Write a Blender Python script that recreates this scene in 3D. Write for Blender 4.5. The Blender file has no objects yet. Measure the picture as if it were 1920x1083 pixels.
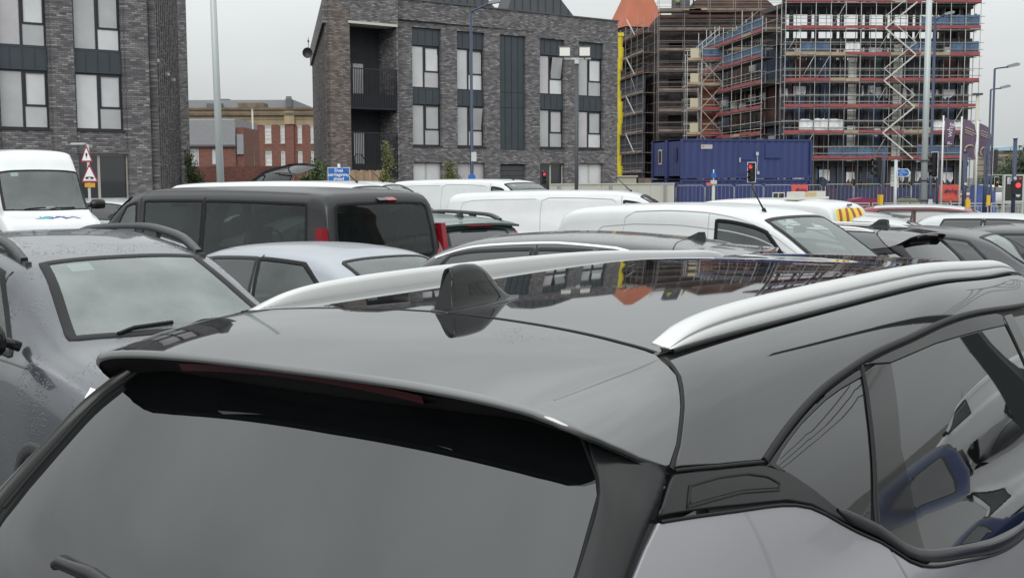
import bpy, math, random
import numpy as np
from mathutils import Vector, Matrix
from mathutils.geometry import delaunay_2d_cdt

# ------------------------------------------------------------------ camera
S = bpy.context.scene
COL = S.collection
FPX, HOR, ROLL, EYE = 2200.0, 334.1, 0.0036, 1.835        # focal length in photo pixels, horizon row, roll, eye height
pitch = math.atan((541.5 - HOR) / FPX)
fwd = Vector((0, math.cos(pitch), -math.sin(pitch)))
up0 = Vector((0, math.sin(pitch), math.cos(pitch)))
rt0 = Vector((1, 0, 0))
rt = rt0 * math.cos(ROLL) - up0 * math.sin(ROLL)
up = up0 * math.cos(ROLL) + rt0 * math.sin(ROLL)
camd = bpy.data.cameras.new('camera')
cam = bpy.data.objects.new('camera', camd)
COL.objects.link(cam)
cam.matrix_world = Matrix(((rt.x, up.x, -fwd.x, 0), (rt.y, up.y, -fwd.y, 0), (rt.z, up.z, -fwd.z, EYE), (0, 0, 0, 1)))
camd.sensor_width = 36
camd.lens = FPX / 1920 * 36
camd.clip_start = 0.05
camd.clip_end = 3000
S.camera = cam

# ------------------------------------------------------------------ overcast daylight
SUN_EL, SUN_ROT = math.radians(30), math.radians(190)
world = bpy.data.worlds.new('World')
S.world = world
world.use_nodes = True
nt = world.node_tree
nt.nodes.clear()
N = nt.nodes.new
out = N('ShaderNodeOutputWorld')
sky = N('ShaderNodeTexSky'); sky.sky_type = 'NISHITA'; sky.sun_disc = False
sky.sun_elevation = SUN_EL; sky.sun_rotation = SUN_ROT
bg1 = N('ShaderNodeBackground'); bg1.inputs[1].default_value = 0.05
hs = N('ShaderNodeHueSaturation'); hs.inputs['Saturation'].default_value = 0.12; hs.inputs['Value'].default_value = 0.2     # what gets through the cloud
nt.links.new(sky.outputs[0], hs.inputs['Color']); nt.links.new(hs.outputs[0], bg1.inputs[0])
# cloud deck: luminance rises from horizon to zenith as under any overcast sky
tc = N('ShaderNodeTexCoord')
sep = N('ShaderNodeSeparateXYZ'); nt.links.new(tc.outputs['Generated'], sep.inputs[0])
mr = N('ShaderNodeMapRange'); mr.inputs[1].default_value = 0; mr.inputs[2].default_value = 1
mr.inputs[3].default_value = 0.51; mr.inputs[4].default_value = 1.95
nt.links.new(sep.outputs[2], mr.inputs[0])
noi = N('ShaderNodeTexNoise'); noi.inputs['Scale'].default_value = 1.9; noi.inputs['Detail'].default_value = 5; noi.inputs['Roughness'].default_value = 0.5
mp = N('ShaderNodeMapping'); mp.inputs['Scale'].default_value = (1, 1, 2.6)
nt.links.new(tc.outputs['Generated'], mp.inputs[0]); nt.links.new(mp.outputs[0], noi.inputs['Vector'])
mr2 = N('ShaderNodeMapRange'); mr2.inputs[1].default_value = 0.3; mr2.inputs[2].default_value = 0.7
mr2.inputs[3].default_value = 0.84; mr2.inputs[4].default_value = 1.12
nt.links.new(noi.outputs['Fac'], mr2.inputs[0])
mul = N('ShaderNodeMath'); mul.operation = 'MULTIPLY'
nt.links.new(mr.outputs[0], mul.inputs[0]); nt.links.new(mr2.outputs[0], mul.inputs[1])
bg2 = N('ShaderNodeBackground'); bg2.inputs[0].default_value = (0.955, 0.998, 1.0, 1)
nt.links.new(mul.outputs[0], bg2.inputs[1])
mix = N('ShaderNodeAddShader')
nt.links.new(bg1.outputs[0], mix.inputs[0]); nt.links.new(bg2.outputs[0], mix.inputs[1])
nt.links.new(mix.outputs[0], out.inputs[0])
sd = bpy.data.lights.new('sun', 'SUN'); sd.energy = 1.2; sd.angle = math.radians(40); sd.color = (1, 0.98, 0.95)
so = bpy.data.objects.new('sun', sd); COL.objects.link(so)
so.rotation_euler = (math.pi / 2 - SUN_EL, 0, math.pi - SUN_ROT)
S.view_settings.view_transform = 'Standard'; S.view_settings.look = 'None'
S.view_settings.exposure = 0.0; S.view_settings.gamma = 1.0; S.view_settings.use_curve_mapping = False
S.cycles.max_bounces = 8; S.cycles.transparent_max_bounces = 12
S.cycles.caustics_reflective = False; S.cycles.caustics_refractive = False

# ------------------------------------------------------------------ helpers
def lin(r, g, b):
    f = lambda c: (c / 255 / 12.92) if c <= 10 else ((c / 255 + 0.055) / 1.055) ** 2.4
    return (f(r), f(g), f(b))

def at(px, d, z=0.0):
    """point at forward distance d seen in photo column px, height z"""
    return ((px - 960) / FPX * d, d, z)

def zat(px, py, d):
    return EYE + (HOR + ROLL * (960 - px) - py) / FPX * d

MATS = {}
def mat(name, col, rough=0.6, metal=0.0, var=0.0, vscale=3.0, bump=0.0, bscale=30.0, ior=1.5, coat=0.0, emit=None, coord='Object', streak=False, wet=0.0, wetm=(0.4, 0.6), wets=55, col2=None, alpha=1.0):
    if name in MATS: return MATS[name]
    m = bpy.data.materials.new(name); MATS[name] = m
    m.use_nodes = True
    t = m.node_tree; b = t.nodes['Principled BSDF']
    b.inputs['Base Color'].default_value = (*col, 1)
    b.inputs['Roughness'].default_value = rough
    b.inputs['Metallic'].default_value = metal
    b.inputs['IOR'].default_value = ior
    b.inputs['Coat Weight'].default_value = coat
    b.inputs['Coat Roughness'].default_value = 0.03
    if emit:
        b.inputs['Emission Color'].default_value = (*emit[:3], 1); b.inputs['Emission Strength'].default_value = emit[3]
    c = t.nodes.new('ShaderNodeTexCoord'); vec = c.outputs[coord]
    if streak:
        mpn = t.nodes.new('ShaderNodeMapping'); mpn.inputs['Scale'].default_value = (1, 1, 0.12)
        t.links.new(vec, mpn.inputs[0]); vec = mpn.outputs[0]
    if var or col2:
        n = t.nodes.new('ShaderNodeTexNoise'); n.inputs['Scale'].default_value = vscale; n.inputs['Detail'].default_value = 6; n.inputs['Roughness'].default_value = 0.62
        t.links.new(vec, n.inputs['Vector'])
        r = t.nodes.new('ShaderNodeValToRGB')
        r.color_ramp.elements[0].position = 0.32; r.color_ramp.elements[1].position = 0.68
        if col2:
            r.color_ramp.elements[0].color = (*col, 1); r.color_ramp.elements[1].color = (*col2, 1)
        else:
            r.color_ramp.elements[0].color = (*[x * (1 - var) for x in col], 1); r.color_ramp.elements[1].color = (*[min(1, x * (1 + var)) for x in col], 1)
        t.links.new(n.outputs['Fac'], r.inputs[0]); t.links.new(r.outputs[0], b.inputs['Base Color'])
    bn = None
    if bump:
        n2 = t.nodes.new('ShaderNodeTexNoise'); n2.inputs['Scale'].default_value = bscale; n2.inputs['Detail'].default_value = 4
        t.links.new(c.outputs[coord], n2.inputs['Vector'])
        bn = t.nodes.new('ShaderNodeBump'); bn.inputs['Strength'].default_value = bump; bn.inputs['Distance'].default_value = 0.01
        t.links.new(n2.outputs['Fac'], bn.inputs['Height']); t.links.new(bn.outputs[0], b.inputs['Normal'])
    if wet:      # rain beads standing on the lacquer
        v = t.nodes.new('ShaderNodeTexVoronoi'); v.inputs['Scale'].default_value = wets; v.inputs['Randomness'].default_value = 1
        t.links.new(c.outputs['Object'], v.inputs['Vector'])
        msk = t.nodes.new('ShaderNodeTexNoise'); msk.inputs['Scale'].default_value = 5; msk.inputs['Detail'].default_value = 4
        t.links.new(c.outputs['Object'], msk.inputs['Vector'])
        ad = t.nodes.new('ShaderNodeMapRange'); ad.inputs[1].default_value = wetm[0]; ad.inputs[2].default_value = wetm[1]; ad.inputs[3].default_value = 0.1 if wetm[0] < .5 else 0.0; ad.inputs[4].default_value = 0.42
        t.links.new(msk.outputs['Fac'], ad.inputs[0])
        sb = t.nodes.new('ShaderNodeMath'); sb.operation = 'SUBTRACT'; sb.use_clamp = True
        t.links.new(ad.outputs[0], sb.inputs[0]); t.links.new(v.outputs['Distance'], sb.inputs[1])
        bp = t.nodes.new('ShaderNodeBump'); bp.inputs['Strength'].default_value = wet; bp.inputs['Distance'].default_value = 0.012
        t.links.new(sb.outputs[0], bp.inputs['Height'])
        t.links.new(bp.outputs[0], b.inputs['Normal']); t.links.new(bp.outputs[0], b.inputs['Coat Normal'])
    return m

def clear_glass(name='clear_glass', tint=(0.74, 0.84, 0.81), haze=0.10, ior=1.65):
    if name in MATS: return MATS[name]
    m = bpy.data.materials.new(name); MATS[name] = m
    m.use_nodes = True; t = m.node_tree; t.nodes.clear()
    o = t.nodes.new('ShaderNodeOutputMaterial')
    tr = t.nodes.new('ShaderNodeBsdfTransparent'); tr.inputs[0].default_value = (*tint, 1)
    df = t.nodes.new('ShaderNodeBsdfDiffuse'); df.inputs[0].default_value = (0.5, 0.56, 0.55, 1)
    mx0 = t.nodes.new('ShaderNodeMixShader')
    n = t.nodes.new('ShaderNodeTexNoise'); n.inputs['Scale'].default_value = 2.5; n.inputs['Detail'].default_value = 5
    tcn = t.nodes.new('ShaderNodeTexCoord'); t.links.new(tcn.outputs['Object'], n.inputs['Vector'])
    r = t.nodes.new('ShaderNodeMapRange'); r.inputs[1].default_value = 0.3; r.inputs[2].default_value = 0.7
    r.inputs[3].default_value = haze * 0.6; r.inputs[4].default_value = haze * 1.4
    t.links.new(n.outputs['Fac'], r.inputs[0]); t.links.new(r.outputs[0], mx0.inputs[0])
    t.links.new(tr.outputs[0], mx0.inputs[1]); t.links.new(df.outputs[0], mx0.inputs[2])
    gl = t.nodes.new('ShaderNodeBsdfGlossy'); gl.inputs['Roughness'].default_value = 0.02; gl.inputs[0].default_value = (0.95, 1, 0.99, 1)
    fr = t.nodes.new('ShaderNodeFresnel'); fr.inputs[0].default_value = ior
    mx = t.nodes.new('ShaderNodeMixShader')
    t.links.new(fr.outputs[0], mx.inputs[0]); t.links.new(mx0.outputs[0], mx.inputs[1]); t.links.new(gl.outputs[0], mx.inputs[2])
    t.links.new(mx.outputs[0], o.inputs[0])
    return m

def link(name, mesh, parent=None, m=None):
    o = bpy.data.objects.new(name, mesh); COL.objects.link(o)
    if m is not None and len(mesh.materials) == 0: mesh.materials.append(m)
    if parent is not None: o.parent = parent
    return o

def tag(o, label=None, cat=None, group=None, kind=None):
    if label: o['label'] = label
    if cat: o['category'] = cat
    if group: o['group'] = group
    if kind: o['kind'] = kind
    return o

def thing(name, label, cat, loc=(0, 0, 0), rz=0.0, group=None):
    o = bpy.data.objects.new(name, None); COL.objects.link(o)
    o.empty_display_size = 0.3
    o.location = loc; o.rotation_euler = (0, 0, rz)
    return tag(o, label, cat, group)

def kids(o): return [c for c in bpy.data.objects if c.parent == o]
def copy_tree(o, parent=None, tree=None):
    if tree is None:
        tree = {}
        for c in bpy.data.objects:
            if c.parent: tree.setdefault(c.parent.name, []).append(c)
    c = o.copy(); COL.objects.link(c); c.parent = parent
    for ch in tree.get(o.name, []): copy_tree(ch, c, tree)
    return c

class MB:
    """collects boxes, bars, tubes and quads and builds them as one mesh"""
    def __init__(s): s.v = []; s.f = []; s.sm = []
    def add(s, vs, fs, smooth=False):
        k = len(s.v); s.v += [tuple(v) for v in vs]; s.f += [tuple(i + k for i in f) for f in fs]; s.sm += [smooth] * len(fs)
        return s
    def quad(s, a, b, c, d): return s.add([a, b, c, d], [(0, 1, 2, 3)])
    def box(s, x0, x1, y0, y1, z0, z1, M=None):
        vs = [Vector((x, y, z)) for x in (x0, x1) for y in (y0, y1) for z in (z0, z1)]
        if M is not None: vs = [M @ v for v in vs]
        return s.add(vs, [(0, 1, 3, 2), (4, 6, 7, 5), (0, 4, 5, 1), (2, 3, 7, 6), (0, 2, 6, 4), (1, 5, 7, 3)])
    def bar(s, p, q, w, h=None, upv=(0, 0, 1)):
        h = w if h is None else h
        p = Vector(p); q = Vector(q); d = (q - p)
        if d.length < 1e-6: return s
        d.normalize(); u = Vector(upv)
        if abs(d.dot(u)) > 0.98: u = Vector((0, 1, 0))
        r = d.cross(u).normalized(); u = r.cross(d)
        vs = [e + r * a * w / 2 + u * b * h / 2 for e in (p, q) for a, b in ((-1, -1), (1, -1), (1, 1), (-1, 1))]
        return s.add(vs, [(0, 3, 2, 1), (4, 5, 6, 7), (0, 1, 5, 4), (1, 2, 6, 5), (2, 3, 7, 6), (3, 0, 4, 7)])
    def tube(s, pts, r, n=8, cap=True):
        pts = [Vector(p) for p in pts]; rs = r if isinstance(r, (list, tuple)) else [r] * len(pts)
        k = len(s.v); ref = None
        for i, p in enumerate(pts):
            d = (pts[min(i + 1, len(pts) - 1)] - pts[max(i - 1, 0)]).normalized()
            if ref is None or abs(d.dot(ref)) > 0.95: ref = Vector((0, 0, 1)) if abs(d.z) < 0.9 else Vector((1, 0, 0))
            a = d.cross(ref).normalized(); b = d.cross(a)
            ref = -b.cross(Vector((0, 0, 0))) if False else ref
            for j in range(n):
                t = 2 * math.pi * j / n
                s.v.append(tuple(p + a * math.cos(t) * rs[i] + b * math.sin(t) * rs[i]))
        for i in range(len(pts) - 1):
            for j in range(n):
                j2 = (j + 1) % n
                s.f.append((k + i * n + j, k + i * n + j2, k + (i + 1) * n + j2, k + (i + 1) * n + j)); s.sm.append(True)
        if cap:
            s.f.append(tuple(k + j for j in range(n))[::-1]); s.sm.append(False)
            s.f.append(tuple(k + (len(pts) - 1) * n + j for j in range(n))); s.sm.append(False)
        return s
    def prism(s, poly, y0, y1, axis='y'):
        """extrude polygon of (x,z) along y (or (x,y) along z)"""
        n = len(poly)
        mk = (lambda p, t: (p[0], t, p[1])) if axis == 'y' else ((lambda p, t: (p[0], p[1], t)) if axis == 'z' else (lambda p, t: (t, p[0], p[1])))
        vs = [mk(p, y0) for p in poly] + [mk(p, y1) for p in poly]
        return s.add(vs, [tuple(range(n)), tuple(range(n, 2 * n))[::-1]] + [(i, i + n, (i + 1) % n + n, (i + 1) % n) for i in range(n)])
    def mesh(s, name, m=None):
        me = bpy.data.meshes.new(name); me.from_pydata(s.v, [], s.f)
        me.polygons.foreach_set('use_smooth', s.sm); me.update()
        if m is not None: me.materials.append(m)
        return me
    def build(s, name, m, parent=None): return link(name, s.mesh(name, m), parent)

def text_mesh(txt, size, m, depth=0.004, align='CENTER', space=1.0, bold=0.0):
    cu = bpy.data.curves.new('lettering', 'FONT'); cu.body = txt; cu.size = size; cu.align_x = align; cu.align_y = 'CENTER'
    cu.extrude = depth; cu.space_line = space; cu.offset = bold; cu.resolution_u = 2
    o = bpy.data.objects.new('tmp', cu)
    COL.objects.link(o); dg = bpy.context.evaluated_depsgraph_get(); dg.update()
    me = bpy.data.meshes.new_from_object(o.evaluated_get(dg)); me.materials.clear(); me.materials.append(m)
    bpy.data.objects.remove(o); bpy.data.curves.remove(cu)
    return me

def text(name, txt, size, m, parent, loc, rot, **k):
    o = link(name, text_mesh(txt, size, m, **k), parent); o.location = loc; o.rotation_euler = rot
    return o

# natural cubic spline, and surfaces built from it
def nspline(xs, ys):
    xs = np.array(xs, float); ys = np.array(ys, float)
    if ys.ndim == 1: ys = ys[:, None]
    n = len(xs); h = np.diff(xs); A = np.zeros((n, n)); r = np.zeros((n, ys.shape[1])); A[0, 0] = A[-1, -1] = 1
    for i in range(1, n - 1):
        A[i, i - 1] = h[i - 1]; A[i, i] = 2 * (h[i - 1] + h[i]); A[i, i + 1] = h[i]
        r[i] = 6 * ((ys[i + 1] - ys[i]) / h[i] - (ys[i] - ys[i - 1]) / h[i - 1])
    M = np.linalg.solve(A, r)
    def f(x):
        x = np.clip(np.atleast_1d(np.asarray(x, float)), xs[0], xs[-1]); i = np.clip(np.searchsorted(xs, x) - 1, 0, n - 2)
        t = (x - xs[i])[:, None]; u = (xs[i + 1] - x)[:, None]; hh = h[i][:, None]
        return M[i] * u**3 / (6 * hh) + M[i + 1] * t**3 / (6 * hh) + (ys[i] / hh - M[i] * hh / 6) * u + (ys[i + 1] / hh - M[i + 1] * hh / 6) * t
    return f

def pchip(xs, ys):
    """monotone (overshoot free) interpolation"""
    xs = np.array(xs, float); ys = np.array(ys, float); h = np.diff(xs); d = np.diff(ys) / h; n = len(xs)
    m = np.zeros(n); m[0] = d[0]; m[-1] = d[-1]
    for i in range(1, n - 1):
        m[i] = 0 if d[i - 1] * d[i] <= 0 else 3 * (h[i - 1] + h[i]) / ((2 * h[i] + h[i - 1]) / d[i - 1] + (h[i] + 2 * h[i - 1]) / d[i])
    def f(x):
        x = np.clip(np.atleast_1d(np.asarray(x, float)), xs[0], xs[-1]); i = np.clip(np.searchsorted(xs, x) - 1, 0, n - 2)
        t = (x - xs[i]) / h[i]
        return ((1 + 2 * t) * (1 - t)**2 * ys[i] + t * (1 - t)**2 * h[i] * m[i] + t * t * (3 - 2 * t) * ys[i + 1] + t * t * (t - 1) * h[i] * m[i + 1])[:, None]
    return f

def dense(poly, step, closed=True):
    o = []; n = len(poly)
    for i in range(n if closed else n - 1):
        a = np.array(poly[i], float); b = np.array(poly[(i + 1) % n], float); k = max(1, int(np.ceil(np.linalg.norm(b - a) / step)))
        o += [tuple(a + (b - a) * j / k) for j in range(k)]
    if not closed: o.append(tuple(poly[-1]))
    return o

def curve2(pts, n):
    """smooth curve through 2D points"""
    p = np.array(pts, float); t = np.concatenate([[0], np.cumsum(np.linalg.norm(np.diff(p, axis=0), axis=1))])
    return [tuple(q) for q in nspline(t, p)(np.linspace(0, t[-1], n))]

def inpoly(P, poly):
    P = np.atleast_2d(P); x, y = P[:, 0], P[:, 1]; r = np.zeros(len(P), bool); q = np.array(poly); j = len(q) - 1
    for i in range(len(q)):
        xi, yi = q[i]; xj, yj = q[j]
        c = ((yi > y) != (yj > y)) & (x < (xj - xi) * (y - yi) / ((yj - yi) if yj != yi else 1e-12) + xi); r ^= c; j = i
    return r

def area2(p):
    p = np.array(p); return 0.5 * float(np.sum(p[:, 0] * np.roll(p[:, 1], -1) - np.roll(p[:, 0], -1) * p[:, 1]))

def inset(poly, d):
    p = np.array(poly, float)
    if area2(p) < 0: p = p[::-1]
    e = np.roll(p, -1, 0) - p; e /= np.maximum(np.linalg.norm(e, axis=1), 1e-9)[:, None]
    nrm = np.stack([-e[:, 1], e[:, 0]], 1); pn = np.roll(nrm, 1, 0)
    b = nrm + pn; b /= np.maximum((b * b).sum(1) / 2, 0.35)[:, None]
    return p + b * d

def tri2(poly, step, holes=(), sc=(1, 1)):
    """triangulate the inside of a 2D polygon with evenly spread interior points; sc = metres per unit"""
    sc = np.array(sc, float); P = np.array(poly, float) * sc; H = [np.array(h, float) * sc for h in holes]
    lo, hi = P.min(0), P.max(0)
    gx = np.arange(lo[0] + step / 2, hi[0], step); gy = np.arange(lo[1] + step / 2, hi[1], step)
    g = np.stack(np.meshgrid(gx, gy), -1).reshape(-1, 2) if len(gx) and len(gy) else np.zeros((0, 2))
    if len(g):
        g = g[inpoly(g, P)]
        for h in H: g = g[~inpoly(g, h)]
        for q in [P] + H:
            a = q; b = np.roll(q, -1, 0); ab = b - a; L = np.maximum((ab * ab).sum(1), 1e-12); keep = np.ones(len(g), bool)
            for k in range(0, len(g), 4000):
                gg = g[k:k + 4000]; t = np.clip(((gg[:, None] - a[None]) * ab[None]).sum(2) / L[None], 0, 1)
                keep[k:k + 4000] = (np.linalg.norm(gg[:, None] - (a[None] + t[..., None] * ab[None]), axis=2).min(1) > step * 0.45)
            g = g[keep]
    V = [Vector(p) for p in P]; E = [(i, (i + 1) % len(P)) for i in range(len(P))]
    for h in H:
        k = len(V); V += [Vector(p) for p in h]; E += [(k + i, k + (i + 1) % len(h)) for i in range(len(h))]
    nb = len(V); V += [Vector(p) for p in g]
    ov, _, of, *_ = delaunay_2d_cdt(V, E, [], 0, 1e-6)
    ov = np.array([tuple(v) for v in ov]); of = [f for f in of]
    c = np.array([ov[list(f)].mean(0) for f in of]); ok = inpoly(c, P)
    for h in H: ok &= ~inpoly(c, h)
    fs = [tuple(f) for f, k in zip(of, ok) if k]
    fs = [f if area2(ov[list(f)]) > 0 else f[::-1] for f in fs]
    return ov / sc, fs

def snormal(Sf, u, v, e=2e-3):
    a = Sf(u + e, v) - Sf(u - e, v); b = Sf(u, v + e) - Sf(u, v - e); n = np.cross(a, b)
    return n / np.maximum(np.linalg.norm(n, axis=1), 1e-12)[:, None]

def mk_mesh(name, V, F, NR, m):
    me = bpy.data.meshes.new(name); me.from_pydata([tuple(v) for v in V], [], F); me.update()
    me.polygons.foreach_set('use_smooth', [True] * len(F))
    if NR is not None: me.normals_split_custom_set_from_vertices([tuple(n) for n in NR])
    if m is not None: me.materials.append(m)
    return me

def panel(name, Sf, poly, m, parent, off=0.0, thick=0.006, gap=0.0, step=0.05, sc=(1, 1.75), holes=(), flip=1, label=None, bev=0.0015):
    """sheet panel lying on surface Sf(u,v) inside a (u,v) outline, with rolled-down edges"""
    sc = np.array(sc, float)
    p = np.array(dense([tuple(np.array(q) * sc) for q in poly], step))
    if gap: p = inset(p, gap)
    elif area2(p) < 0: p = p[::-1]
    pin = inset(p, bev) / sc; p = p / sc
    u, F = tri2(pin, step, holes, sc)
    base = Sf(u[:, 0], u[:, 1]); nr = snormal(Sf, u[:, 0], u[:, 1]) * flip
    V = base + nr * off; n0 = len(V); nb = len(pin)
    b = Sf(p[:, 0], p[:, 1]); bn = snormal(Sf, p[:, 0], p[:, 1]) * flip
    t = np.roll(b, -1, 0) - np.roll(b, 1, 0); t /= np.maximum(np.linalg.norm(t, axis=1), 1e-9)[:, None]
    on = np.cross(t, bn) * flip
    V = np.concatenate([V, b + bn * (off - bev), b + bn * (off - thick)]); nn = bn + on
    NR = np.concatenate([nr, nn / np.linalg.norm(nn, axis=1)[:, None], on])
    F = list(F)
    # boundary vertices keep their index in the triangulation output
    idx = {}
    uu = np.round(u * sc, 5)
    tree = {tuple(q): i for i, q in enumerate(uu)}
    ii = [tree.get(tuple(np.round(q * sc, 5)), None) for q in pin]
    for i in range(nb):
        j = (i + 1) % nb; a, c = ii[i], ii[j]
        if a is not None and c is not None: F.append((a, n0 + i, n0 + j, c))
        F.append((n0 + i, n0 + nb + i, n0 + nb + j, n0 + j))
    if flip < 0: F = [f[::-1] for f in F]
    o = link(name, mk_mesh(name, V, F, NR, m), parent)
    if label: o['label'] = label
    return o

def ribbon(name, Sf, pts, width, height, m, parent, sc=(1, 1.75), flip=1, base=0.0, taper=0.0, closed=False):
    """half-round strip (rubber, trim or joint) following a (u,v) polyline on a surface"""
    sc = np.array(sc, float); p = np.array(dense([tuple(np.array(q) * sc) for q in pts], 0.03, closed)) / sc
    b = Sf(p[:, 0], p[:, 1]); nr = snormal(Sf, p[:, 0], p[:, 1]) * flip
    if closed: t = np.roll(b, -1, 0) - np.roll(b, 1, 0)
    else: t = np.gradient(b, axis=0)
    t /= np.maximum(np.linalg.norm(t, axis=1), 1e-9)[:, None]
    s = np.cross(t, nr); K = [(-.5, -.002 / max(height, 1e-4)), (-.42, .62), (-.2, 1), (.2, 1), (.42, .62), (.5, -.002 / max(height, 1e-4))]
    tp = np.ones((len(b), 1))
    if taper:
        dl = np.concatenate([[0], np.cumsum(np.linalg.norm(np.diff(b, axis=0), axis=1))]); q = np.clip(np.minimum(dl, dl[-1] - dl) / taper, 0.02, 1); tp = np.sqrt(1 - (1 - q)**2)[:, None]
    V = np.concatenate([b + s * (a * width) * tp + nr * (base + c * height * tp) for a, c in K]); L = len(b)
    R = L if closed else L - 1
    F = [(k * L + i, (k + 1) * L + i, (k + 1) * L + (i + 1) % L, k * L + (i + 1) % L) for k in range(len(K) - 1) for i in range(R)]
    me = bpy.data.meshes.new(name); me.from_pydata([tuple(v) for v in V], [], F); me.update()
    me.polygons.foreach_set('use_smooth', [True] * len(F)); me.materials.append(m)
    return link(name, me, parent)
# ------------------------------------------------------------------ materials of vehicles
black_gloss = mat('black_lacquer', (0.006, 0.0065, 0.007), 0.05, ior=1.46)
roof_gloss = mat('wet_black_roof', (0.012, 0.013, 0.014), 0.03, ior=2.6, coat=0.0, wet=.22, wetm=(.58, .72), wets=150)
satin_black = mat('satin_black_plastic', (0.009, 0.0095, 0.010), 0.20, ior=1.42, var=0.1)
cant_gloss = mat('side_black_lacquer', (0.006, 0.0065, 0.007), 0.03, ior=2.1)
rubber = mat('rubber', (0.004, 0.004, 0.005), 0.5, ior=1.35)
grain_black = mat('grained_plastic', (0.03, 0.032, 0.034), 0.5, bump=0.15, bscale=400)
bronze_grey = mat('pearl_grey_paint', (0.25, 0.245, 0.262), 0.34, metal=0.25, var=0.03, vscale=2, coat=0.8)
gap_dark = mat('panel_gap', (0.004, 0.004, 0.004), 0.7)
privacy = mat('privacy_glass', (0.006, 0.007, 0.008), 0.015, ior=2.0)
rear_glass = mat('tinted_rear_glass', (0.003, 0.0035, 0.004), 0.02, ior=1.80)
silver_rail = mat('silver_rail', (0.62, 0.625, 0.62), 0.38, metal=0.55, var=0.02, vscale=8)
lamp_red = mat('red_lamp', (0.22, 0.008, 0.016), 0.15, coat=.15)
lamp_dark = mat('dark_red_lamp', (0.045, 0.003, 0.006), 0.08, coat=1)
lamp_white = mat('clear_lamp', (0.75, 0.76, 0.78), 0.08, metal=0.3, coat=1)
tyre_m = mat('tyre', (0.012, 0.012, 0.012), 0.85, bump=0.2, bscale=60)
alloy = mat('alloy_wheel', (0.32, 0.33, 0.34), 0.3, metal=0.8)
chrome = mat('chrome_trim', (0.75, 0.76, 0.77), 0.12, metal=1)
seat_m = mat('seat_cloth', (0.02, 0.021, 0.024), 0.85, var=0.2)
dash_m = mat('dashboard', (0.03, 0.03, 0.032), 0.6)
sticker = mat('paper_sticker', (0.75, 0.78, 0.76), 0.6)

# ------------------------------------------------------------------ the near car: body skin B(x, a), tail surface T(y, z)
KY = [0, .16, .32, .45, .535, .615, .672, .715, .765, .812, .845, .885, .915, .92, .905, .86]
KZ = [1, .998, .989, .973, .953, .910, .82, .67, .45, .19, 0]
LZ = [1.02, .88, .65, .42, .24]
h_prof = nspline([-.2, .10, .25, .45, .70, 1.2, 1.9, 2.4, 2.85, 3.15, 3.5, 3.85, 4.2, 4.5, 4.62], [1.38, 1.475, 1.502, 1.533, 1.552, 1.564, 1.572, 1.563, 1.536, 1.500, 1.28, 1.07, 1.0, .90, .80])
h_belt = nspline([-.2, .10, .6, 1.0, 2.5, 3.6, 4.2, 4.62], [1.11, 1.11, 1.10, 1.09, 1.03, 1.0, .92, .74])
h_wf = nspline([-.2, .10, .25, .5, .8, 1.2, 2.5, 3.6, 4.2, 4.62], [.85, .905, .925, .955, .98, 1, 1, .98, .93, .72])
_a = np.concatenate([[0], np.cumsum(np.hypot(np.diff(KY), np.diff([k * .47 for k in KZ] + [z - 1.10 for z in LZ])))])
AK = _a / _a[-1]; HBAS = nspline(AK, np.eye(len(AK)))
ASC = float(_a[-1])
HX = nspline([-1, 0, 1, 1.8, 2.4, 2.8, 3.2, 3.9, 4.62], [-1, 0, 1, 1.8, 2.44, 2.98, 3.56, 4.28, 4.85])
def HB(x, a):
    x = np.atleast_1d(np.asarray(x, float)); a = np.atleast_1d(np.asarray(a, float))
    zc = h_prof(x)[:, 0]; zb = h_belt(x)[:, 0]; w = h_wf(x)[:, 0]; bas = HBAS(np.abs(a))
    Z = np.concatenate([zb[:, None] + (zc - zb)[:, None] * np.array(KZ)[None], np.minimum(np.array(LZ)[None], zb[:, None] - .08)], 1)
    x = HX(x)[:, 0]
    return np.stack([x + 0 * a, (bas * np.array(KY)[None]).sum(1) * w * np.sign(a + 1e-12), (bas * Z).sum(1)], 1)
TX = nspline([.3, .5, .8, .95, 1.05, 1.12, 1.25, 1.364, 1.5], [-.13, -.17, -.14, -.11, -.07, -.02, .117, .247, .40])
def HT(y, z):
    y = np.atleast_1d(np.asarray(y, float)); z = np.atleast_1d(np.asarray(z, float))
    return np.stack([TX(z)[:, 0] + .060 * (y / .68)**2 + .020 * (y / .68)**6 - .006, y, z + 0 * y], -1)

def mir(p): return [(x, -a) for x, a in p]

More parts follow.
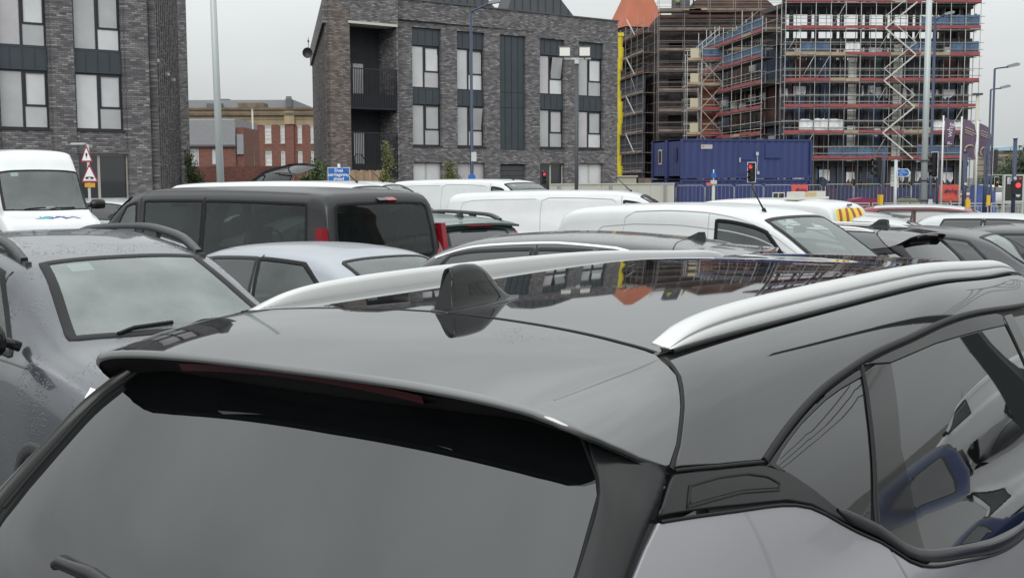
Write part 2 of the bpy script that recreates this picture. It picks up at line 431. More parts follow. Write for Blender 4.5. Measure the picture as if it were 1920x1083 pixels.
def wheel_meshes(R=0.34, W=0.22):
    t = MB(); n = 28
    prof = [(R - .10, -W / 2 + .01), (R - .04, -W / 2), (R - .005, -W / 2 + .03), (R, -W / 4), (R, W / 4), (R - .005, W / 2 - .03), (R - .04, W / 2), (R - .10, W / 2 - .01)]
    V = [(r * math.cos(2 * math.pi * i / n), y, r * math.sin(2 * math.pi * i / n)) for i in range(n) for r, y in prof]; k = len(prof)
    t.add(V, [(i * k + j, i * k + j + 1, ((i + 1) % n) * k + j + 1, ((i + 1) % n) * k + j) for i in range(n) for j in range(k - 1)], True)
    r = MB(); rr = R - .095
    for i in range(n):
        a0, a1 = 2 * math.pi * i / n, 2 * math.pi * (i + 1) / n
        for ra, rb, ya, yb in ((rr, rr - .02, W / 2 - .02, W / 2 - .01), (rr - .02, rr - .03, W / 2 - .01, W / 2 - .06)):
            r.quad((ra * math.cos(a0), ya, ra * math.sin(a0)), (ra * math.cos(a1), ya, ra * math.sin(a1)), (rb * math.cos(a1), yb, rb * math.sin(a1)), (rb * math.cos(a0), yb, rb * math.sin(a0)))
    for i in range(5):
        a = 2 * math.pi * i / 5
        for da in (-.13, .13):
            r.bar((.04 * math.cos(a), W / 2 - .03, .04 * math.sin(a)), ((rr - .02) * math.cos(a + da), W / 2 - .03, (rr - .02) * math.sin(a + da)), .035, .03, (0, 1, 0))
    r.tube([(0, W / 2 - .06, 0), (0, W / 2 - .015, 0)], .06, 12)
    r.tube([(0, -W / 2 + .05, 0), (0, W / 2 - .07, 0)], rr - .02, 16)
    return t.mesh('wheel', tyre_m), r.mesh('rim', alloy)
WHEEL = wheel_meshes()
def wheels(parent, xs, yw, R=0.34):
    for x in xs:
        for s in (1, -1):
            w = link('wheel', WHEEL[0], parent); w.location = (x, s * yw, R); w.scale = (R / .34, s, R / .34)
            link('rim', WHEEL[1], w)

def build_hero():
    t = thing('parked_car', 'two-tone crossover, pearl grey with glossy black roof and silver roof rails, close in front', 'car')
    SC = (1, ASC)
    # dark inner shell below every panel gap
    inner = lambda x, a: HB(x, a) - snormal(HB, x, a) * 0.012
    panel('inner_shell', inner, [(.50, -.60), (4.5, -.60), (4.5, .60), (.50, .60)], gap_dark, t, thick=.001, step=.07, sc=SC)
    # roof
    seamy = [(.697, 0), (.690, .05), (.676, .10), (.662, .15), (.645, .20), (.628, .25), (.622, .290)]
    ro = [(x, -a) for x, a in seamy[::-1]] + seamy[1:] + [(1.0, .288), (1.5, .293), (2.2, .294), (2.80, .300), (3.15, .300), (3.19, .2), (3.205, .1), (3.21, 0), (3.205, -.1), (3.19, -.2), (3.15, -.300), (2.80, -.300), (2.2, -.294), (1.5, -.293), (1.0, -.288)]
    panel('roof_panel', HB, ro, roof_gloss, t, thick=.012, gap=.003, step=.035, sc=SC, bev=.003)
    # spoiler shelf
    tr = [(.418, .400), (.365, .383), (.318, .362), (.282, .341), (.262, .322), (.252, .305), (.246, .268), (.243, .23), (.241, .187), (.238, .09), (.236, 0)]
    gp = [(.600, .3045), (.584, .328), (.530, .358), (.471, .387), (.430, .401)]
    seam2 = [(x - .008, a) for x, a in seamy[:-1]] + [(.612, .296)]
    half = tr + []
    sp = half[::1] + [(x, -a) for x, a in tr[::-1][1:]] + [(x, -a) for x, a in gp[::-1]] + [(x, -a) for x, a in seam2[::-1]] + seam2[1:] + gp
    so_ = panel('rear_spoiler', HB, sp, roof_gloss, t, thick=.016, gap=.0, step=.03, sc=SC, bev=.004)
    ribbon('seam_gap', HB, [(x + .004, a) for x, a in [(.622, -.290)] + [(x, -a) for x, a in seamy[:-1][::-1]] + seamy[1:]], .007, .0008, gap_dark, t, sc=SC)
    for s in (1, -1): ribbon('crease_line', HB, [(x, s * a) for x, a in ((.600, .3015), (.499, .3015), (.380, .2985), (.300, .2955))], .014, .0012, roof_gloss, t, sc=SC, taper=.15)
    # underside of the spoiler reaching forward to the glass
    lip = curve2([(x + .012, a) for x, a in tr], 24); lip = [(x, a) for x, a in lip] + [(x, -a) for x, a in lip[::-1][1:]]
    L = HB([p[0] for p in lip], [p[1] for p in lip]); L[:, 2] -= .016
    G = []
    for q in L:
        y = q[1] * .90; z = 1.425 - .03 * max(0, abs(y) - .45) / .2
        G.append(HT([y], [z])[0] + np.array([.02, 0, 0]))
    G = np.array(G); Mid = (L + G) / 2 + np.array([0, 0, .012])
    V = np.concatenate([L, Mid, G]); n = len(L)
    F = [(k * n + i, k * n + i + 1, (k + 1) * n + i + 1, (k + 1) * n + i) for k in range(2) for i in range(n - 1)]
    link('spoiler_underside', mk_mesh('spoiler_underside', V, F, None, gap_dark), t)
    # brake lamp under the lip
    b = MB(); ys = np.linspace(-.31, .31, 17); P = []
    for y in ys:
        q = HB([.250], [abs(y) / .64 * .35])[0]
        P.append((q[0], y, q[2] - .0))
    for i in range(16):
        y0, y1 = ys[i], ys[i + 1]; z0 = h_prof([.25])[0, 0] - .036 * (y0 / .5)**2; z1 = h_prof([.25])[0, 0] - .036 * (y1 / .5)**2
        b.add([(.254, y0, z0 - .017), (.254, y1, z1 - .017), (.262, y1, z1 - .032), (.262, y0, z0 - .032), (.30, y0, z0 - .034), (.30, y1, z1 - .034)], [(0, 1, 2, 3), (3, 2, 5, 4)])
    b.build('brake_lamp', lamp_dark, t)
    # tail: glass, side blades, lower tailgate
    bi = [(.560, 1.425), (.567, 1.419), (.625, 1.366), (.641, 1.343), (.662, 1.251), (.675, 1.16), (.672, 1.10), (.60, 1.07)]
    gl = [(.54, 1.435)] + bi + [(-y, z) for y, z in bi[::-1]] + [(-.54, 1.435)]
    panel('rear_window', HT, gl, rear_glass, t, thick=.01, gap=.002, step=.05, sc=(1, 1), flip=-1)
    for s in (1, -1):
        zi = curve2([(.560, 1.440), (.598, 1.392), (.641, 1.343), (.655, 1.300), (.664, 1.251), (.678, 1.16), (.690, 1.08)], 22)
        xo = curve2([(.424, .3985), (.390, .418), (.351, .4345), (.291, .4535), (.238, .472), (.15, .505), (.08, .535)], 22)
        rows = []
        for (y, z), (xb, ab) in zip(zi, xo):
            p = HT([y], [z])[0]; n_ = -snormal(HT, np.array([y]), np.array([z]))[0]; q = HB([xb], [ab])[0]
            i0 = p + n_ * -.004; i1 = p + n_ * .022 + np.array([0, .004, 0]); m1 = i1 * .92 + q * .08 + np.array([-.004, 0, .003])
            c1 = i1 * .6 + q * .4 + np.array([-.010, .004, .006]); c2 = i1 * .25 + q * .75 + np.array([-.010, .006, .004])
            q2 = q * .98 + i1 * .02; q3 = q + np.array([.006, -.006, 0])
            rows += [(r[0], s * r[1], r[2]) for r in (i0, i1, m1, c1, c2, q2, q3)]
        F = [(i * 7 + k, i * 7 + k + 1, i * 7 + k + 8, i * 7 + k + 7) for i in range(21) for k in range(6)]
        F.append(tuple(range(7)))
        if s < 0: F = [f[::-1] for f in F]
        link('side_blade', mk_mesh('side_blade', rows, F, None, satin_black), t)
        ribbon('glass_seal', HT, [(s * y, z) for y, z in bi[1:6]], .010, .005, rubber, t, sc=(1, 1), flip=-1)
        tl = [(.50, 1.055), (.68, 1.06), (.76, 1.03), (.78, .95), (.50, .98)]
        panel('tail_lamp', HT, [(s * y, z) for y, z in tl], lamp_dark, t, off=.02, thick=.03, step=.04, sc=(1, 1), flip=-1, bev=.008)
    panel('tailgate', HT, [(-.72, 1.04), (.72, 1.04), (.75, .75), (.6, .58), (-.6, .58), (-.75, .75)], bronze_grey, t, thick=.02, gap=.003, step=.06, sc=(1, 1), flip=-1)
    panel('rear_bumper', HT, [(-.75, .74), (-.6, .565), (.6, .565), (.75, .74), (.80, .70), (.80, .32), (-.80, .32), (-.80, .70)], satin_black, t, off=.03, thick=.03, step=.06, sc=(1, 1), flip=-1)
    # corner strip joining tail and flank
    for s in (1, -1):
        rows = []
        for z in np.linspace(1.08, .34, 16):
            yo = float(np.interp(z, [.34, .5, .8, 1.08], [.80, .80, .76, .69])); p0 = HT([yo], [z])[0]
            ae = float(np.interp(z, [.34, .65, .88, 1.10], [.93, .79, .675, .535])); xe = float(np.interp(z, [.34, .65, .88, 1.10], [.0, -.02, .0, .08]))
            p2 = HB([xe], [ae])[0]; p0[2] = p2[2] = (p0[2] + p2[2]) / 2; p1 = (p0 + p2) / 2 + np.array([-.006, .006, 0])
            for p in (p0, p1, p2): rows.append((p[0], s * p[1], p[2]))
        F = [(i * 3 + k, i * 3 + k + 1, i * 3 + k + 4, i * 3 + k + 3) for i in range(15) for k in range(2)]
        link('corner_panel', mk_mesh('corner_panel', rows, F, None, bronze_grey), t)
    arc = [(.711, .432), (.773, .422), (.883, .407), (1.049, .390), (1.221, .380), (1.369, .374), (1.656, .370), (1.959, .366), (2.367, .366), (2.80, .372), (3.25, .385)]
    arcs = curve2(arc, 48)
    low = [(.349, .439), (.594, .463), (.747, .477), (.832, .491), (.903, .510), (1.014, .538), (1.094, .557), (1.170, .582), (1.264, .600), (1.446, .619), (1.72, .650), (2.003, .672), (2.6, .662), (3.4, .60)]
    lows = curve2(low, 60)
    for s in (1, -1):
        m = (lambda p: p) if s > 0 else mir
        # cant rail panel above the windows
        up_ = curve2([(.622, .306), (1.16, .305), (1.8, .308), (2.4, .310), (2.9, .313), (3.25, .320)], 14)
        side = up_ + arcs[::-1] + [(.56, .4185), (.438, .404), (.478, .387), (.537, .358), (.590, .329)]
        panel('cant_panel', HB, m(side), cant_gloss, t, thick=.012, gap=.002, step=.035, sc=SC, bev=.003)
        # vent plate behind the quarter glass
        pl = [(.353, .4365), (.433, .4075), (.56, .4205), (.702, .433), (.786, .449), (.86, .474), (.95, .508), (1.00, .530), (.903, .508), (.832, .489), (.747, .475), (.594, .461)]
        panel('pillar_plate', HB, m(pl), satin_black, t, off=-.002, thick=.012, gap=.002, step=.03, sc=SC, bev=.003)
        ins = [(.43, .4405), (.46, .4245), (.55, .4285), (.64, .436), (.70, .4455), (.735, .4565), (.722, .4615), (.60, .4495)]
        ribbon('plate_groove', HB, m(ins), .005, .0008, gap_dark, t, sc=SC, closed=True)
        panel('plate_insert', HB, m(ins), satin_black, t, off=.0005, thick=.004, gap=.004, step=.03, sc=SC)
        # windows
        qg = [(1.291, .392), (1.152, .396), (1.065, .4005), (.986, .407), (.915, .4135), (.856, .421), (.80, .429), (.752, .439), (.791, .457), (.855, .479), (.917, .500), (1.057, .536), (1.10, .510), (1.152, .481), (1.195, .452), (1.227, .430), (1.262, .410)]
        panel('quarter_window', HB, m(qg), privacy, t, off=-.003, thick=.01, gap=.001, step=.04, sc=SC)
        fr = [(.72, .436)] + [(x + .0, a + .006) for x, a in arcs if .76 < x < 1.30] + [(1.315, .3825), (1.291, .392), (1.152, .396), (1.065, .4005), (.986, .407), (.915, .4135), (.856, .421), (.80, .429), (.752, .439), (.775, .449), (.75, .446)]
        panel('window_frame', HB, m(fr), satin_black, t, off=-.001, thick=.01, gap=.001, step=.03, sc=SC)
        bp = [(1.300, .388), (1.39, .384), (1.49, .389), (1.435, .425), (1.392, .450), (1.345, .478), (1.325, .527), (1.278, .584), (1.170, .576), (1.09, .552), (1.115, .520), (1.165, .485), (1.21, .452), (1.243, .430), (1.275, .408)]
        panel('pillar_trim', HB, m(bp), black_gloss, t, off=-.0005, thick=.012, gap=.0025, step=.03, sc=SC)
        dg = [(1.49, .389), (1.871, .387), (2.585, .394), (2.63, .50), (2.66, .640), (2.30, .652), (2.025, .648), (1.72, .625), (1.50, .604), (1.36, .595), (1.278, .584), (1.325, .527), (1.345, .478), (1.392, .450), (1.435, .425)]
        panel('rear_door_window', HB, m(dg), privacy, t, off=-.003, thick=.01, gap=.001, step=.05, sc=SC)
        fr2 = [(1.325, .380)] + [(x, a + .006) for x, a in arcs if x > 1.34 and x < 2.6] + [(2.60, .378), (2.585, .394), (1.871, .387), (1.49, .389), (1.40, .3845)]
        panel('door_frame', HB, m(fr2), satin_black, t, off=-.001, thick=.01, gap=.001, step=.03, sc=SC)
        panel('front_pillar_trim', HB, m([(2.61, .38), (2.70, .38), (2.80, .64), (2.67, .648), (2.645, .50)]), black_gloss, t, thick=.01, gap=.001, step=.04, sc=SC)
        panel('front_door_window', HB, m([(2.71, .386), (3.15, .396), (3.4, .43), (3.6, .56), (3.45, .60), (2.81, .64)]), privacy, t, off=-.003, thick=.01, step=.05, sc=SC)
        # rubber strips and sill moulding
        ribbon('weather_strip', HB, m([(x, a) for x, a in arcs if x < 2.9]), .016, .005, rubber, t, sc=SC)
        ribbon('plate_seal', HB, m([(.436, .4065), (.56, .4195), (.705, .432)]), .007, .002, rubber, t, sc=SC)
        ribbon('door_joint', HB, m([(1.307, .380), (1.277, .405), (1.237, .430), (1.162, .481), (1.108, .515), (1.075, .545)]), .013, .003, rubber, t, sc=SC)
        ribbon('waist_moulding', HB, m([(x + .010, a - .010) for x, a in lows if x > .88]), .030, .004, satin_black, t, sc=SC, taper=.10)
        ribbon('waist_seal', HB, m([(x, a + .002) for x, a in lows]), .007, .003, rubber, t, sc=SC)
        # painted flank
        rearedge = [(.0, .93), (-.02, .79), (.0, .675), (.08, .538), (.15, .508), (.238, .475), (.291, .4565), (.346, .441)]
        lo2 = [(x, a + .003) for x, a in lows]
        cutx = 1.098
        q1 = rearedge + [p for p in lo2 if p[0] < cutx] + [(1.10, .562), (1.13, .62), (1.20, .70), (1.22, .80)]
        wa = [(.845 + .40 * math.cos(th), .97 - .40 / ASC * math.sin(th) * 1.0) for th in np.linspace(0.05, math.pi - .05, 18)]
        panel('quarter_panel', HB, m(q1 + [(1.22, .82), (1.12, .80), (1.0, .765), (.845, .745), (.69, .765), (.57, .80), (.46, .86), (.40, .93)]), bronze_grey, t, thick=.012, gap=.0, step=.05, sc=SC, bev=.002)
        lodoor = [p for p in lo2 if 1.11 < p[0] < 2.62]
        panel('rear_door', HB, m([(1.108, .565)] + lodoor + [(2.62, .665), (2.60, .90), (1.55, .90), (1.30, .84), (1.228, .80), (1.21, .70), (1.14, .62)]), bronze_grey, t, thick=.012, gap=.002, step=.06, sc=SC, bev=.003)
        panel('front_door', HB, m([(2.63, .668), (3.4, .61), (3.7, .60), (3.68, .70), (3.60, .90), (2.61, .90)]), bronze_grey, t, thick=.012, gap=.003, step=.06, sc=SC)
        panel('front_wing', HB, m([(3.71, .60), (4.55, .60), (4.58, .85), (4.18, .85), (4.06, .77), (3.90, .74), (3.74, .77), (3.66, .85), (3.61, .90), (3.69, .70)]), bronze_grey, t, thick=.012, gap=.003, step=.06, sc=SC)
        panel('sill', HB, m([(1.20, .905), (3.60, .905), (3.50, .985), (1.30, .985)]), grain_black, t, off=.005, thick=.012, step=.08, sc=SC)
        # gutter channel joint between tailgate and flank
        ribbon('gutter_joint', HB, m([(.616, .303), (.60, .318), (.588, .329), (.534, .358), (.475, .387), (.430, .404)]), .009, .0012, gap_dark, t, sc=SC)
        # roof rail
        st = [(.668, .002, 0), (.690, .009, .0), (.73, .020, .0), (.80, .032, 0), (.92, .041, 0), (1.10, .045, 0), (1.5, .045, 0), (2.0, .042, 0), (2.5, .042, 0), (2.8, .040, 0), (3.0, .026, 0), (3.12, .004, 0)]
        hx = nspline([q[0] for q in st], [q[1] for q in st]); xs = np.concatenate([np.linspace(.668, .9, 14), np.linspace(.93, 2.7, 24), np.linspace(2.75, 3.12, 9)])
        V = []; AO = nspline([.668, 1.2, 1.8, 2.4, 3.12], [.2935, .2960, .2985, .3005, .305])
        for x in xs:
            h = float(hx([x])[0, 0]); ao = float(AO([x])[0, 0])
            wd = .050 * min(1, .86 + (x - .668) * 2) * (1 if x < 2.9 else max(.5, 1 - (x - 2.9) * 2.2)); ai = ao - wd / ASC
            o_ = HB([x], [ao])[0]; i_ = HB([x], [ai])[0]
            for fy, fh in ((0, -.1), (.02, .10), (.045, .44), (.115, .46), (.13, .50), (.09, .56), (.12, .74), (.24, .92), (.42, 1.0), (.70, 1.0), (.90, .90), (1.0, .6), (1.0, -.1)):
                p = o_ + (i_ - o_) * fy; V.append((p[0], s * p[1], p[2] + h * fh))
        k = 13; n = len(xs)
        F = [(i * k + j, (i + 1) * k + j, (i + 1) * k + j + 1, i * k + j + 1) for i in range(n - 1) for j in range(k - 1)]
        F.append(tuple(range(k))); F.append(tuple((n - 1) * k + j for j in range(k))[::-1])
        me = bpy.data.meshes.new('roof_rail'); me.from_pydata(V, [], F if s > 0 else [f[::-1] for f in F]); me.update()
        me.polygons.foreach_set('use_smooth', [True] * len(F)); me.materials.append(silver_rail)
        r = link('roof_rail', me, t)
        ribbon('rail_seal', HB, m([(x, float(AO([x])[0, 0]) + .0036) for x in np.linspace(.66, 3.12, 20)]), .010, .004, rubber, t, sc=SC)
        ribbon('rail_groove', HB, m([(.655, .285), (.664, .296), (.70, .298)]), .006, .001, rubber, t, sc=SC)
    # shark fin
    V = []; n = 17; x0, x1 = .705, .985; CS = [(-1, 0, 0), (-.78, 0, .10), (-.62, .25, .3), (-.45, .5, .55), (-.1, 1, .85), (0, .75, .97), (0, 0, 1.0), (0, -.75, .97), (.1, -1, .85), (.45, -.5, .55), (.62, -.25, .3), (.78, 0, .10), (1, 0, 0)]; k = len(CS)
    for i in range(n):
        u = (i / (n - 1))**1.3; xx = x0 + (x1 - x0) * u; zb = float(h_prof([xx])[0, 0])
        top = float(pchip([0, .20, .42, .56, .70, .85, 1], [.094, .099, .093, .070, .040, .015, .002])([u])[0, 0])
        wb = float(pchip([0, .2, .6, 1], [.030, .036, .030, .004])([u])[0, 0]); wt = float(pchip([0, .3, 1], [.008, .009, .002])([u])[0, 0])
        for c, e_, h in CS:
            V.append((xx + (.016 * h if i == 0 else 0) + .010 * h * (1 - u), -(c * wb + (-e_ if c < 0 or (c == 0 and e_ > 0) else -e_) * wt * (1 if abs(c) < .2 else .5)), zb - .004 + top * h * (.985 if i == 0 else 1)))
    F = [(i * k + j, i * k + j + 1, (i + 1) * k + j + 1, (i + 1) * k + j) for i in range(n - 1) for j in range(k - 1)] + [tuple(range(k))[::-1]]
    me = mk_mesh('antenna_fin', V, F, None, black_gloss)
    me.polygons[len(F) - 1].use_smooth = False
    link('antenna_fin', me, t)
    fb = [(.695, .014), (.72, .0235), (.80, .026), (.90, .022), (.97, .010), (.995, 0), (.97, -.010), (.90, -.022), (.80, -.026), (.72, -.0235), (.695, -.014), (.690, 0)]
    panel('antenna_base', HB, [(x, a * .85) for x, a in fb], satin_black, t, off=.004, thick=.006, step=.02, sc=SC, bev=.002)
    # rear wiper, its arm lying along the lower glass
    w = MB()
    P = [HT([y], [z])[0] + np.array([-.03, 0, .012]) for y, z in ((.315, 1.128), (.30, 1.136), (.20, 1.134), (.05, 1.118), (-.12, 1.095))]
    w.tube(P, [.009, .014, .014, .013, .018], 8)
    w.build('wiper_arm', satin_black, t)
    w = MB(); w.bar(HT([.33], [1.140])[0] + np.array([-.012, 0, .0]), HT([-.05], [1.115])[0] + np.array([-.012, 0, 0]), .010, .018)
    w.build('wiper_blade', rubber, t)
    # front of the car
    panel('windscreen', HB, [(3.22, -.29), (3.78, -.36), (3.80, 0), (3.78, .36), (3.22, .29), (3.24, 0)], privacy, t, step=.07, sc=SC)
    panel('bonnet', HB, [(3.84, -.56), (4.54, -.56), (4.60, 0), (4.54, .56), (3.84, .56)], bronze_grey, t, gap=.003, step=.07, sc=SC)
    e = MB(); P = HB([4.62] * 41, list(np.linspace(-1, 1, 41)))
    e.add([tuple(p) for p in P] + [(4.89, 0, .55)], [(i, i + 1, 41) for i in range(40)], False)
    e.build('front_bumper', satin_black, t)
    for s in (1, -1):
        panel('headlamp', HB, [(4.38, s * .56), (4.60, s * .50), (4.61, s * .60), (4.40, s * .64)], lamp_white, t, off=.004, step=.05, sc=SC)
        mm = MB(); mm.tube([(3.99, s * .93, .97), (3.97, s * 1.0, .99), (3.96, s * 1.08, .99), (3.96, s * 1.12, .98)], [.03, .07, .075, .04], 12)
        mm.build('door_mirror', black_gloss, t)
    wheels(t, (.845, 4.10), .80, .345)
    return t
hero = build_hero()
hero.location = (-.5532, 1.9183, 0)
hero.rotation_euler = (0, 0, math.pi / 2 - .6093)
# ------------------------------------------------------------------ every other vehicle
clr = clear_glass()
paint = lambda n, c, metal=0.2, wet=0.0, rough=0.3: mat(n, c, rough, metal=metal, var=0.05, vscale=1.5, coat=0.9 if wet > .25 else (0.0 if c[0] < .03 else .3), wet=wet)
white_p = paint('white_van_paint', (0.62, 0.635, 0.64), 0.0)
grey_p = paint('slate_grey_paint', (0.055, 0.060, 0.072), 0.3, wet=0.55)
black_p = paint('black_van_paint', (0.015, 0.015, 0.018), 0.0, wet=0.12)
silver_p = paint('silver_saloon_paint', (0.33, 0.35, 0.385), 0.4, wet=0.1)
green_p = paint('grey_green_paint', (0.10, 0.135, 0.13), 0.3, wet=0.1)
char_p = paint('charcoal_paint', (0.035, 0.036, 0.038), 0.25, wet=0.3)
dgrey_p = paint('dark_grey_paint', (0.05, 0.053, 0.057), 0.3, wet=0.2)
red_p = paint('dark_red_paint', (0.16, 0.012, 0.02), 0.2)
lsilver_p = paint('light_silver_paint', (0.5, 0.52, 0.53), 0.4, wet=0.2)

SEC = {
 'car': ([0, .18, .36, .51, .61, .69, .745, .785, .835, .885, .92, .965, .995, 1, .985, .94], [1, .997, .985, .962, .935, .89, .81, .66, .45, .19, 0]),
 'van': ([0, .2, .42, .62, .75, .825, .858, .875, .90, .93, .955, .985, 1, 1, .99, .96], [1, .998, .992, .980, .962, .93, .85, .70, .46, .20, 0]),
}
class Body:
    """skin over slices: t runs over the silhouette tail -> roof -> nose, a from centreline to sill"""
    def __init__(s, W, prof, belt, kind='car', sill=.24):
        s.W = W / 2; KYs, KZs = SEC[kind]
        s.KY = np.array(KYs); s.KZ = np.array(KZs); p = np.array(prof, float)
        s.t = np.concatenate([[0], np.cumsum(np.hypot(np.diff(p[:, 0]), np.diff(p[:, 1])))])
        s.fx, s.fz, s.fw = pchip(s.t, p[:, 0]), pchip(s.t, p[:, 1]), pchip(s.t, p[:, 2])
        b = np.array(belt, float); s.fb = pchip(b[:, 0], b[:, 1]); s.sill = sill; s.L = p[:, 0].max()
        H = 0.6
        an = np.concatenate([[0], np.cumsum(np.hypot(np.diff(s.KY * s.W), np.diff(list(s.KZ * H) + [-.1, -.25, -.45, -.62, -.78])))])
        s.A = an / an[-1]; s.asc = float(an[-1]); s.bas = nspline(s.A, np.eye(len(s.A)))
        tt = np.linspace(0, s.t[-1], 800); xx = s.fx(tt)[:, 0]; zz = s.fz(tt)[:, 0]
        s.top = tt[zz > .9]; s.topx = s.fx(s.top)[:, 0]
        s.SC = (1, s.asc)
    def __call__(s, t, a):
        t = np.atleast_1d(np.asarray(t, float)); a = np.atleast_1d(np.asarray(a, float))
        x = s.fx(t)[:, 0]; zc = s.fz(t)[:, 0]; w = s.fw(t)[:, 0] * s.W
        zb = np.minimum(s.fb(x)[:, 0], zc - .06); B_ = s.bas(np.abs(a))
        lo = s.sill + np.maximum(zb - s.sill, .02)[:, None] * np.array([.90, .72, .46, .20, 0])[None]
        Z = np.concatenate([zb[:, None] + (zc - zb)[:, None] * s.KZ[None], lo], 1)
        return np.stack([x + 0 * a, (B_ * s.KY[None]).sum(1) * w * np.sign(a + 1e-12), (B_ * Z).sum(1)], 1)
    def T(s, x):
        """t of the upper silhouette at x (last one, so vertical tails map to their top)"""
        d = np.abs(s.topx - x); k = np.where(d < d.min() + 1e-3)[0]
        return float(s.top[k[-1] if x < s.L / 2 else k[0]])
    def TZ(s, z, rear=True):
        tt = np.linspace(0, s.t[-1] * .5, 400) if rear else np.linspace(s.t[-1], s.t[-1] * .5, 400)
        zz = s.fz(tt)[:, 0]; k = np.argmax(zz >= z); return float(tt[k])
    def a(s, k):   # section position of upper fraction k (1 roof .. 0 belt)
        return float(np.interp(-k, -s.KZ, s.A[:11]))

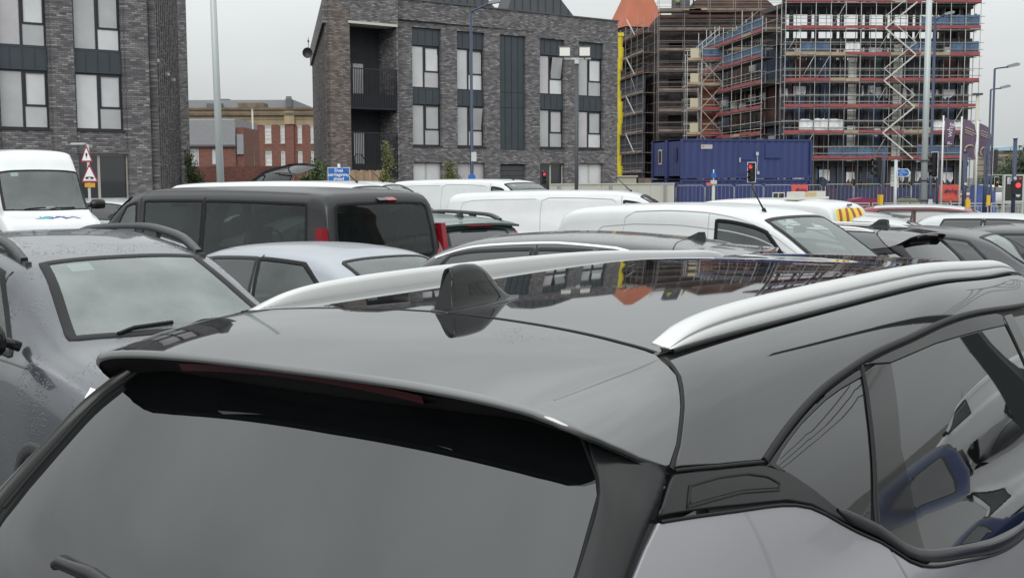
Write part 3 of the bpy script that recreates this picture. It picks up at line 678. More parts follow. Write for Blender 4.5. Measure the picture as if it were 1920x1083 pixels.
def build_vehicle(name, label, cat, sp, group=None):
    t = thing(name, label, cat, group=group)
    Bd = Body(sp['W'], sp['prof'], sp['belt'], sp.get('kind', 'car')); SC = Bd.SC; P = sp['paint']
    step = sp.get('step', .09); holes = []; glass = []
    T = Bd.T; aT, aB = Bd.a(sp.get('ktop', .80)), Bd.a(.03)
    def both(poly): return [(q, s_) for s_, q in ((1, poly), (-1, [(u, -v) for u, v in poly]))]
    for w in sp['side']:            # (x_rear_bottom, x_rear_top, x_front_top, x_front_bottom, material)
        xb0, xt0, xt1, xb1, gm = w[:5]; at_ = w[5] if len(w) > 5 else aT; ab_ = w[6] if len(w) > 6 else aB
        n = 14; top = [(T(xt0 + (xt1 - xt0) * i / n), at_) for i in range(n + 1)]; bot = [(T(xb1 + (xb0 - xb1) * i / n), ab_) for i in range(n + 1)]
        da = (ab_ - at_)
        poly = top + [((top[-1][0] * (1 - f) + bot[0][0] * f), at_ + da * f) for f in (.33, .66)] + bot + [((bot[-1][0] * (1 - f) + top[0][0] * f), ab_ - da * f) for f in (.33, .66)]
        for q, s_ in both(poly): glass.append(('side_window', q, gm))
    if sp.get('windscreen'):
        x0, x1 = sp['windscreen']; t0, t1 = T(x0), T(x1); a0, a1 = Bd.a(sp.get('kws', .955)), Bd.a(.90)
        q = [(t0, -a0)] + [(t0 + .02 * 0, a0 * k) for k in (-.5, 0, .5)] + [(t0, a0)] + [(t0 + (t1 - t0) * f, a0 + (a1 - a0) * f) for f in (.33, .66)] + [(t1, a1), (t1 + .03, a1 * .5), (t1 + .04, 0), (t1 + .03, -a1 * .5), (t1, -a1)] + [(t1 + (t0 - t1) * f, -(a1 + (a0 - a1) * f)) for f in (.33, .66)]
        glass.append(('windscreen', q, sp.get('wsmat', clr)))
    if sp.get('rearwin'):
        z0, z1, gm = sp['rearwin'][:3]; ra = sp['rearwin'][3] if len(sp['rearwin']) > 3 else .96
        t0, t1 = Bd.TZ(z0), Bd.TZ(z1); a0 = Bd.a(.93) * ra
        q = [(t0 + .03, -a0), (t0, -a0 * .93), (t0, 0), (t0, a0 * .93), (t0 + .03, a0), ((t0 + t1) / 2, a0), (t1 - .03, a0 * .97), (t1, a0 * .9), (t1, 0), (t1, -a0 * .9), (t1 - .03, -a0 * .97), ((t0 + t1) / 2, -a0)]
        glass.append(('rear_window', q, gm))
    tl = Bd.t[-1]
    arches = []
    for xw in sp['wheels']:
        for s_ in (1, -1):
            arches.append([(T(xw + .40 * math.cos(th)), s_ * (1.0 - (.46 * math.sin(th)) / SC[1] * .80)) for th in np.linspace(0.0, math.pi, 13)])
    outl = [(0.0, -1)] + [(tl, -1), (tl, 1), (0, 1)]
    see = [g for g in glass if g[2] in (clr, MATS.get('tinted_glass'), MATS.get('misted_glass'))]
    ov, F = None, None
    # skin with real openings for clear windows
    eps = .995
    outer = [(0, -eps), (tl, -eps), (tl, eps), (0, eps)]
    hol = [dense(g[1], .12) for g in see]
    hol = [[tuple(q) for q in h] for h in hol]
    arc_o = []
    dd = np.array(dense([tuple(np.array(q) * np.array(SC)) for q in outer], step)) / np.array(SC)
    V2, F = tri2(dd, step, hol, SC)
    c = np.array([V2[list(f)].mean(0) for f in F]); ok = np.ones(len(F), bool)
    for h in arches: ok &= ~inpoly(c, h)
    F = [f for f, k in zip(F, ok) if k]
    V = Bd(V2[:, 0], V2[:, 1]); me = mk_mesh('body', V, F, snormal(Bd, np.clip(V2[:, 0], .004, tl - .004), V2[:, 1]), P)
    body = link('body', me, t)
    if sp.get('roofpaint'):
        x0, x1 = sp['roofx']; ar = Bd.a(.9)
        panel('roof', Bd, [(T(x0), -ar), (T(x1), -ar), (T(x1), ar), (T(x0), ar)], sp['roofpaint'], t, off=.003, thick=.004, step=step, sc=SC)
    for nm, q, gm in glass:
        if sp.get('gasket', True):
            ribbon('window_seal', Bd, q, .045 if nm != 'windscreen' else .06, .006, rubber if gm is not privacy else satin_black, t, sc=SC, closed=True)
        panel(nm, Bd, q, gm, t, off=.001 if gm in (clr, MATS.get('tinted_glass'), MATS.get('misted_glass')) else .004, thick=.004, step=step, sc=SC)
    # interior behind the clear glass
    if see:
        x0, x1 = sp['cabin']; zf = .35; wi = Bd.W * .82; m = MB()
        m.box(x0, x1, -wi, wi, zf, zf + .04)
        m.build('cabin_floor', dash_m, t)
        xc = sp.get('dash', x1 - .55)
        m = MB(); zb = float(Bd.fb([xc])[0, 0]); m.prism([(xc - .12, zf), (xc - .18, zb - .18), (xc - .05, zb - .02), (xc + .55, zb - .03), (xc + .60, zf)], -wi, wi); m.build('dashboard', dash_m, t)
        m = MB(); cs = [(xc - .22 + .07 * math.sin(a_) * -.4, .36 + .185 * math.cos(a_), zb - .08 + .185 * math.sin(a_)) for a_ in np.linspace(0, 2 * math.pi, 21)]
        m.tube([(q[0], q[1] * sp.get('rhd', -1), q[2]) for q in cs], .016, 6); m.tube([(xc - .22, .36 * sp.get('rhd', -1), zb - .08), (xc - .05, .36 * sp.get('rhd', -1), zb - .14)], .05, 8); m.build('steering_wheel', satin_black, t)
        for xs in sp.get('seats', [xc - .95]):
            for ys in (.38, -.38):
                zs = zb - .50; m = MB()
                m.prism([(xs, zs), (xs + .50, zs + .02), (xs + .52, zs + .14), (xs + .08, zs + .16), (xs - .12, zs + .60), (xs - .22, zs + .62), (xs - .10, zs)], ys - .24, ys + .24)
                m.prism([(xs - .14, zs + .66), (xs - .22, zs + .84), (xs - .28, zs + .84), (xs - .25, zs + .66)], ys - .13, ys + .13)
                m.tube([(xs - .17, ys - .06, zs + .58), (xs - .21, ys - .06, zs + .7)], .012, 6); m.tube([(xs - .17, ys + .06, zs + .58), (xs - .21, ys + .06, zs + .7)], .012, 6)
                m.build('seat', seat_m, t)
        if sp.get('wsmat', clr) is not privacy and sp.get('windscreen'):
            tw = T(sp['windscreen'][0]) + .10; p = Bd([tw], [0])[0]; m = MB(); m.box(p[0] - .06, p[0] - .03, -.12, .12, p[2] - .12, p[2] - .04); m.bar((p[0] - .02, 0, p[2] - .03), (p[0] - .045, 0, p[2] - .07), .02); m.build('rear_view_mirror', satin_black, t)
            panel('sensor_shroud', Bd, [(T(sp['windscreen'][0]) + .02, -.09), (T(sp['windscreen'][0]) + .20, -.045), (T(sp['windscreen'][0]) + .20, .045), (T(sp['windscreen'][0]) + .02, .09)], satin_black, t, off=-.006, thick=.002, step=.06, sc=SC)
            q = T(sp['windscreen'][0]); a_ = -Bd.a(.96) * .78
            panel('windscreen_sticker', Bd, [(q + .04, a_), (q + .04, a_ + .07), (q + .13, a_ + .07), (q + .13, a_)], sticker, t, off=-.004, thick=.001, step=.05, sc=SC)
    # joints
    for x0, ab in sp.get('joints', []):
        for s_ in (1, -1):
            pts = [(T(x0) if k > 0 else T(x0) + dx_, s_ * (Bd.a(sp.get('kj', .86)) + (ab - Bd.a(.86)) * k / 6)) for k, dx_ in ((0, 0), (1, 0), (2, 0), (3, 0), (4, 0), (5, 0), (6, 0))]
            ribbon('door_joint', Bd, pts, .010, .001, gap_dark, t, sc=SC)
    for pts, w_, h_, mm_, nm_ in sp.get('lines', []):
        for s_ in (1, -1):
            q = [(T(x), s_ * (Bd.a(k) if k >= 0 else Bd.A[10] + (-k) * (1 - Bd.A[10]))) for x, k in pts]
            ribbon(nm_, Bd, q, w_, h_, mm_, t, sc=SC)
    # lamps
    for nm, pts, mm_ in sp.get('lamps', []):
        for s_ in (1, -1):
            panel(nm, Bd, [(u, s_ * v) for u, v in pts], mm_, t, off=.008, thick=.012, step=.06, sc=SC, bev=.004)
    if sp.get('rails'):
        x0, x1, k, rm, h = sp['rails']
        for s_ in (1, -1):
            m = MB(); xs = np.linspace(x0, x1, 20); pts = []; rs = []
            for i, x in enumerate(xs):
                p = Bd([T(x)], [s_ * Bd.a(k)])[0]; f = min(1, min(i, 19 - i) / 3.0); pts.append((p[0], p[1], p[2] + .012 + h * math.sin(f * math.pi / 2))); rs.append(.020)
            V_ = []
            for (x, y, z) in pts: V_ += [(x, y - .026, z - .03), (x, y - .020, z + .014), (x, y + .020, z + .014), (x, y + .026, z - .03)]
            m.add(V_, [(i * 4 + j, i * 4 + (j + 1) % 4, (i + 1) * 4 + (j + 1) % 4, (i + 1) * 4 + j) for i in range(19) for j in range(4)] + [(0, 1, 2, 3), (79, 78, 77, 76)], True)
            for i in (0, 6, 13, 19):
                x, y, z = pts[i]; m.box(x - .06, x + .06, y - .018, y + .018, z - h - .03, z - .008)
            m.build('roof_rail', rm, t)
    if sp.get('fin'):
        x = sp['fin']; p = Bd([T(x)], [0])[0]; m = MB()
        V_ = [(x - .015, .022, p[2] - .01), (x - .015, -.022, p[2] - .01), (x + .20, 0, p[2] - .005), (x + .0, .006, p[2] + .070), (x + .0, -.006, p[2] + .070), (x + .05, .007, p[2] + .068), (x + .05, -.007, p[2] + .068), (x + .12, .006, p[2] + .035), (x + .12, -.006, p[2] + .035), (x + .08, .028, p[2] - .008), (x + .08, -.028, p[2] - .008)]
        m.add(V_, [(0, 3, 4, 1), (3, 5, 6, 4), (5, 7, 8, 6), (7, 2, 8), (0, 9, 5, 3), (9, 7, 5), (9, 2, 7), (1, 4, 6, 10), (10, 6, 8), (10, 8, 2)]); m.build('antenna_fin', black_gloss, t)
    if sp.get('whip'):
        x, y, dx, h = sp['whip']; p = Bd([T(x)], [0])[0]; m = MB(); m.tube([(x, y, p[2] - .02), (x - .01, y, p[2] + .03)], [.03, .018], 8); m.tube([(x, y, p[2] + .0), (x + dx, y, p[2] + h)], [.010, .005], 6); m.build('whip_aerial', rubber, t)
    if sp.get('mirror'):
        x, z, sz = sp['mirror']
        for s_ in (1, -1):
            yb = float(np.abs(Bd([T(x)], [Bd.A[10]])[0][1])); m = MB()
            m.tube([(x + .02, s_ * (yb - .02), z - .05), (x, s_ * (yb + .09), z)], .028, 8)
            y0, y1 = yb + .06, yb + .06 + .20 * sz; hz = .075 * sz
            sec = [(-.5, -.75), (-.8, 0), (-.5, .8), (.1, 1), (.6, .7), (.9, 0), (.5, -.8), (0, -.95)]
            V_ = []
            for y, f, dz in ((y0, .55, -.01), (y0 + .03, .9, 0), ((y0 + y1) / 2, 1, .005), (y1 - .02, .85, .0), (y1, .45, -.005)):
                V_ += [(x + .07 * q[0] * f * sz, s_ * y, z + dz + hz * q[1] * f) for q in sec]
            n = 8; m.add(V_, [(i * n + j, i * n + (j + 1) % n, (i + 1) * n + (j + 1) % n, (i + 1) * n + j) for i in range(4) for j in range(n)] + [tuple(range(n)), tuple(range(4 * n, 5 * n))], True)
            o = m.build('door_mirror', sp.get('mirmat', black_gloss), t)
    if sp.get('spoiler'):
        x, z, l, w_, sm_ = sp['spoiler']; m = MB(); V_ = []
        for y in np.linspace(-w_, w_, 9):
            f = 1 - .25 * (y / w_)**2; dz = -.03 * (y / w_)**2
            V_ += [(x + .12, y, z + dz + .012), (x - l * f, y, z + dz - .02), (x - l * f + .01, y, z + dz - .045), (x + .10, y, z + dz - .05)]
        m.add(V_, [(i * 4 + j, i * 4 + (j + 1) % 4, (i + 1) * 4 + (j + 1) % 4, (i + 1) * 4 + j) for i in range(8) for j in range(4)] + [(0, 1, 2, 3), (35, 34, 33, 32)], False)
        m.build('rear_spoiler', sm_, t)
        m = MB(); m.box(x - l * .98, x - l * .9, -.18, .18, z - .052, z - .036); m.build('brake_lamp', lamp_red, t)
    if sp.get('wipers') and sp.get('windscreen'):
        x0 = sp['windscreen'][1]; q = T(x0)
        for y0_, y1_ in ((.08, .6), (-.55, -.02)):
            ps = [Bd([q + .03], [y0_ / Bd.W * Bd.a(.9)])[0] + np.array([0, 0, .012]), Bd([q - .01], [(y0_ * .7 + y1_ * .3) / Bd.W * Bd.a(.9)])[0] + np.array([0, 0, .014]), Bd([q - .03], [y1_ * 1.15 / Bd.W * Bd.a(.9)])[0] + np.array([0, 0, .012])]
            m = MB(); m.tube(ps, .012, 5); m.build('wiper', rubber, t)
    wheels(t, sp['wheels'], sp['W'] / 2 - .13, sp.get('R', .33))
    # number plates stay plain: nothing of them shows
    return t, Bd

def put(o, px, d, yaw, z=-.2, ref=(0, 0)):
    """stand a vehicle with its local point ref over photo column px at distance d; yaw is its heading from straight ahead, clockwise"""
    X, Y, _ = at(px, d); s, c = math.sin(math.radians(yaw)), math.cos(math.radians(yaw))
    o.location = (X - (ref[0] * s - ref[1] * c), Y - (ref[0] * c + ref[1] * s), z)
    o.rotation_euler = (0, 0, math.pi / 2 - math.radians(yaw))
    return o

VAN_M = dict(W=1.92, kind='van', step=.10, paint=white_p, belt=[(0, 1.18), (3.6, 1.12), (5, .95)],
    prof=[(.06, .35, .93), (.02, .75, .965), (.04, 1.15, .97), (.10, 1.60, .96), (.15, 1.83, .95), (.24, 1.91, .95), (.7, 1.94, .965), (2.0, 1.96, .97), (3.1, 1.95, .96), (3.5, 1.90, .945), (3.72, 1.80, .94), (4.38, 1.24, .96), (4.52, 1.17, .96), (4.92, .98, .93), (5.02, .80, .88), (5.04, .55, .84), (4.98, .32, .78)],
    wheels=(.98, 4.05), windscreen=(3.60, 4.38), wipers=True, mirror=(3.95, 1.28, 1.1), mirmat=satin_black, whip=(3.35, 0, -.28, .26))
# ================================================================== the car park
mist = clear_glass('misted_glass', (.6, .68, .66), .24)
# slate grey crossover on the left, facing the camera
spec = dict(W=1.86, kind='car', step=.07, paint=grey_p, belt=[(0, 1.12), (1.5, 1.10), (3.3, 1.08), (4.5, .88)],
    prof=[(.08, .35, .90), (.0, .65, .93), (.03, .98, .93), (.14, 1.15, .92), (.42, 1.50, .90), (.58, 1.59, .92), (1.1, 1.68, .95), (1.8, 1.71, .97), (2.3, 1.66, .97), (2.62, 1.585, .955), (2.80, 1.51, .94), (3.34, 1.21, .965), (3.46, 1.16, .97), (4.05, 1.07, .95), (4.36, .95, .88), (4.48, .66, .80), (4.42, .32, .72)],
    wheels=(.85, 3.6), R=.35, windscreen=(2.66, 3.34), wsmat=mist, wipers=True, mirror=(3.10, 1.20, 1.5), cabin=(.6, 3.3), dash=2.95, seats=[1.95, 1.0],
    side=[(1.55, 1.62, 2.55, 3.02, clr), (.85, .95, 1.50, 1.45, privacy), (.42, .60, .88, .78, privacy)], rearwin=(1.12, 1.46, privacy), joints=[(1.5, .9), (2.62, .9)],
    rails=(.62, 2.58, .93, mat('black_rail', (.045, .045, .048), .4), .045), fin=.62,
    lamps=[('headlamp', [(4.95, .50), (5.25, .42), (5.30, .56), (5.0, .60)], lamp_white)],
    lines=[([(.5, -.05), (2.0, -.07), (3.3, -.04)], .012, .002, black_gloss, 'waist_trim')])
SUV, BD_SUV = build_vehicle('parked_car', 'rain-spotted slate grey crossover with black roof rails, facing the camera at the left edge', 'car', spec)
put(SUV, 236, 7.03, 137, z=-.20, ref=(2.72, 0))
def arch_trim(root, Bd, xs):
    for xw in xs:
        for s_ in (1, -1):
            q = [(Bd.T(xw + .43 * math.cos(th)), s_ * (1.0 - (.50 * math.sin(th)) / Bd.SC[1] * .80)) for th in np.linspace(.05, math.pi - .05, 15)]
            ribbon('arch_trim', Bd, q, .07, .012, grain_black, root, sc=Bd.SC)
arch_trim(SUV, BD_SUV, (.85, 3.6))

tint = clear_glass('tinted_glass', (.50, .62, .60), .01, 1.5)
# black minibus, tail towards us

spec = dict(VAN_M); spec.update(paint=black_p, step=.08, side=[(.36, .42, 2.05, 2.05, tint), (2.11, 2.11, 3.22, 3.22, tint), (3.36, 3.40, 3.62, 4.16, clr)], rearwin=(1.20, 1.78, tint, .92), whip=None,
    cabin=(.25, 4.1), dash=3.75, seats=[2.75, 1.95, 1.05], joints=[(2.08, .75), (3.30, .75)])
MBUS, BDm = build_vehicle('parked_van', 'black minibus with tinted side windows, turned away, behind the silver saloon', 'van', spec)
put(MBUS, 603, 12.0, -50, z=-.21, ref=(.05, .94)); MBUS.scale = (1.07, 1, 1)
for s_ in (1, -1):
    q = [(BDm.TZ(1.05), s_ * BDm.a(.10)), (BDm.TZ(1.05), s_ * BDm.a(.78)), (BDm.TZ(1.38), s_ * BDm.a(.80)), (BDm.TZ(1.42), s_ * BDm.a(.5)), (BDm.TZ(1.40), s_ * BDm.a(.10))]
    lw = MB(); lw.prism([(.0, 1.16), (.12, 1.16), (.15, 1.54), (.06, 1.54)], *((.85, .93) if s_ > 0 else (-.925, -.85)))
    lw.build('tail_lamp', lamp_red, MBUS)
    lw = MB(); (lw.prism([(-.004, 1.06), (.11, 1.06), (.12, 1.159), (-.004, 1.159)], *((.855, .934) if s_ > 0 else (-.929, -.855)))); lw.build('reversing_lamp', lamp_white, MBUS)
m = MB(); m.prism([(.10, 1.815), (.20, 1.86), (.22, 1.845), (.12, 1.79)], -.06, .06); m.build('lamp_housing', black_gloss, MBUS)
m = MB(); m.prism([(.097, 1.815), (.197, 1.86), (.217, 1.845), (.117, 1.79)], -.20, -.06); m.build('brake_lamp', lamp_red, MBUS)

m = MB(); m.bar((.12, -.02, 1.18), (.19, -.02, 1.76), .05); m.build('door_pillar', satin_black, MBUS)

# silver saloon in front of it
spec = dict(W=1.80, kind='car', step=.08, paint=silver_p, belt=[(0, .98), (1.5, .95), (3.3, .92), (4.6, .75)],
    prof=[(.08, .35, .88), (.0, .62, .92), (.03, .93, .90), (.22, 1.02, .90), (.62, 1.06, .93), (1.28, 1.37, .93), (1.5, 1.42, .94), (2.1, 1.455, .96), (2.6, 1.44, .96), (2.85, 1.39, .95), (3.45, 1.03, .97), (3.6, .99, .97), (4.2, .90, .94), (4.52, .76, .86), (4.6, .58, .80), (4.55, .32, .72)],
    wheels=(.95, 3.70), windscreen=(2.88, 3.46), side=[(.98, 1.52, 2.04, 2.00, clr), (2.06, 2.08, 2.80, 3.25, privacy)], rearwin=(1.085, 1.36, clr, .95), cabin=(.95, 3.4), dash=3.1, seats=[2.1, 1.15], joints=[(2.03, .9)],
    mirror=(3.1, 1.0, 1.0), mirmat=silver_p)
SAL, _ = build_vehicle('parked_car', 'pale silver saloon between the grey crossover and the black minibus', 'car', spec)
put(SAL, 728, 9.8, -52, z=-.17, ref=(1.3, -.1))

# grey-green estate with tall red tail lamps
spec = dict(W=1.80, kind='car', step=.08, paint=green_p, belt=[(0, 1.0), (3.3, .97), (4.5, .8)],
    prof=[(.10, .35, .90), (.02, .60, .93), (.04, .95, .93), (.10, 1.10, .92), (.30, 1.48, .90), (.42, 1.585, .91), (.8, 1.62, .94), (1.8, 1.64, .96), (2.5, 1.60, .96), (2.8, 1.53, .95), (3.4, 1.08, .97), (3.55, 1.02, .97), (4.2, .92, .92), (4.45, .78, .85), (4.5, .55, .8), (4.45, .32, .72)],
    wheels=(.85, 3.65), windscreen=(2.74, 3.38), wsmat=privacy, side=[(.55, .62, 1.5, 1.5, privacy), (1.55, 1.55, 2.62, 3.05, privacy)], rearwin=(1.06, 1.47, privacy, .86), spoiler=(.40, 1.575, .16, .60, green_p),
    rails=(.55, 2.6, .93, mat('black_rail', ()), .05), fin=.62)
EST, BDe = build_vehicle('parked_car', 'grey-green estate car with tall red tail lamps beside the black minibus', 'car', spec)
put(EST, 912, 13.6, -35, z=-.24, ref=(.1, 0))
for s_ in (1, -1):
    q = [(BDe.TZ(.95), s_ * .30), (BDe.TZ(.95), s_ * .405), (BDe.TZ(1.25), s_ * .395), (BDe.TZ(1.50), s_ * .365), (BDe.TZ(1.53), s_ * .31), (BDe.TZ(1.25), s_ * .315)]
    panel('tail_lamp', BDe, q, lamp_red, EST, off=.012, thick=.02, step=.05, sc=BDe.SC, bev=.006)

# charcoal estate with chrome window line, just beyond the near car
spec = dict(W=1.84, kind='car', step=.07, paint=char_p, belt=[(0, 1.06), (1.5, 1.02), (3.3, .97), (4.6, .8)],
    prof=[(.10, .35, .90), (.0, .62, .93), (.04, 1.0, .93), (.14, 1.12, .92), (.50, 1.46, .90), (.66, 1.53, .91), (1.1, 1.59, .93), (1.8, 1.62, .96), (2.5, 1.585, .96), (2.85, 1.50, .95), (3.45, 1.10, .97), (3.6, 1.04, .97), (4.2, .95, .93), (4.5, .80, .85), (4.6, .58, .8), (4.55, .32, .72)],
    wheels=(.9, 3.75), windscreen=(2.80, 3.46), wsmat=privacy, side=[(.62, .90, 1.45, 1.25, privacy), (1.42, 1.5, 1.95, 1.95, privacy), (2.0, 2.0, 2.75, 3.2, privacy)], rearwin=(1.14, 1.42, privacy, .88), spoiler=(.62, 1.525, .34, .62, char_p), fin=.80,
    lines=[([(.58, .30), (.72, .55), (.95, .74), (1.3, .85), (1.8, .88), (2.4, .87), (2.9, .84)], .030, .006, chrome, 'chrome_trim')], joints=[(1.97, .9)])
CES, BDc = build_vehicle('parked_car', 'charcoal estate car with chrome window line and long roof spoiler behind the near car', 'car', spec)
put(CES, 1322, 9.3, -63, z=-.22, ref=(.80, 0))
ribbon('hatch_joint', BDc, [(BDc.T(.86), -.33), (BDc.T(.90), -.2), (BDc.T(.91), 0), (BDc.T(.90), .2), (BDc.T(.86), .33)], .010, .0015, gap_dark, CES, sc=BDc.SC)
ribbon('hatch_joint', BDc, [(BDc.T(.86), .33), (BDc.T(.70), .37), (BDc.T(.55), .42)], .010, .0015, gap_dark, CES, sc=BDc.SC)

# small white panel van, nose to the right
KSPEC = spec = dict(W=1.81, kind='van', step=.07, paint=white_p, belt=[(0, 1.10), (3.2, 1.06), (4.3, .9)],
    prof=[(.08, .35, .92), (.02, .70, .955), (.04, 1.1, .955), (.10, 1.50, .93), (.17, 1.68, .91), (.32, 1.76, .92), (.7, 1.80, .94), (1.6, 1.82, .96), (2.3, 1.79, .95), (2.65, 1.72, .94), (2.85, 1.62, .93), (3.62, 1.12, .95), (3.78, 1.06, .95), (4.18, .95, .92), (4.34, .80, .88), (4.38, .55, .84), (4.32, .32, .78)],
    wheels=(.85, 3.55), windscreen=(2.74, 3.64), wipers=True, cabin=(2.0, 3.5), dash=3.2, seats=[2.25], side=[(2.22, 2.22, 2.78, 3.34, clr)], mirror=(3.3, 1.16, 1.2), mirmat=satin_black, whip=(2.55, -.35, -.16, .26),
    lines=[([(.62, .35), (.66, .55), (.78, .66), (1.2, .70), (1.8, .70), (2.4, .66), (3.0, .62)], .016, .003, mat('white_crease', (.40, .41, .42), .5), 'body_crease'),
           ([(1.05, -.2), (1.05, .5), (1.08, .80), (1.2, .88), (1.6, .90), (2.1, .90), (2.5, .86), (2.9, .80), (3.2, .72)], .010, .002, mat('white_crease', ()), 'door_joint'),
           ([(2.12, .88), (2.12, .5), (2.12, -.2)], .010, .002, mat('white_crease', ()), 'door_joint')])
KAN, BDk = build_vehicle('parked_van', 'small white panel van with curved cab window and bent whip aerial, nose to the right', 'van', spec, group=None)
put(KAN, 1030, 13.4, 130, z=-.26, ref=(.1, -.85))

# longer white vans behind, nose to the right
crease = mat('white_crease', ())
spec = dict(VAN_M); spec.update(side=[(3.30, 3.30, 3.62, 4.16, clr)], cabin=(3.0, 4.3), dash=3.75, seats=[2.95],
    lines=[([(.35, -.3), (.35, .5), (.42, .75), (.6, .80), (1.2, .81), (1.75, .81)], .014, .003, crease, 'body_crease'), ([(1.82, -.3), (1.82, .5), (1.85, .78), (1.98, .84), (2.6, .84), (3.1, .82), (3.17, .75)], .014, .003, crease, 'body_crease'),
           ([(3.26, .9), (3.24, .5), (3.22, -.3)], .012, .002, crease, 'door_joint')], joints=[])
VA, _ = build_vehicle('parked_van', 'long white panel van in front of the dark brick flats, right behind the grey-green estate', 'van', spec)
put(VA, 834, 21.0, 101, z=-.34, ref=(.1, -.9))
VB = copy_tree(VA); VB['label'] = 'white panel van parked furthest back before the flats, behind the black minibus tail'
put(VB, 724, 29.0, 126, z=-.14, ref=(.1, -.9))
VD = copy_tree(VA); VD['label'] = 'white van roof rising just behind the long grey roof of the black minibus'
put(VD, 434, 26.0, 104, z=-.17, ref=(.1, -.9))
VE = copy_tree(VA); VE['label'] = 'low white van showing only a strip of roof above the minibus cab'
put(VE, 303, 20.0, 108, z=-.16, ref=(.1, -.9))
for o in (VA, VB, VD, VE): o['group'] = 'white vans behind the black minibus'

# white recovery van with chevron rear doors
spec = dict(KSPEC); spec.update(side=[(2.22, 2.22, 2.78, 3.34, privacy)], wsmat=privacy, whip=None, lines=[([(.62, .35), (.66, .55), (.78, .66), (1.2, .70), (1.8, .70)], .014, .003, crease, 'body_crease')])
CHV, BDv = build_vehicle('parked_van', 'white service van with red and yellow chevrons and an amber light bar', 'van', spec)
put(CHV, 1596, 19.0, -52, z=-.33, ref=(.1, 0))
yel = mat('chevron_yellow', (.75, .60, .03), .5); redc = mat('chevron_red', (.38, .05, .03), .5)
zc0, zc1 = 1.16, 1.66
panel('chevron_backing', BDv, [(BDv.TZ(zc0), -.31), (BDv.TZ(zc0), .31), (BDv.TZ(zc1), .28), (BDv.TZ(zc1), -.28)], yel, CHV, off=.006, thick=.006, step=.08, sc=BDv.SC)
for s_ in (1, -1):
    for k in range(2):
        a0 = .03 + k * .14
        panel('chevron_stripe', BDv, [(BDv.TZ(zc0), s_ * min(.30, a0 + .06)), (BDv.TZ(zc0), s_ * min(.31, a0 + .13)), (BDv.TZ(zc1), s_ * (min(.27, a0 + .05))), (BDv.TZ(zc1), s_ * (a0))], redc, CHV, off=.010, thick=.003, step=.08, sc=BDv.SC)
m = MB(); m.box(.75, 1.0, -.62, .62, 1.80, 1.84); m.box(.80, .95, -.60, -.22, 1.84, 1.93); m.box(.80, .95, .22, .60, 1.84, 1.93); m.build('light_bar', mat('pale_plastic', (.6, .6, .55), .5), CHV)
m = MB(); m.box(.79, .96, -.20, .20, 1.835, 1.92); m.build('amber_lens', mat('amber_lens', (.55, .42, .22), .3), CHV)
m = MB(); m.box(.14, .18, -.12, .0, 1.70, 1.73); m.build('brake_lamp', lamp_dark, CHV)

# the same two-tone crossover, further off
TW = copy_tree(hero); TW['label'] = 'smaller two-tone crossover with black roof parked beyond the small white panel van'; TW['group'] = 'two-tone pearl grey crossovers'; hero['group'] = 'two-tone pearl grey crossovers'
put(TW, 1666, 13.6, -50, z=-.30, ref=(.72, 0))

# dark hatchback facing right
HATCH = dict(W=1.80, kind='car', step=.09, paint=dgrey_p, belt=[(0, .99), (3.2, .95), (4.3, .8)],
    prof=[(.10, .35, .90), (.02, .60, .93), (.04, .95, .93), (.12, 1.08, .92), (.42, 1.38, .90), (.60, 1.44, .91), (1.0, 1.47, .94), (1.7, 1.48, .96), (2.3, 1.44, .96), (2.6, 1.37, .95), (3.25, 1.0, .97), (3.4, .96, .97), (4.0, .86, .92), (4.25, .72, .85), (4.3, .52, .8), (4.25, .32, .72)],
    wheels=(.8, 3.45), windscreen=(2.56, 3.22), wipers=True, cabin=(1.2, 3.2), dash=2.85, seats=[1.9], side=[(.62, .80, 1.45, 1.4, privacy), (1.5, 1.5, 2.45, 2.9, privacy)], rearwin=(1.04, 1.34, privacy, .88), mirror=(2.85, 1.03, 1.1), joints=[(1.47, .9)])
DH, _ = build_vehicle('parked_car', 'dark grey hatchback with black door mirror and rain-streaked windscreen, right of the two-tone crossover', 'car', HATCH)
put(DH, 1846, 14.9, 124, z=-.28, ref=(2.5, 0))
spec = dict(HATCH); spec.update(paint=lsilver_p)
LS, _ = build_vehicle('parked_car', 'light silver hatchback with pale bonnet beyond the chevron van', 'car', spec)
put(LS, 1668, 20.0, 112, z=-.22, ref=(2.5, 0))
LS2 = copy_tree(LS); LS2['label'] = 'silver hatchback roof wedged between the light silver hatchback and the red car'; put(LS2, 1722, 19.2, 112, z=-.27, ref=(2.7, 0))
spec = dict(HATCH); spec.update(paint=red_p, roofpaint=lsilver_p, roofx=(.7, 2.4))
RD, _ = build_vehicle('parked_car', 'dark red hatchback with wet roof in front of the guard rail', 'car', spec)
put(RD, 1828, 23.5, 112, z=-.20, ref=(2.6, 0))
DK = copy_tree(DH); DK['label'] = 'dark car cut off by the right edge, behind the dark grey hatchback'; put(DK, 1915, 16.0, 118, z=-.30, ref=(1.2, 0))
WR = copy_tree(LS); WR['label'] = 'pale car nose just entering at the right edge before the railings'; put(WR, 1945, 21.0, 118, z=-.30, ref=(2.3, 0))
GB = copy_tree(LS); GB['label'] = 'silver car between the white high-roof van and the black minibus'; put(GB, 215, 30, 118, z=-.13, ref=(1.5, 0))

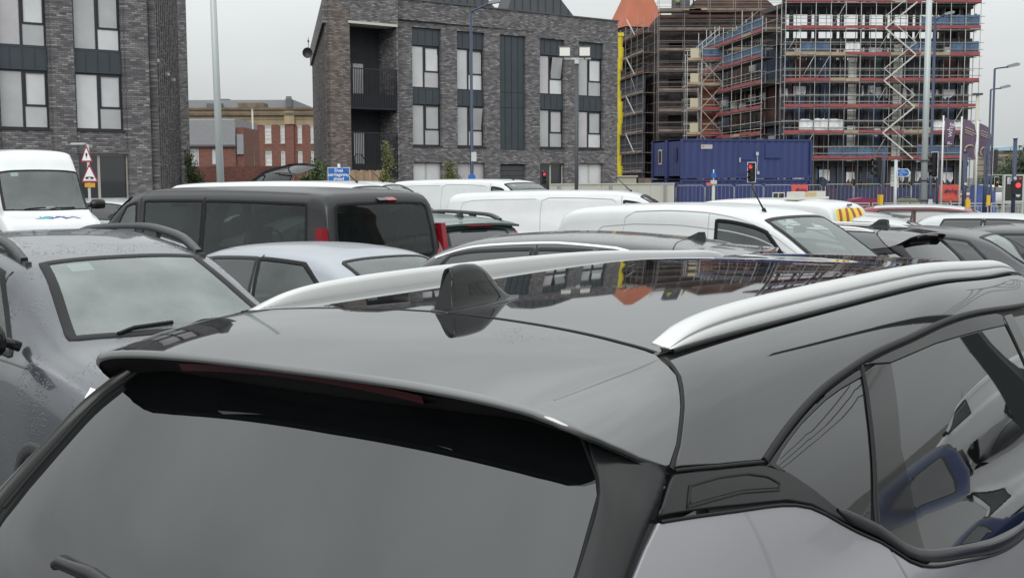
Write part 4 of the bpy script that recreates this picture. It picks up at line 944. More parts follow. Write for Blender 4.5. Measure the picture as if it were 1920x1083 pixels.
# high-roof white van on the left
spec = dict(W=2.02, kind='van', step=.09, paint=white_p, belt=[(0, 1.35), (4.5, 1.28), (5.9, 1.05)],
    prof=[(.06, .40, .93), (.02, .8, .965), (.04, 1.5, .97), (.12, 2.2, .93), (.25, 2.48, .90), (.6, 2.56, .92), (2.5, 2.60, .93), (3.9, 2.56, .92), (4.2, 2.44, .90), (4.45, 2.14, .92), (5.12, 1.34, .95), (5.28, 1.25, .955), (5.75, 1.08, .93), (5.88, .85, .89), (5.9, .55, .85), (5.84, .35, .78)],
    wheels=(1.2, 4.95), R=.35, windscreen=(4.46, 5.12), wipers=True, cabin=(3.6, 5.0), dash=4.6, seats=[3.85], side=[(3.9, 3.9, 4.35, 4.9, clr)], mirror=(4.75, 1.42, 1.5), mirmat=satin_black, joints=[(3.8, .8)], kws=.9)
SPR, BDs = build_vehicle('parked_van', 'white high-roof van facing the camera at the left edge, small house logo on its bonnet', 'van', spec)
put(SPR, 86, 24.2, 146, z=-.10, ref=(4.9, 0))
pur = mat('logo_indigo', (.07, .05, .22), .5); teal = mat('logo_teal', (.05, .35, .36), .5)
q0 = BDs.T(5.36)
def lg(pts, mm_): panel('logo', BDs, [(q0 + .30 - z, -y / 1.5) for y, z in pts], mm_, SPR, off=.006, thick=.003, step=.06, sc=BDs.SC, bev=.0005)
lg([(-.40, .06), (-.30, .20), (-.16, .06), (-.20, .06), (-.30, .155), (-.36, .06)], pur)
lg([(-.22, .13), (-.12, .22), (.06, .08), (.02, .06), (-.12, .165), (-.17, .10)], pur)
lg([(-.02, .15), (.08, .22), (.24, .08), (.0, .08), (.05, .11)], teal)
tx = text('lettering', 'UTLEY', .17, pur, SPR, (5.50, .02, 1.178), (0, 0, 0), depth=.002)
tx.rotation_euler = (math.radians(20), 0, math.pi / 2)
m = MB(); m.quad((4.75, -.15, 1.335), (4.95, -.15, 1.30), (4.95, .35, 1.31), (4.75, .35, 1.36)); m.add([(4.70, -.1, 1.36), (4.92, -.05, 1.33), (4.9, .2, 1.39), (4.7, .25, 1.40)], [(0, 1, 2, 3)])
m.build('paper', sticker, SPR)

# black hatch with raised tailgate far behind
spec = dict(HATCH); spec.update(paint=char_p)
OB, BDo = build_vehicle('parked_car', 'black car with its tailgate raised, far behind the white vans', 'car', spec)
put(OB, 472, 24.0, -70, z=-.02, ref=(.6, 0))
m = MB(); V_ = []
for y in np.linspace(-.62, .62, 7):
    f = (y / .62)**2; V_ += [(.62, y, 1.46 - .03 * f), (.25, y, 1.82 - .03 * f), (-.15, y, 2.06 - .03 * f), (-.62, y * .9, 2.17 - .03 * f), (-.62, y * .9, 2.12 - .03 * f), (-.15, y, 1.99 - .03 * f), (.25, y, 1.75 - .03 * f), (.60, y, 1.42 - .03 * f)]
m.add(V_, [(i * 8 + j, i * 8 + (j + 1) % 8, (i + 1) * 8 + (j + 1) % 8, (i + 1) * 8 + j) for i in range(6) for j in range(8)] + [tuple(range(8)), tuple(range(48, 56))], False)
m.build('raised_tailgate', black_gloss, OB)
for s_ in (.52, -.52):
    m = MB(); m.tube([(.30, s_, 1.20), (-.1, s_ * .98, 1.98)], .012, 6); m.build('gas_strut', satin_black, OB)

# stand-in vehicles added out of frame to the right, for the side-window reflections
spec = dict(HATCH); spec.update(paint=paint('navy_paint', (.012, .025, .09), .3, wet=.2))
NB, _ = build_vehicle('parked_car', 'stand-in dark blue hatchback off to the right, seen only mirrored in the near car side glass', 'car', spec)
NB.location = (6.4, 6.2, -.40); NB.rotation_euler = (0, 0, math.pi / 2 - 1.05)
NV = copy_tree(KAN); NV['label'] = 'stand-in white panel van off to the right, seen only mirrored in the near car side glass'; NV.location = (15.0, 17.5, -.2); NV.rotation_euler = (0, 0, -.35)
# ================================================================== ground
asph = mat('wet_asphalt', (.035, .036, .038), .45, col2=(.06, .06, .062), vscale=.6, bump=.25, bscale=60)
def gz(y): return float(np.interp(y, [-60, 3.4, 6.5, 60, 300], [0, 0, -.2, -.2, -.2]))
m = MB(); ys = [-900, -60, 0, 3.4, 4.2, 5, 5.8, 6.5, 12, 31]
for i in range(len(ys) - 1): m.quad((-900, ys[i], gz(ys[i])), (900, ys[i], gz(ys[i])), (900, ys[i + 1], gz(ys[i + 1])), (-900, ys[i + 1], gz(ys[i + 1])))
tag(m.build('car_park', asph), kind='structure')
road = mat('road_asphalt', (.055, .055, .057), .55, var=.15, vscale=.4, bump=.2, bscale=40)
m = MB(); m.quad((-900, 31, -.2), (900, 31, -.2), (900, 1500, -.2), (-900, 1500, -.2)); tag(m.build('ground', mat('ground_earth', (.09, .09, .08), .9, var=.2, vscale=.2)), kind='structure')
m = MB(); m.quad((-40, 33, -.19), (150, 33, -.19), (150, 45, -.19), (-40, 45, -.19)); tag(m.build('road', road), kind='structure')
pav = mat('paving', (.22, .215, .205), .8, var=.12, vscale=1.5)
m = MB(); m.box(-40, 150, 31, 33, -.25, -.07); m.box(-40, 60, 45, 49, -.25, -.07); tag(m.build('pavement', pav), kind='structure')
wl = mat('road_paint', (.7, .7, .68), .6); yl = mat('yellow_line', (.6, .45, .06), .6)
m = MB()
for i in range(30): m.box(-38 + i * 6, -35 + i * 6, 38.95, 39.05, -.19, -.182)
tag(m.build('lane_marking', wl), kind='structure')
# bay markings of the car park
m = MB()
for i in range(14):
    x = -14 + i * 2.6
    m.add([(x, 10.5, -.195), (x + .1, 10.5, -.195), (x + 3.3, 15.2, -.195), (x + 3.2, 15.2, -.195)], [(0, 1, 2, 3)])
    m.add([(x, 16.5, -.195), (x + .1, 16.5, -.195), (x + .1, 21.4, -.195), (x, 21.4, -.195)], [(0, 1, 2, 3)])
tag(m.build('bay_marking', wl), kind='structure')

# ================================================================== brick material
def brick_mat(name, cols, mortar, vary=.5, sc=1.0, rough=.85):
    m = bpy.data.materials.new(name); MATS[name] = m; m.use_nodes = True; t = m.node_tree; b = t.nodes['Principled BSDF']; b.inputs['Roughness'].default_value = rough
    c = t.nodes.new('ShaderNodeTexCoord'); s = t.nodes.new('ShaderNodeSeparateXYZ'); t.links.new(c.outputs['Object'], s.inputs[0])
    a = t.nodes.new('ShaderNodeMath'); a.operation = 'ADD'; t.links.new(s.outputs[0], a.inputs[0]); t.links.new(s.outputs[1], a.inputs[1])
    cb = t.nodes.new('ShaderNodeCombineXYZ'); t.links.new(a.outputs[0], cb.inputs[0]); t.links.new(s.outputs[2], cb.inputs[1])
    br = t.nodes.new('ShaderNodeTexBrick'); br.inputs['Scale'].default_value = 1; br.inputs['Brick Width'].default_value = .235 * sc; br.inputs['Row Height'].default_value = .078 * sc
    br.inputs['Mortar Size'].default_value = .010 * sc; br.inputs['Mortar Smooth'].default_value = .3; br.inputs['Color1'].default_value = (0, 0, 0, 1); br.inputs['Color2'].default_value = (1, 1, 1, 1); br.inputs['Mortar'].default_value = (.5, .5, .5, 1); br.inputs['Bias'].default_value = 0
    t.links.new(cb.outputs[0], br.inputs['Vector'])
    n = t.nodes.new('ShaderNodeTexNoise'); n.inputs['Scale'].default_value = 3.2; n.inputs['Detail'].default_value = 4
    mp_ = t.nodes.new('ShaderNodeMapping'); mp_.inputs['Scale'].default_value = (.5, 2.2, 1); t.links.new(cb.outputs[0], mp_.inputs[0]); t.links.new(mp_.outputs[0], n.inputs['Vector'])
    mx = t.nodes.new('ShaderNodeMath'); mx.operation = 'MULTIPLY_ADD'; mx.inputs[1].default_value = .75; t.links.new(br.outputs['Color'], mx.inputs[0])
    sb = t.nodes.new('ShaderNodeMath'); sb.operation = 'MULTIPLY_ADD'; sb.inputs[1].default_value = vary; sb.inputs[2].default_value = -vary * .5 + .12; t.links.new(n.outputs['Fac'], sb.inputs[0]); t.links.new(sb.outputs[0], mx.inputs[2])
    r = t.nodes.new('ShaderNodeValToRGB'); r.color_ramp.elements.remove(r.color_ramp.elements[0])
    for i, cc in enumerate(cols):
        e = r.color_ramp.elements[0] if i == 0 else r.color_ramp.elements.new(i / (len(cols) - 1))
        e.position = i / (len(cols) - 1); e.color = (*cc, 1)
    t.links.new(mx.outputs[0], r.inputs[0])
    fm = t.nodes.new('ShaderNodeMix'); fm.data_type = 'RGBA'; t.links.new(br.outputs['Fac'], fm.inputs['Factor']); t.links.new(r.outputs[0], fm.inputs[6]); fm.inputs[7].default_value = (*mortar, 1)
    t.links.new(fm.outputs[2], b.inputs['Base Color'])
    bp = t.nodes.new('ShaderNodeBump'); bp.invert = True; bp.inputs['Strength'].default_value = .7; bp.inputs['Distance'].default_value = .012; t.links.new(br.outputs['Fac'], bp.inputs['Height']); t.links.new(bp.outputs[0], b.inputs['Normal'])
    return m
dark_brick = brick_mat('dark_brick', [(.060, .056, .062), (.11, .104, .111), (.16, .15, .156), (.22, .21, .215), (.40, .39, .385)], (.085, .082, .086))
brown_brick = brick_mat('brown_brick', [(.08, .062, .056), (.14, .112, .10), (.21, .175, .16), (.30, .27, .25)], (.09, .08, .075))
red_brick = brick_mat('red_brick', [(.13, .048, .036), (.20, .072, .052), (.26, .095, .07)], (.19, .13, .11))
zinc = mat('dark_zinc', (.040, .052, .062), .42, var=.12, vscale=1.2)
zinc_roof = mat('roof_zinc', (.075, .080, .088), .45, var=.1, vscale=1)
frame_m = mat('window_frame_grey', (.022, .025, .030), .45)
cream_f = mat('cream_frame', (.42, .41, .36), .5)
PANES = [mat('blind_sky_glass_%s' % n, c, .03, ior=1.9, var=.10, vscale=.9) for n, c in (('grey', (.40, .405, .415)), ('pale', (.60, .61, .62)), ('mid', (.50, .505, .52)), ('mauve', (.46, .44, .465)))]  # pale base colours hold the reflected sky along with the blinds
dark_pane = mat('dark_glass', (.025, .028, .032), .03, ior=1.8)
rail_m = mat('railing_black', (.015, .017, .022), .5)
timber = mat('fence_timber', (.38, .26, .17), .8, var=.2, vscale=4)

def wall_mesh(name, m, parent, x0, x1, z0, z1, y, openings, depth=.28, back=True):
    """brick sheet in the local y plane (outside towards -y) with openings and their reveals"""
    xs = sorted({x0, x1, *[o[0] for o in openings], *[o[1] for o in openings]}); zs = sorted({z0, z1, *[o[2] for o in openings], *[o[3] for o in openings]})
    b = MB()
    for i in range(len(xs) - 1):
        for j in range(len(zs) - 1):
            cx, cz = (xs[i] + xs[i + 1]) / 2, (zs[j] + zs[j + 1]) / 2
            if any(o[0] < cx < o[1] and o[2] < cz < o[3] for o in openings): continue
            b.quad((xs[i], y, zs[j]), (xs[i + 1], y, zs[j]), (xs[i + 1], y, zs[j + 1]), (xs[i], y, zs[j + 1]))
    for a0, a1, c0, c1 in openings:
        b.quad((a0, y, c0), (a0, y, c1), (a0, y + depth, c1), (a0, y + depth, c0)); b.quad((a1, y, c1), (a1, y, c0), (a1, y + depth, c0), (a1, y + depth, c1))
        b.quad((a0, y, c1), (a1, y, c1), (a1, y + depth, c1), (a0, y + depth, c1)); b.quad((a0, y, c0), (a0, y + depth, c0), (a1, y + depth, c0), (a1, y, c0))
    if back:
        b.quad((x0, y, z1), (x1, y, z1), (x1, y + depth + .3, z1), (x0, y + depth + .3, z1)); b.quad((x0, y, z0), (x0, y, z1), (x0, y + depth + .3, z1), (x0, y + depth + .3, z0)); b.quad((x1, y, z0), (x1, y + depth + .3, z0), (x1, y + depth + .3, z1), (x1, y, z1))
    return b.build(name, m, parent)

RND = random.Random(7)
def window(parent, x0, x1, z0, z1, y, fm=None, split=.5, mode='tall', pm=None, tilt=False):
    fm = fm or frame_m; w = MB(); t = .07; d = .07
    w.box(x0, x1, y, y + d, z0, z0 + t); w.box(x0, x1, y, y + d, z1 - t, z1); w.box(x0, x0 + t, y + .002, y + d, z0 + t, z1 - t); w.box(x1 - t, x1, y + .002, y + d, z0 + t, z1 - t)
    xm = x0 + (x1 - x0) * split; w.box(xm - t * .7, xm + t * .7, y + .002, y + d, z0 + t, z1 - t)
    panes = [(x0 + t, xm - t * .7, z0 + t, z1 - t)]
    if mode == 'tall':
        zm = z0 + (z1 - z0) * .40; w.box(xm + t * .7, x1 - t, y + .004, y + d, zm - t * .6, zm + t * .6)
        w.box(xm + t * .7, xm + t * 1.4, y - .02, y + .004, zm + t * .6, z1 - t); w.box(x1 - t * 1.7, x1 - t, y - .02, y + .004, zm + t * .6, z1 - t); w.box(xm + t * 1.4, x1 - t * 1.7, y - .02, y + .004, z1 - t * 1.7, z1 - t)
        panes += [(xm + t * 1.4, x1 - t * 1.7, zm + t * .6, z1 - t * 1.7), (xm + t * .7, x1 - t, z0 + t, zm - t * .6)]
    else: panes += [(xm + t * .7, x1 - t, z0 + t, z1 - t)]
    o = w.build('window', fm, parent)
    for k, (a, b_, c, e) in enumerate(panes):
        p = MB()
        if tilt and k == 1: p.add([(a, y + .03, c), (b_, y + .03, c), (b_, y - .16, e), (a, y - .16, e)], [(0, 1, 2, 3)])
        else: p.box(a, b_, y + .025, y + .045, c, e)
        p.build('pane', pm or RND.choice(PANES), o)
    return o

def spandrel(parent, x0, x1, z0, z1, y, n=4, m=None):
    b = MB(); b.box(x0, x1, y, y + .05, z0, z1)
    b.box(x0 - .0, x1 + .0, y - .035, y - .001, z1 - .05, z1 + .0); b.box(x0, x1, y - .035, y - .001, z0, z0 + .05)
    o = b.build('spandrel_panel', m or zinc, parent)
    for i in range(n):
        a = x0 + (x1 - x0) * i / n; c = x0 + (x1 - x0) * (i + 1) / n
        p = MB(); p.box(a + .012, c - .012, y - .022, y - .001, z0 + .052, z1 - .052); p.build('panel', m or zinc, o)
        if i: s_ = MB(); s_.box(a - .011, a + .011, y - .045, y - .001, z0 + .052, z1 - .052); s_.build('seam', m or zinc, o)
    return o

class Face:
    """maps a photo column onto a vertical wall line"""
    def __init__(s, px, d, ang):
        s.O = Vector(at(px, d)); s.ang = ang; s.D = Vector((math.cos(ang), math.sin(ang), 0))
    def u(s, px):
        k = (px - 960) / FPX; return (k * s.O.y - s.O.x) / (s.D.x - k * s.D.y)
    def dist(s, px): return s.O.y + s.u(px) * s.D.y
    def z(s, px, py): return zat(px, py, s.dist(px))

# ------------------------------------------------------------------ flats B2 (centre)
ANG = math.atan2(7.0, 9.27)
F2 = Face(745, 59.5, ANG)
flats = thing('apartment_building', 'dark brick flats with two corner balconies, zinc roofs and tall grey windows, in the centre', 'building', F2.O, ANG)
u = F2.u; W1, W2, W3, W4, ZP = (u(777), u(831)), (u(860), u(911)), (u(1013), u(1059)), (u(1085), u(1131)), (u(939), u(987)); UE = u(1157)
Zr = 10.75
zt = (9.45, 8.58, 6.42, 5.62, 3.50, 3.36, 2.66, 1.0)
ops = []
for w in (W1, W2, W3, W4): ops += [(w[0], w[1], zt[4], zt[0]), (w[0], w[1], zt[7], zt[6])]
ops += [(ZP[0], ZP[1], 3.36, 9.45), (ZP[0], ZP[1], -.2, 2.6)]
wall_mesh('wall', dark_brick, flats, 0, UE, -.25, Zr, 0, ops)
for i, w in enumerate((W1, W2, W3, W4)):
    spandrel(flats, w[0], w[1], zt[1], zt[0], .16); window(flats, w[0], w[1], zt[2], zt[1], .20, split=.46, tilt=(i == 2))
    spandrel(flats, w[0], w[1], zt[3], zt[2], .16); window(flats, w[0], w[1], zt[4], zt[3], .20, split=.46, tilt=(i == 1))
    window(flats, w[0], w[1], zt[7], zt[6], .20, cream_f, mode='two', pm=(PANES[1] if i in (0, 3) else (PANES[3] if i == 1 else dark_pane)))
    b = MB(); b.box(w[0] - .02, w[1] + .02, -.05, .2, zt[4] - .07, zt[4]); b.build('window_sill', frame_m, flats)
    b = MB(); b.box(w[0] + .01, w[1] - .01, .05, .2, zt[5] - .35 + .2, zt[4] - .075); b.build('brick_apron', dark_brick, flats)
for k in range(4):
    a, c = ZP[0] + (ZP[1] - ZP[0]) * k / 4, ZP[0] + (ZP[1] - ZP[0]) * (k + 1) / 4
    for z0, z1 in ((3.38, 5.6), (5.62, 6.42), (6.44, 9.43)):
        b = MB(); b.box(a + .01, c - .012, .12, .2, z0, z1); b.build('zinc_panel', zinc, flats)
    if k: b = MB(); b.box(a - .012, a + .010, .09, .12, 3.38, 9.43); b.build('seam', zinc, flats)
b = MB(); b.box(ZP[0], ZP[1], .25, .3, -.2, 9.45); b.build('backing', frame_m, flats)
for k in range(9):
    b = MB(); z = .0 + k * .28; b.add([(ZP[0], .20, z), (ZP[1], .20, z), (ZP[1], .14, z + .26), (ZP[0], .14, z + .26)], [(0, 1, 2, 3)]); b.build('louvre', mat('louvre_grey', (.09, .095, .105), .5), flats)
# coping
b = MB(); b.box(-.05, UE + .05, -.06, .6, Zr, Zr + .07); b.build('coping', zinc_roof, flats)
# balcony block, standing forward of the wall, with its end wall of fins running back
UL = u(617) - .0; fy = -.35
bo = [(u(655), u(742) - .05, 5.62, 9.35), (u(655), u(742) - .05, 2.05, 5.35)]
wall_mesh('balcony_wall', dark_brick, flats, UL + .0, -.0, -.25, Zr, fy, [(u(655) + .0, -.12, 5.35, 9.35), (u(655), -.12, 1.9, 5.34)], depth=1.9, back=False)
b = MB(); b.box(UL - .05, .05, fy - .06, .3, Zr + .001, Zr + .09); b.build('coping', zinc_roof, flats)
b = MB(); b.quad((0, fy, -.25), (0, .02, -.25), (0, .02, Zr), (0, fy, Zr)); b.build('return_wall', dark_brick, flats)
pier = wall_mesh('brick_pier', brown_brick, flats, UL, u(655), -.25, Zr - .55, fy - .03, [], depth=.1)
b = MB(); b.box(u(652), -.10, fy - .10, fy + .9, 9.30, 9.42); b.build('canopy', mat('canopy_cream', (.55, .53, .48), .6), flats)
xl, xr = u(655), -.12
for z0, zr in ((5.35, 7.15), (1.95, 4.05)):
    b = MB(); b.box(xl, xr, fy + .02, fy + 1.85, z0 - .12, z0 + .04); b.build('balcony_floor', mat('balcony_slab', (.05, .055, .065), .6), flats)
    b = MB(); b.box(xl, xr, fy - .015, fy + .015, z0 - .10, z0 + .62); b.build('balcony_plate', rail_m, flats)
    rl = MB().box(xl, xr, fy - .055, fy + .0, zr, zr + .05).build('balcony_railing', rail_m, flats); MB().box(xl, xr, fy - .05, fy - .01, z0 - .12, z0 - .06).build('bottom_rail', rail_m, rl)
    n = 26; bm_ = MB(); bm_.box(-.013, .013, -.05, -.02, z0 - .06, zr); bme = bm_.mesh('baluster', rail_m)
    for k in range(n + 1):
        o = link('baluster', bme, rl); o.location = (xl + .02 + (xr - xl - .04) * k / n, fy, 0)
    # door behind the railing
    window(flats, xl + .25, xl + 1.75, z0 + .06, z0 + 2.3, fy + 1.62, split=.52, mode='two', pm=PANES[0] if z0 > 4 else PANES[1])
    b = MB(); b.box(xl + .02, xr - .02, fy + 1.70, fy + 1.9, z0, z0 + 4.0 if z0 > 4 else 5.3); b.build('recess_wall', mat('recess_grey', (.035, .037, .043), .7, var=.2), flats)
# fins of the end wall
END = math.radians(101.2) - ANG
ed = Vector((math.cos(END), math.sin(END), 0)); L_end = 22.0
b = MB(); p0 = Vector((UL, fy + .05, 0)); p1 = p0 + ed * L_end
b.quad((p0.x, p0.y, -.25), (p0.x, p0.y, Zr - .4), (p1.x, p1.y, Zr - .4), (p1.x, p1.y, -.25)); b.build('end_wall', frame_m, flats)
nrm_e = Vector((-ed.y, ed.x, 0))
if nrm_e.x > 0: nrm_e = -nrm_e
b = MB(); q0 = p0 + ed * .1 + nrm_e * .02; q1 = p0 + ed * L_end + nrm_e * .02; b.bar((q0.x, q0.y, Zr - .95), (q1.x, q1.y, Zr - .95), .5, 1.1); b.build('parapet_wall', dark_brick, flats)
for k in range(17):
    p = p0 + ed * (.45 + k * 1.30); f = MB(); f.bar((p.x, p.y, -.25), ((p + nrm_e * .0).x, p.y, Zr - 1.5), .30, .44, (ed.x, ed.y, 0)); f.build('brick_fin', brown_brick if k % 3 == 0 else dark_brick, flats)
# zinc sawtooth roofs
for px0, pxm, px1, hp in ((648, 690, 795, .55), (818, 868, 945, 1.15), (963, 1005, 1090, 1.45)):
    a, c, mid = u(px0), u(px1), u(pxm); top = Zr + hp; dpt = 1.5
    pts = [(a, Zr), (a + (mid - a) * .42, top + .30), (mid, top + .62), (mid + (c - mid) * .45, top + .18), (c, Zr)]
    b = MB(); b.prism(pts, .5, dpt); rf = b.build('roof', zinc_roof, flats)
    n = 9
    for k in range(1, n):
        x = a + (c - a) * k / n; zt_ = float(np.interp(x, [p[0] for p in pts], [p[1] for p in pts]))
        s_ = MB(); s_.box(x - .02, x + .02, .45, .499, Zr + .07, zt_ - .03); s_.build('standing_seam', zinc_roof, rf)
b = MB(); b.quad((UL, fy + .1, Zr - 1.0), (UE, .1, Zr - 1.0), (UE, 9, Zr - 1.0), (p1.x, p1.y, Zr - 1.0)); b.build('flat_roof', mat('roof_felt', (.07, .07, .07), .9), flats)
b = MB(); b.box(UE - .3, UE - .001, .01, 9, -.25, Zr - .01); b.build('gable_wall', dark_brick, flats)
# satellite dish
px = at(584, 66); dish = thing('satellite_dish', 'dark round satellite dish and aerial on the end wall of the central flats', 'satellite dish', (px[0], px[1], zat(584, 104, 66)))
b = MB(); n = 20
V_ = [(0, .0, 0)] + [(r * math.cos(2 * math.pi * i / n), -.12 * (r / .36)**2, r * 1.05 * math.sin(2 * math.pi * i / n)) for r in (.18, .36) for i in range(n)]
b.add(V_, [(0, 1 + i, 1 + (i + 1) % n) for i in range(n)] + [(1 + i, 1 + n + i, 1 + n + (i + 1) % n, 1 + (i + 1) % n) for i in range(n)], True); b.build('dish', frame_m, dish)
b = MB(); b.tube([(0, .05, 0), (.38, .1, -.12), (.55, .15, -.2)], .03, 6); b.tube([(0, -.1, -.34), (0, -.42, -.02)], .012, 5); b.build('bracket', rail_m, dish)
b = MB(); b.tube([(.05, .05, .2), (.05, .05, 1.1)], .02, 6); b.box(.0, .1, 0, .1, .75, .9); b.build('aerial', rail_m, dish); dish.scale = (.78, .78, .78)

# garden furniture on the lower balcony
ch = F2.O + Vector((math.cos(ANG), math.sin(ANG), 0)) * (xl + 1.0) + Vector((-math.sin(ANG), math.cos(ANG), 0)) * (fy + .8)
c_ = thing('garden_chair', 'dark curved-back garden chair on the lower balcony', 'chair', (ch.x, ch.y, 2.0), ANG)
b = MB(); b.box(-.25, .25, -.25, .25, .42, .46); b.build('seat', rail_m, c_)
b = MB(); b.tube([(-.25, .2, .45), (-.27, .22, .9), (-.1, .26, 1.05), (.15, .26, 1.05), (.27, .2, .85), (.28, -.2, .70)], .03, 6); b.build('backrest', rail_m, c_)
for sx in (-.22, .22):
    for sy in (-.22, .22): b = MB(); b.tube([(sx, sy, .42), (sx * 1.1, sy * 1.1, 0)], .025, 6); b.build('leg', rail_m, c_)
tb = thing('garden_table', 'pale slim-legged table on the lower balcony beside the dark chair', 'table', (ch.x - .9, ch.y - .55, 2.0), ANG)
pale = mat('pale_metal', (.5, .52, .52), .5); b = MB(); b.box(-.32, .32, -.3, .3, .84, .88); b.build('top', pale, tb)
for sx in (-.28, .28):
    for sy in (-.26, .26): b = MB(); b.tube([(sx, sy, .84), (sx, sy, 0)], .018, 6); b.build('leg', pale, tb)

# ------------------------------------------------------------------ flats B1 (left)
F1 = Face(288, 46.5, ANG)
fl1 = thing('apartment_building', 'dark brick flats filling the left edge, with wide windows and brick fins on the side', 'building', F1.O, ANG)
v = F1.u; A, Bw, G = (v(11), v(104)), (v(153), v(241)), (v(152), v(247)); XL = v(-260); Z1 = 13.4
dz = (6.75, 5.88, 3.72, 2.83, 1.0)
D_ = (v(-150), v(-50))
ops = []
for w in (A, Bw, D_): ops += [(w[0], w[1], dz[2], 12.6)]
ops += [(G[0], G[1], -.1, dz[3]), (D_[0], D_[1], .9, dz[3])]
wall_mesh('wall', dark_brick, fl1, XL, 0, -.25, Z1, 0, ops)
for w in (A, Bw, D_):
    for k in range(2):
        spandrel(fl1, w[0], w[1], dz[1] + 3 * k, dz[0] + 3 * k, .14); window(fl1, w[0], w[1], dz[2] + 3 * k, dz[1] + 3 * k, .18, split=.5)
    window(fl1, w[0], w[1], dz[2] + 6, 12.6, .18)
    b = MB(); b.box(w[0] - .02, w[1] + .02, -.05, .18, dz[2] - .06, dz[2]); b.build('window_sill', frame_m, fl1)
# proud piers either side of the windows
for a, c in ((v(108), v(150)), (v(246), 0.0), (v(-46), v(8))):
    wall_mesh('brick_pier', dark_brick, fl1, a, c, -.25, Z1 - .02, -.09, [], depth=.01)
b = MB(); b.box(G[0], G[1], .15, .2, -.1, 1.05); b.build('cream_panel', cream_f, fl1)
window(fl1, G[0], G[1], 1.06, dz[3], .15, cream_f, mode='two', split=.42, pm=dark_pane)
b = MB(); b.box(G[0] - .1, G[1] + .05, .02, .25, dz[3] + .001, dz[3] + .10); b.build('lintel', frame_m, fl1)
E1 = math.radians(99) - ANG; ed1 = Vector((math.cos(E1), math.sin(E1), 0)); n1 = Vector((ed1.y, -ed1.x, 0))
# flank: starts at the corner, swings right and back
E1w = math.radians(101.5)
kk = at(334, 62); flank_end = Vector((kk[0], kk[1], 0)); d1 = (flank_end - F1.O); L1 = Vector((d1.x, d1.y, 0)).length
loc = lambda p: Vector(((p.x - F1.O.x) * math.cos(ANG) + (p.y - F1.O.y) * math.sin(ANG), -(p.x - F1.O.x) * math.sin(ANG) + (p.y - F1.O.y) * math.cos(ANG), 0))
fe = loc(flank_end); dirf = fe.normalized(); nf = Vector((dirf.y, -dirf.x, 0))
b = MB(); b.quad((0, 0, -.25), (fe.x, fe.y, -.25), (fe.x, fe.y, 13.2), (0, 0, 13.2)); b.build('end_wall', frame_m, fl1)
b = MB(); b.bar((.1, .1, 13.0), (fe.x, fe.y, 13.0), .40, 1.5); b.build('parapet_wall', dark_brick, fl1)
for k in range(14):
    p = dirf * (.55 + (L1 - .4) * (k / 13.0)); f = MB(); f.bar((p.x + nf.x * .15, p.y + nf.y * .15, -.25), (p.x + nf.x * .15, p.y + nf.y * .15, 12.5), .30, .42, (dirf.x, dirf.y, 0)); f.build('brick_fin', dark_brick, fl1)
kk2 = at(341, 66); p = loc(Vector(kk2)); b = MB(); b.bar((p.x, p.y, -.25), (p.x, p.y, 12.4), .9, .9); b.build('corner_pier', dark_brick, fl1)
for k, (pxx, pyy) in enumerate(((296, 118), (315, 143), (326, 153))):
    d_ = 48 + k * 3.5; wl_ = tag(MB().box(-.05, .05, -.2, .1, -.06, .06).build('wall_light', pale), ['small white wall light on the finned flank of the left flats, nearest the corner', 'small wall light in the middle of the finned flank of the left flats', 'small wall light furthest back on the finned flank of the left flats'][k], 'light', 'lights on the finned flank')
    wl_.location = (at(pxx, d_)[0] + .22, d_, zat(pxx, pyy, d_))
# slab shaped wall lamp
lp = at(166, 44.2); lt = thing('wall_lamp', 'flat white lamp on a bracket above the warning signs at the left flats', 'lamp', (lp[0], lp[1], zat(160, 271, 44.2)))
MB().box(-.40, .12, -.35, -.10, -.03, .04).build('lamp_head', pale, lt); MB().box(.0, .10, -.12, .5, -.12, -.03).build('bracket', pale, lt)

# ------------------------------------------------------------------ old red brick building between the flats
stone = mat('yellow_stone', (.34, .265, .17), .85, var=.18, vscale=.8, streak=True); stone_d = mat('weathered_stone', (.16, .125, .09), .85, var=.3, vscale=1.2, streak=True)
F3 = Face(350, 118, 0.02)
old = thing('old_building', 'old red brick building with stone cornice and white sash windows between the two flats', 'building', F3.O, .02)
q = F3.u; ZZ = lambda py, px=480: zat(px, py, 118.6)
cols = [(458, 475), (474 + 0, 484)] ; wx = [(451, 457), (474, 484), (501, 513), (530, 538), (562, 570), (586, 593)]
wr = ((238, 270), (285, 322))
ops = []
for a, c in wx:
    for y0, y1 in wr: ops.append((q(a - .5), q(c + .5), ZZ(y1), ZZ(y0)))
wall_mesh('wall', red_brick, old, q(300), q(640), -.2, ZZ(236), 0, ops)
wh = mat('white_sash', (.62, .62, .58), .5)
for a, c in wx:
    for y0, y1 in wr:
        x0, x1, z0, z1 = q(a), q(c), ZZ(y1) + .06, ZZ(y0) - .06; w = MB(); t_ = .09
        w.box(x0, x1, .1, .16, z0, z0 + t_); w.box(x0, x1, .1, .16, z1 - t_, z1); w.box(x0, x0 + t_, .1, .16, z0 + t_, z1 - t_); w.box(x1 - t_, x1, .1, .16, z0 + t_, z1 - t_)
        for f in (.3, .5, .72): zz = z0 + (z1 - z0) * f; w.box(x0 + t_, x1 - t_, .1, .15, zz - .04, zz + .04)
        w = w.build('window', wh, old); MB().box(x0 + t_, x1 - t_, .16, .18, z0 + t_, z1 - t_).build('pane', PANES[1], w)
        MB().box(x0 - .08, x1 + .08, -.08, .1, z0 - .16, z0 - .05).build('window_sill', stone, old)
        MB().box(x0 - .12, x1 + .12, -.06, .1, z1 + .06, z1 + .28).build('window_head', stone_d if y0 > 260 else stone, old)
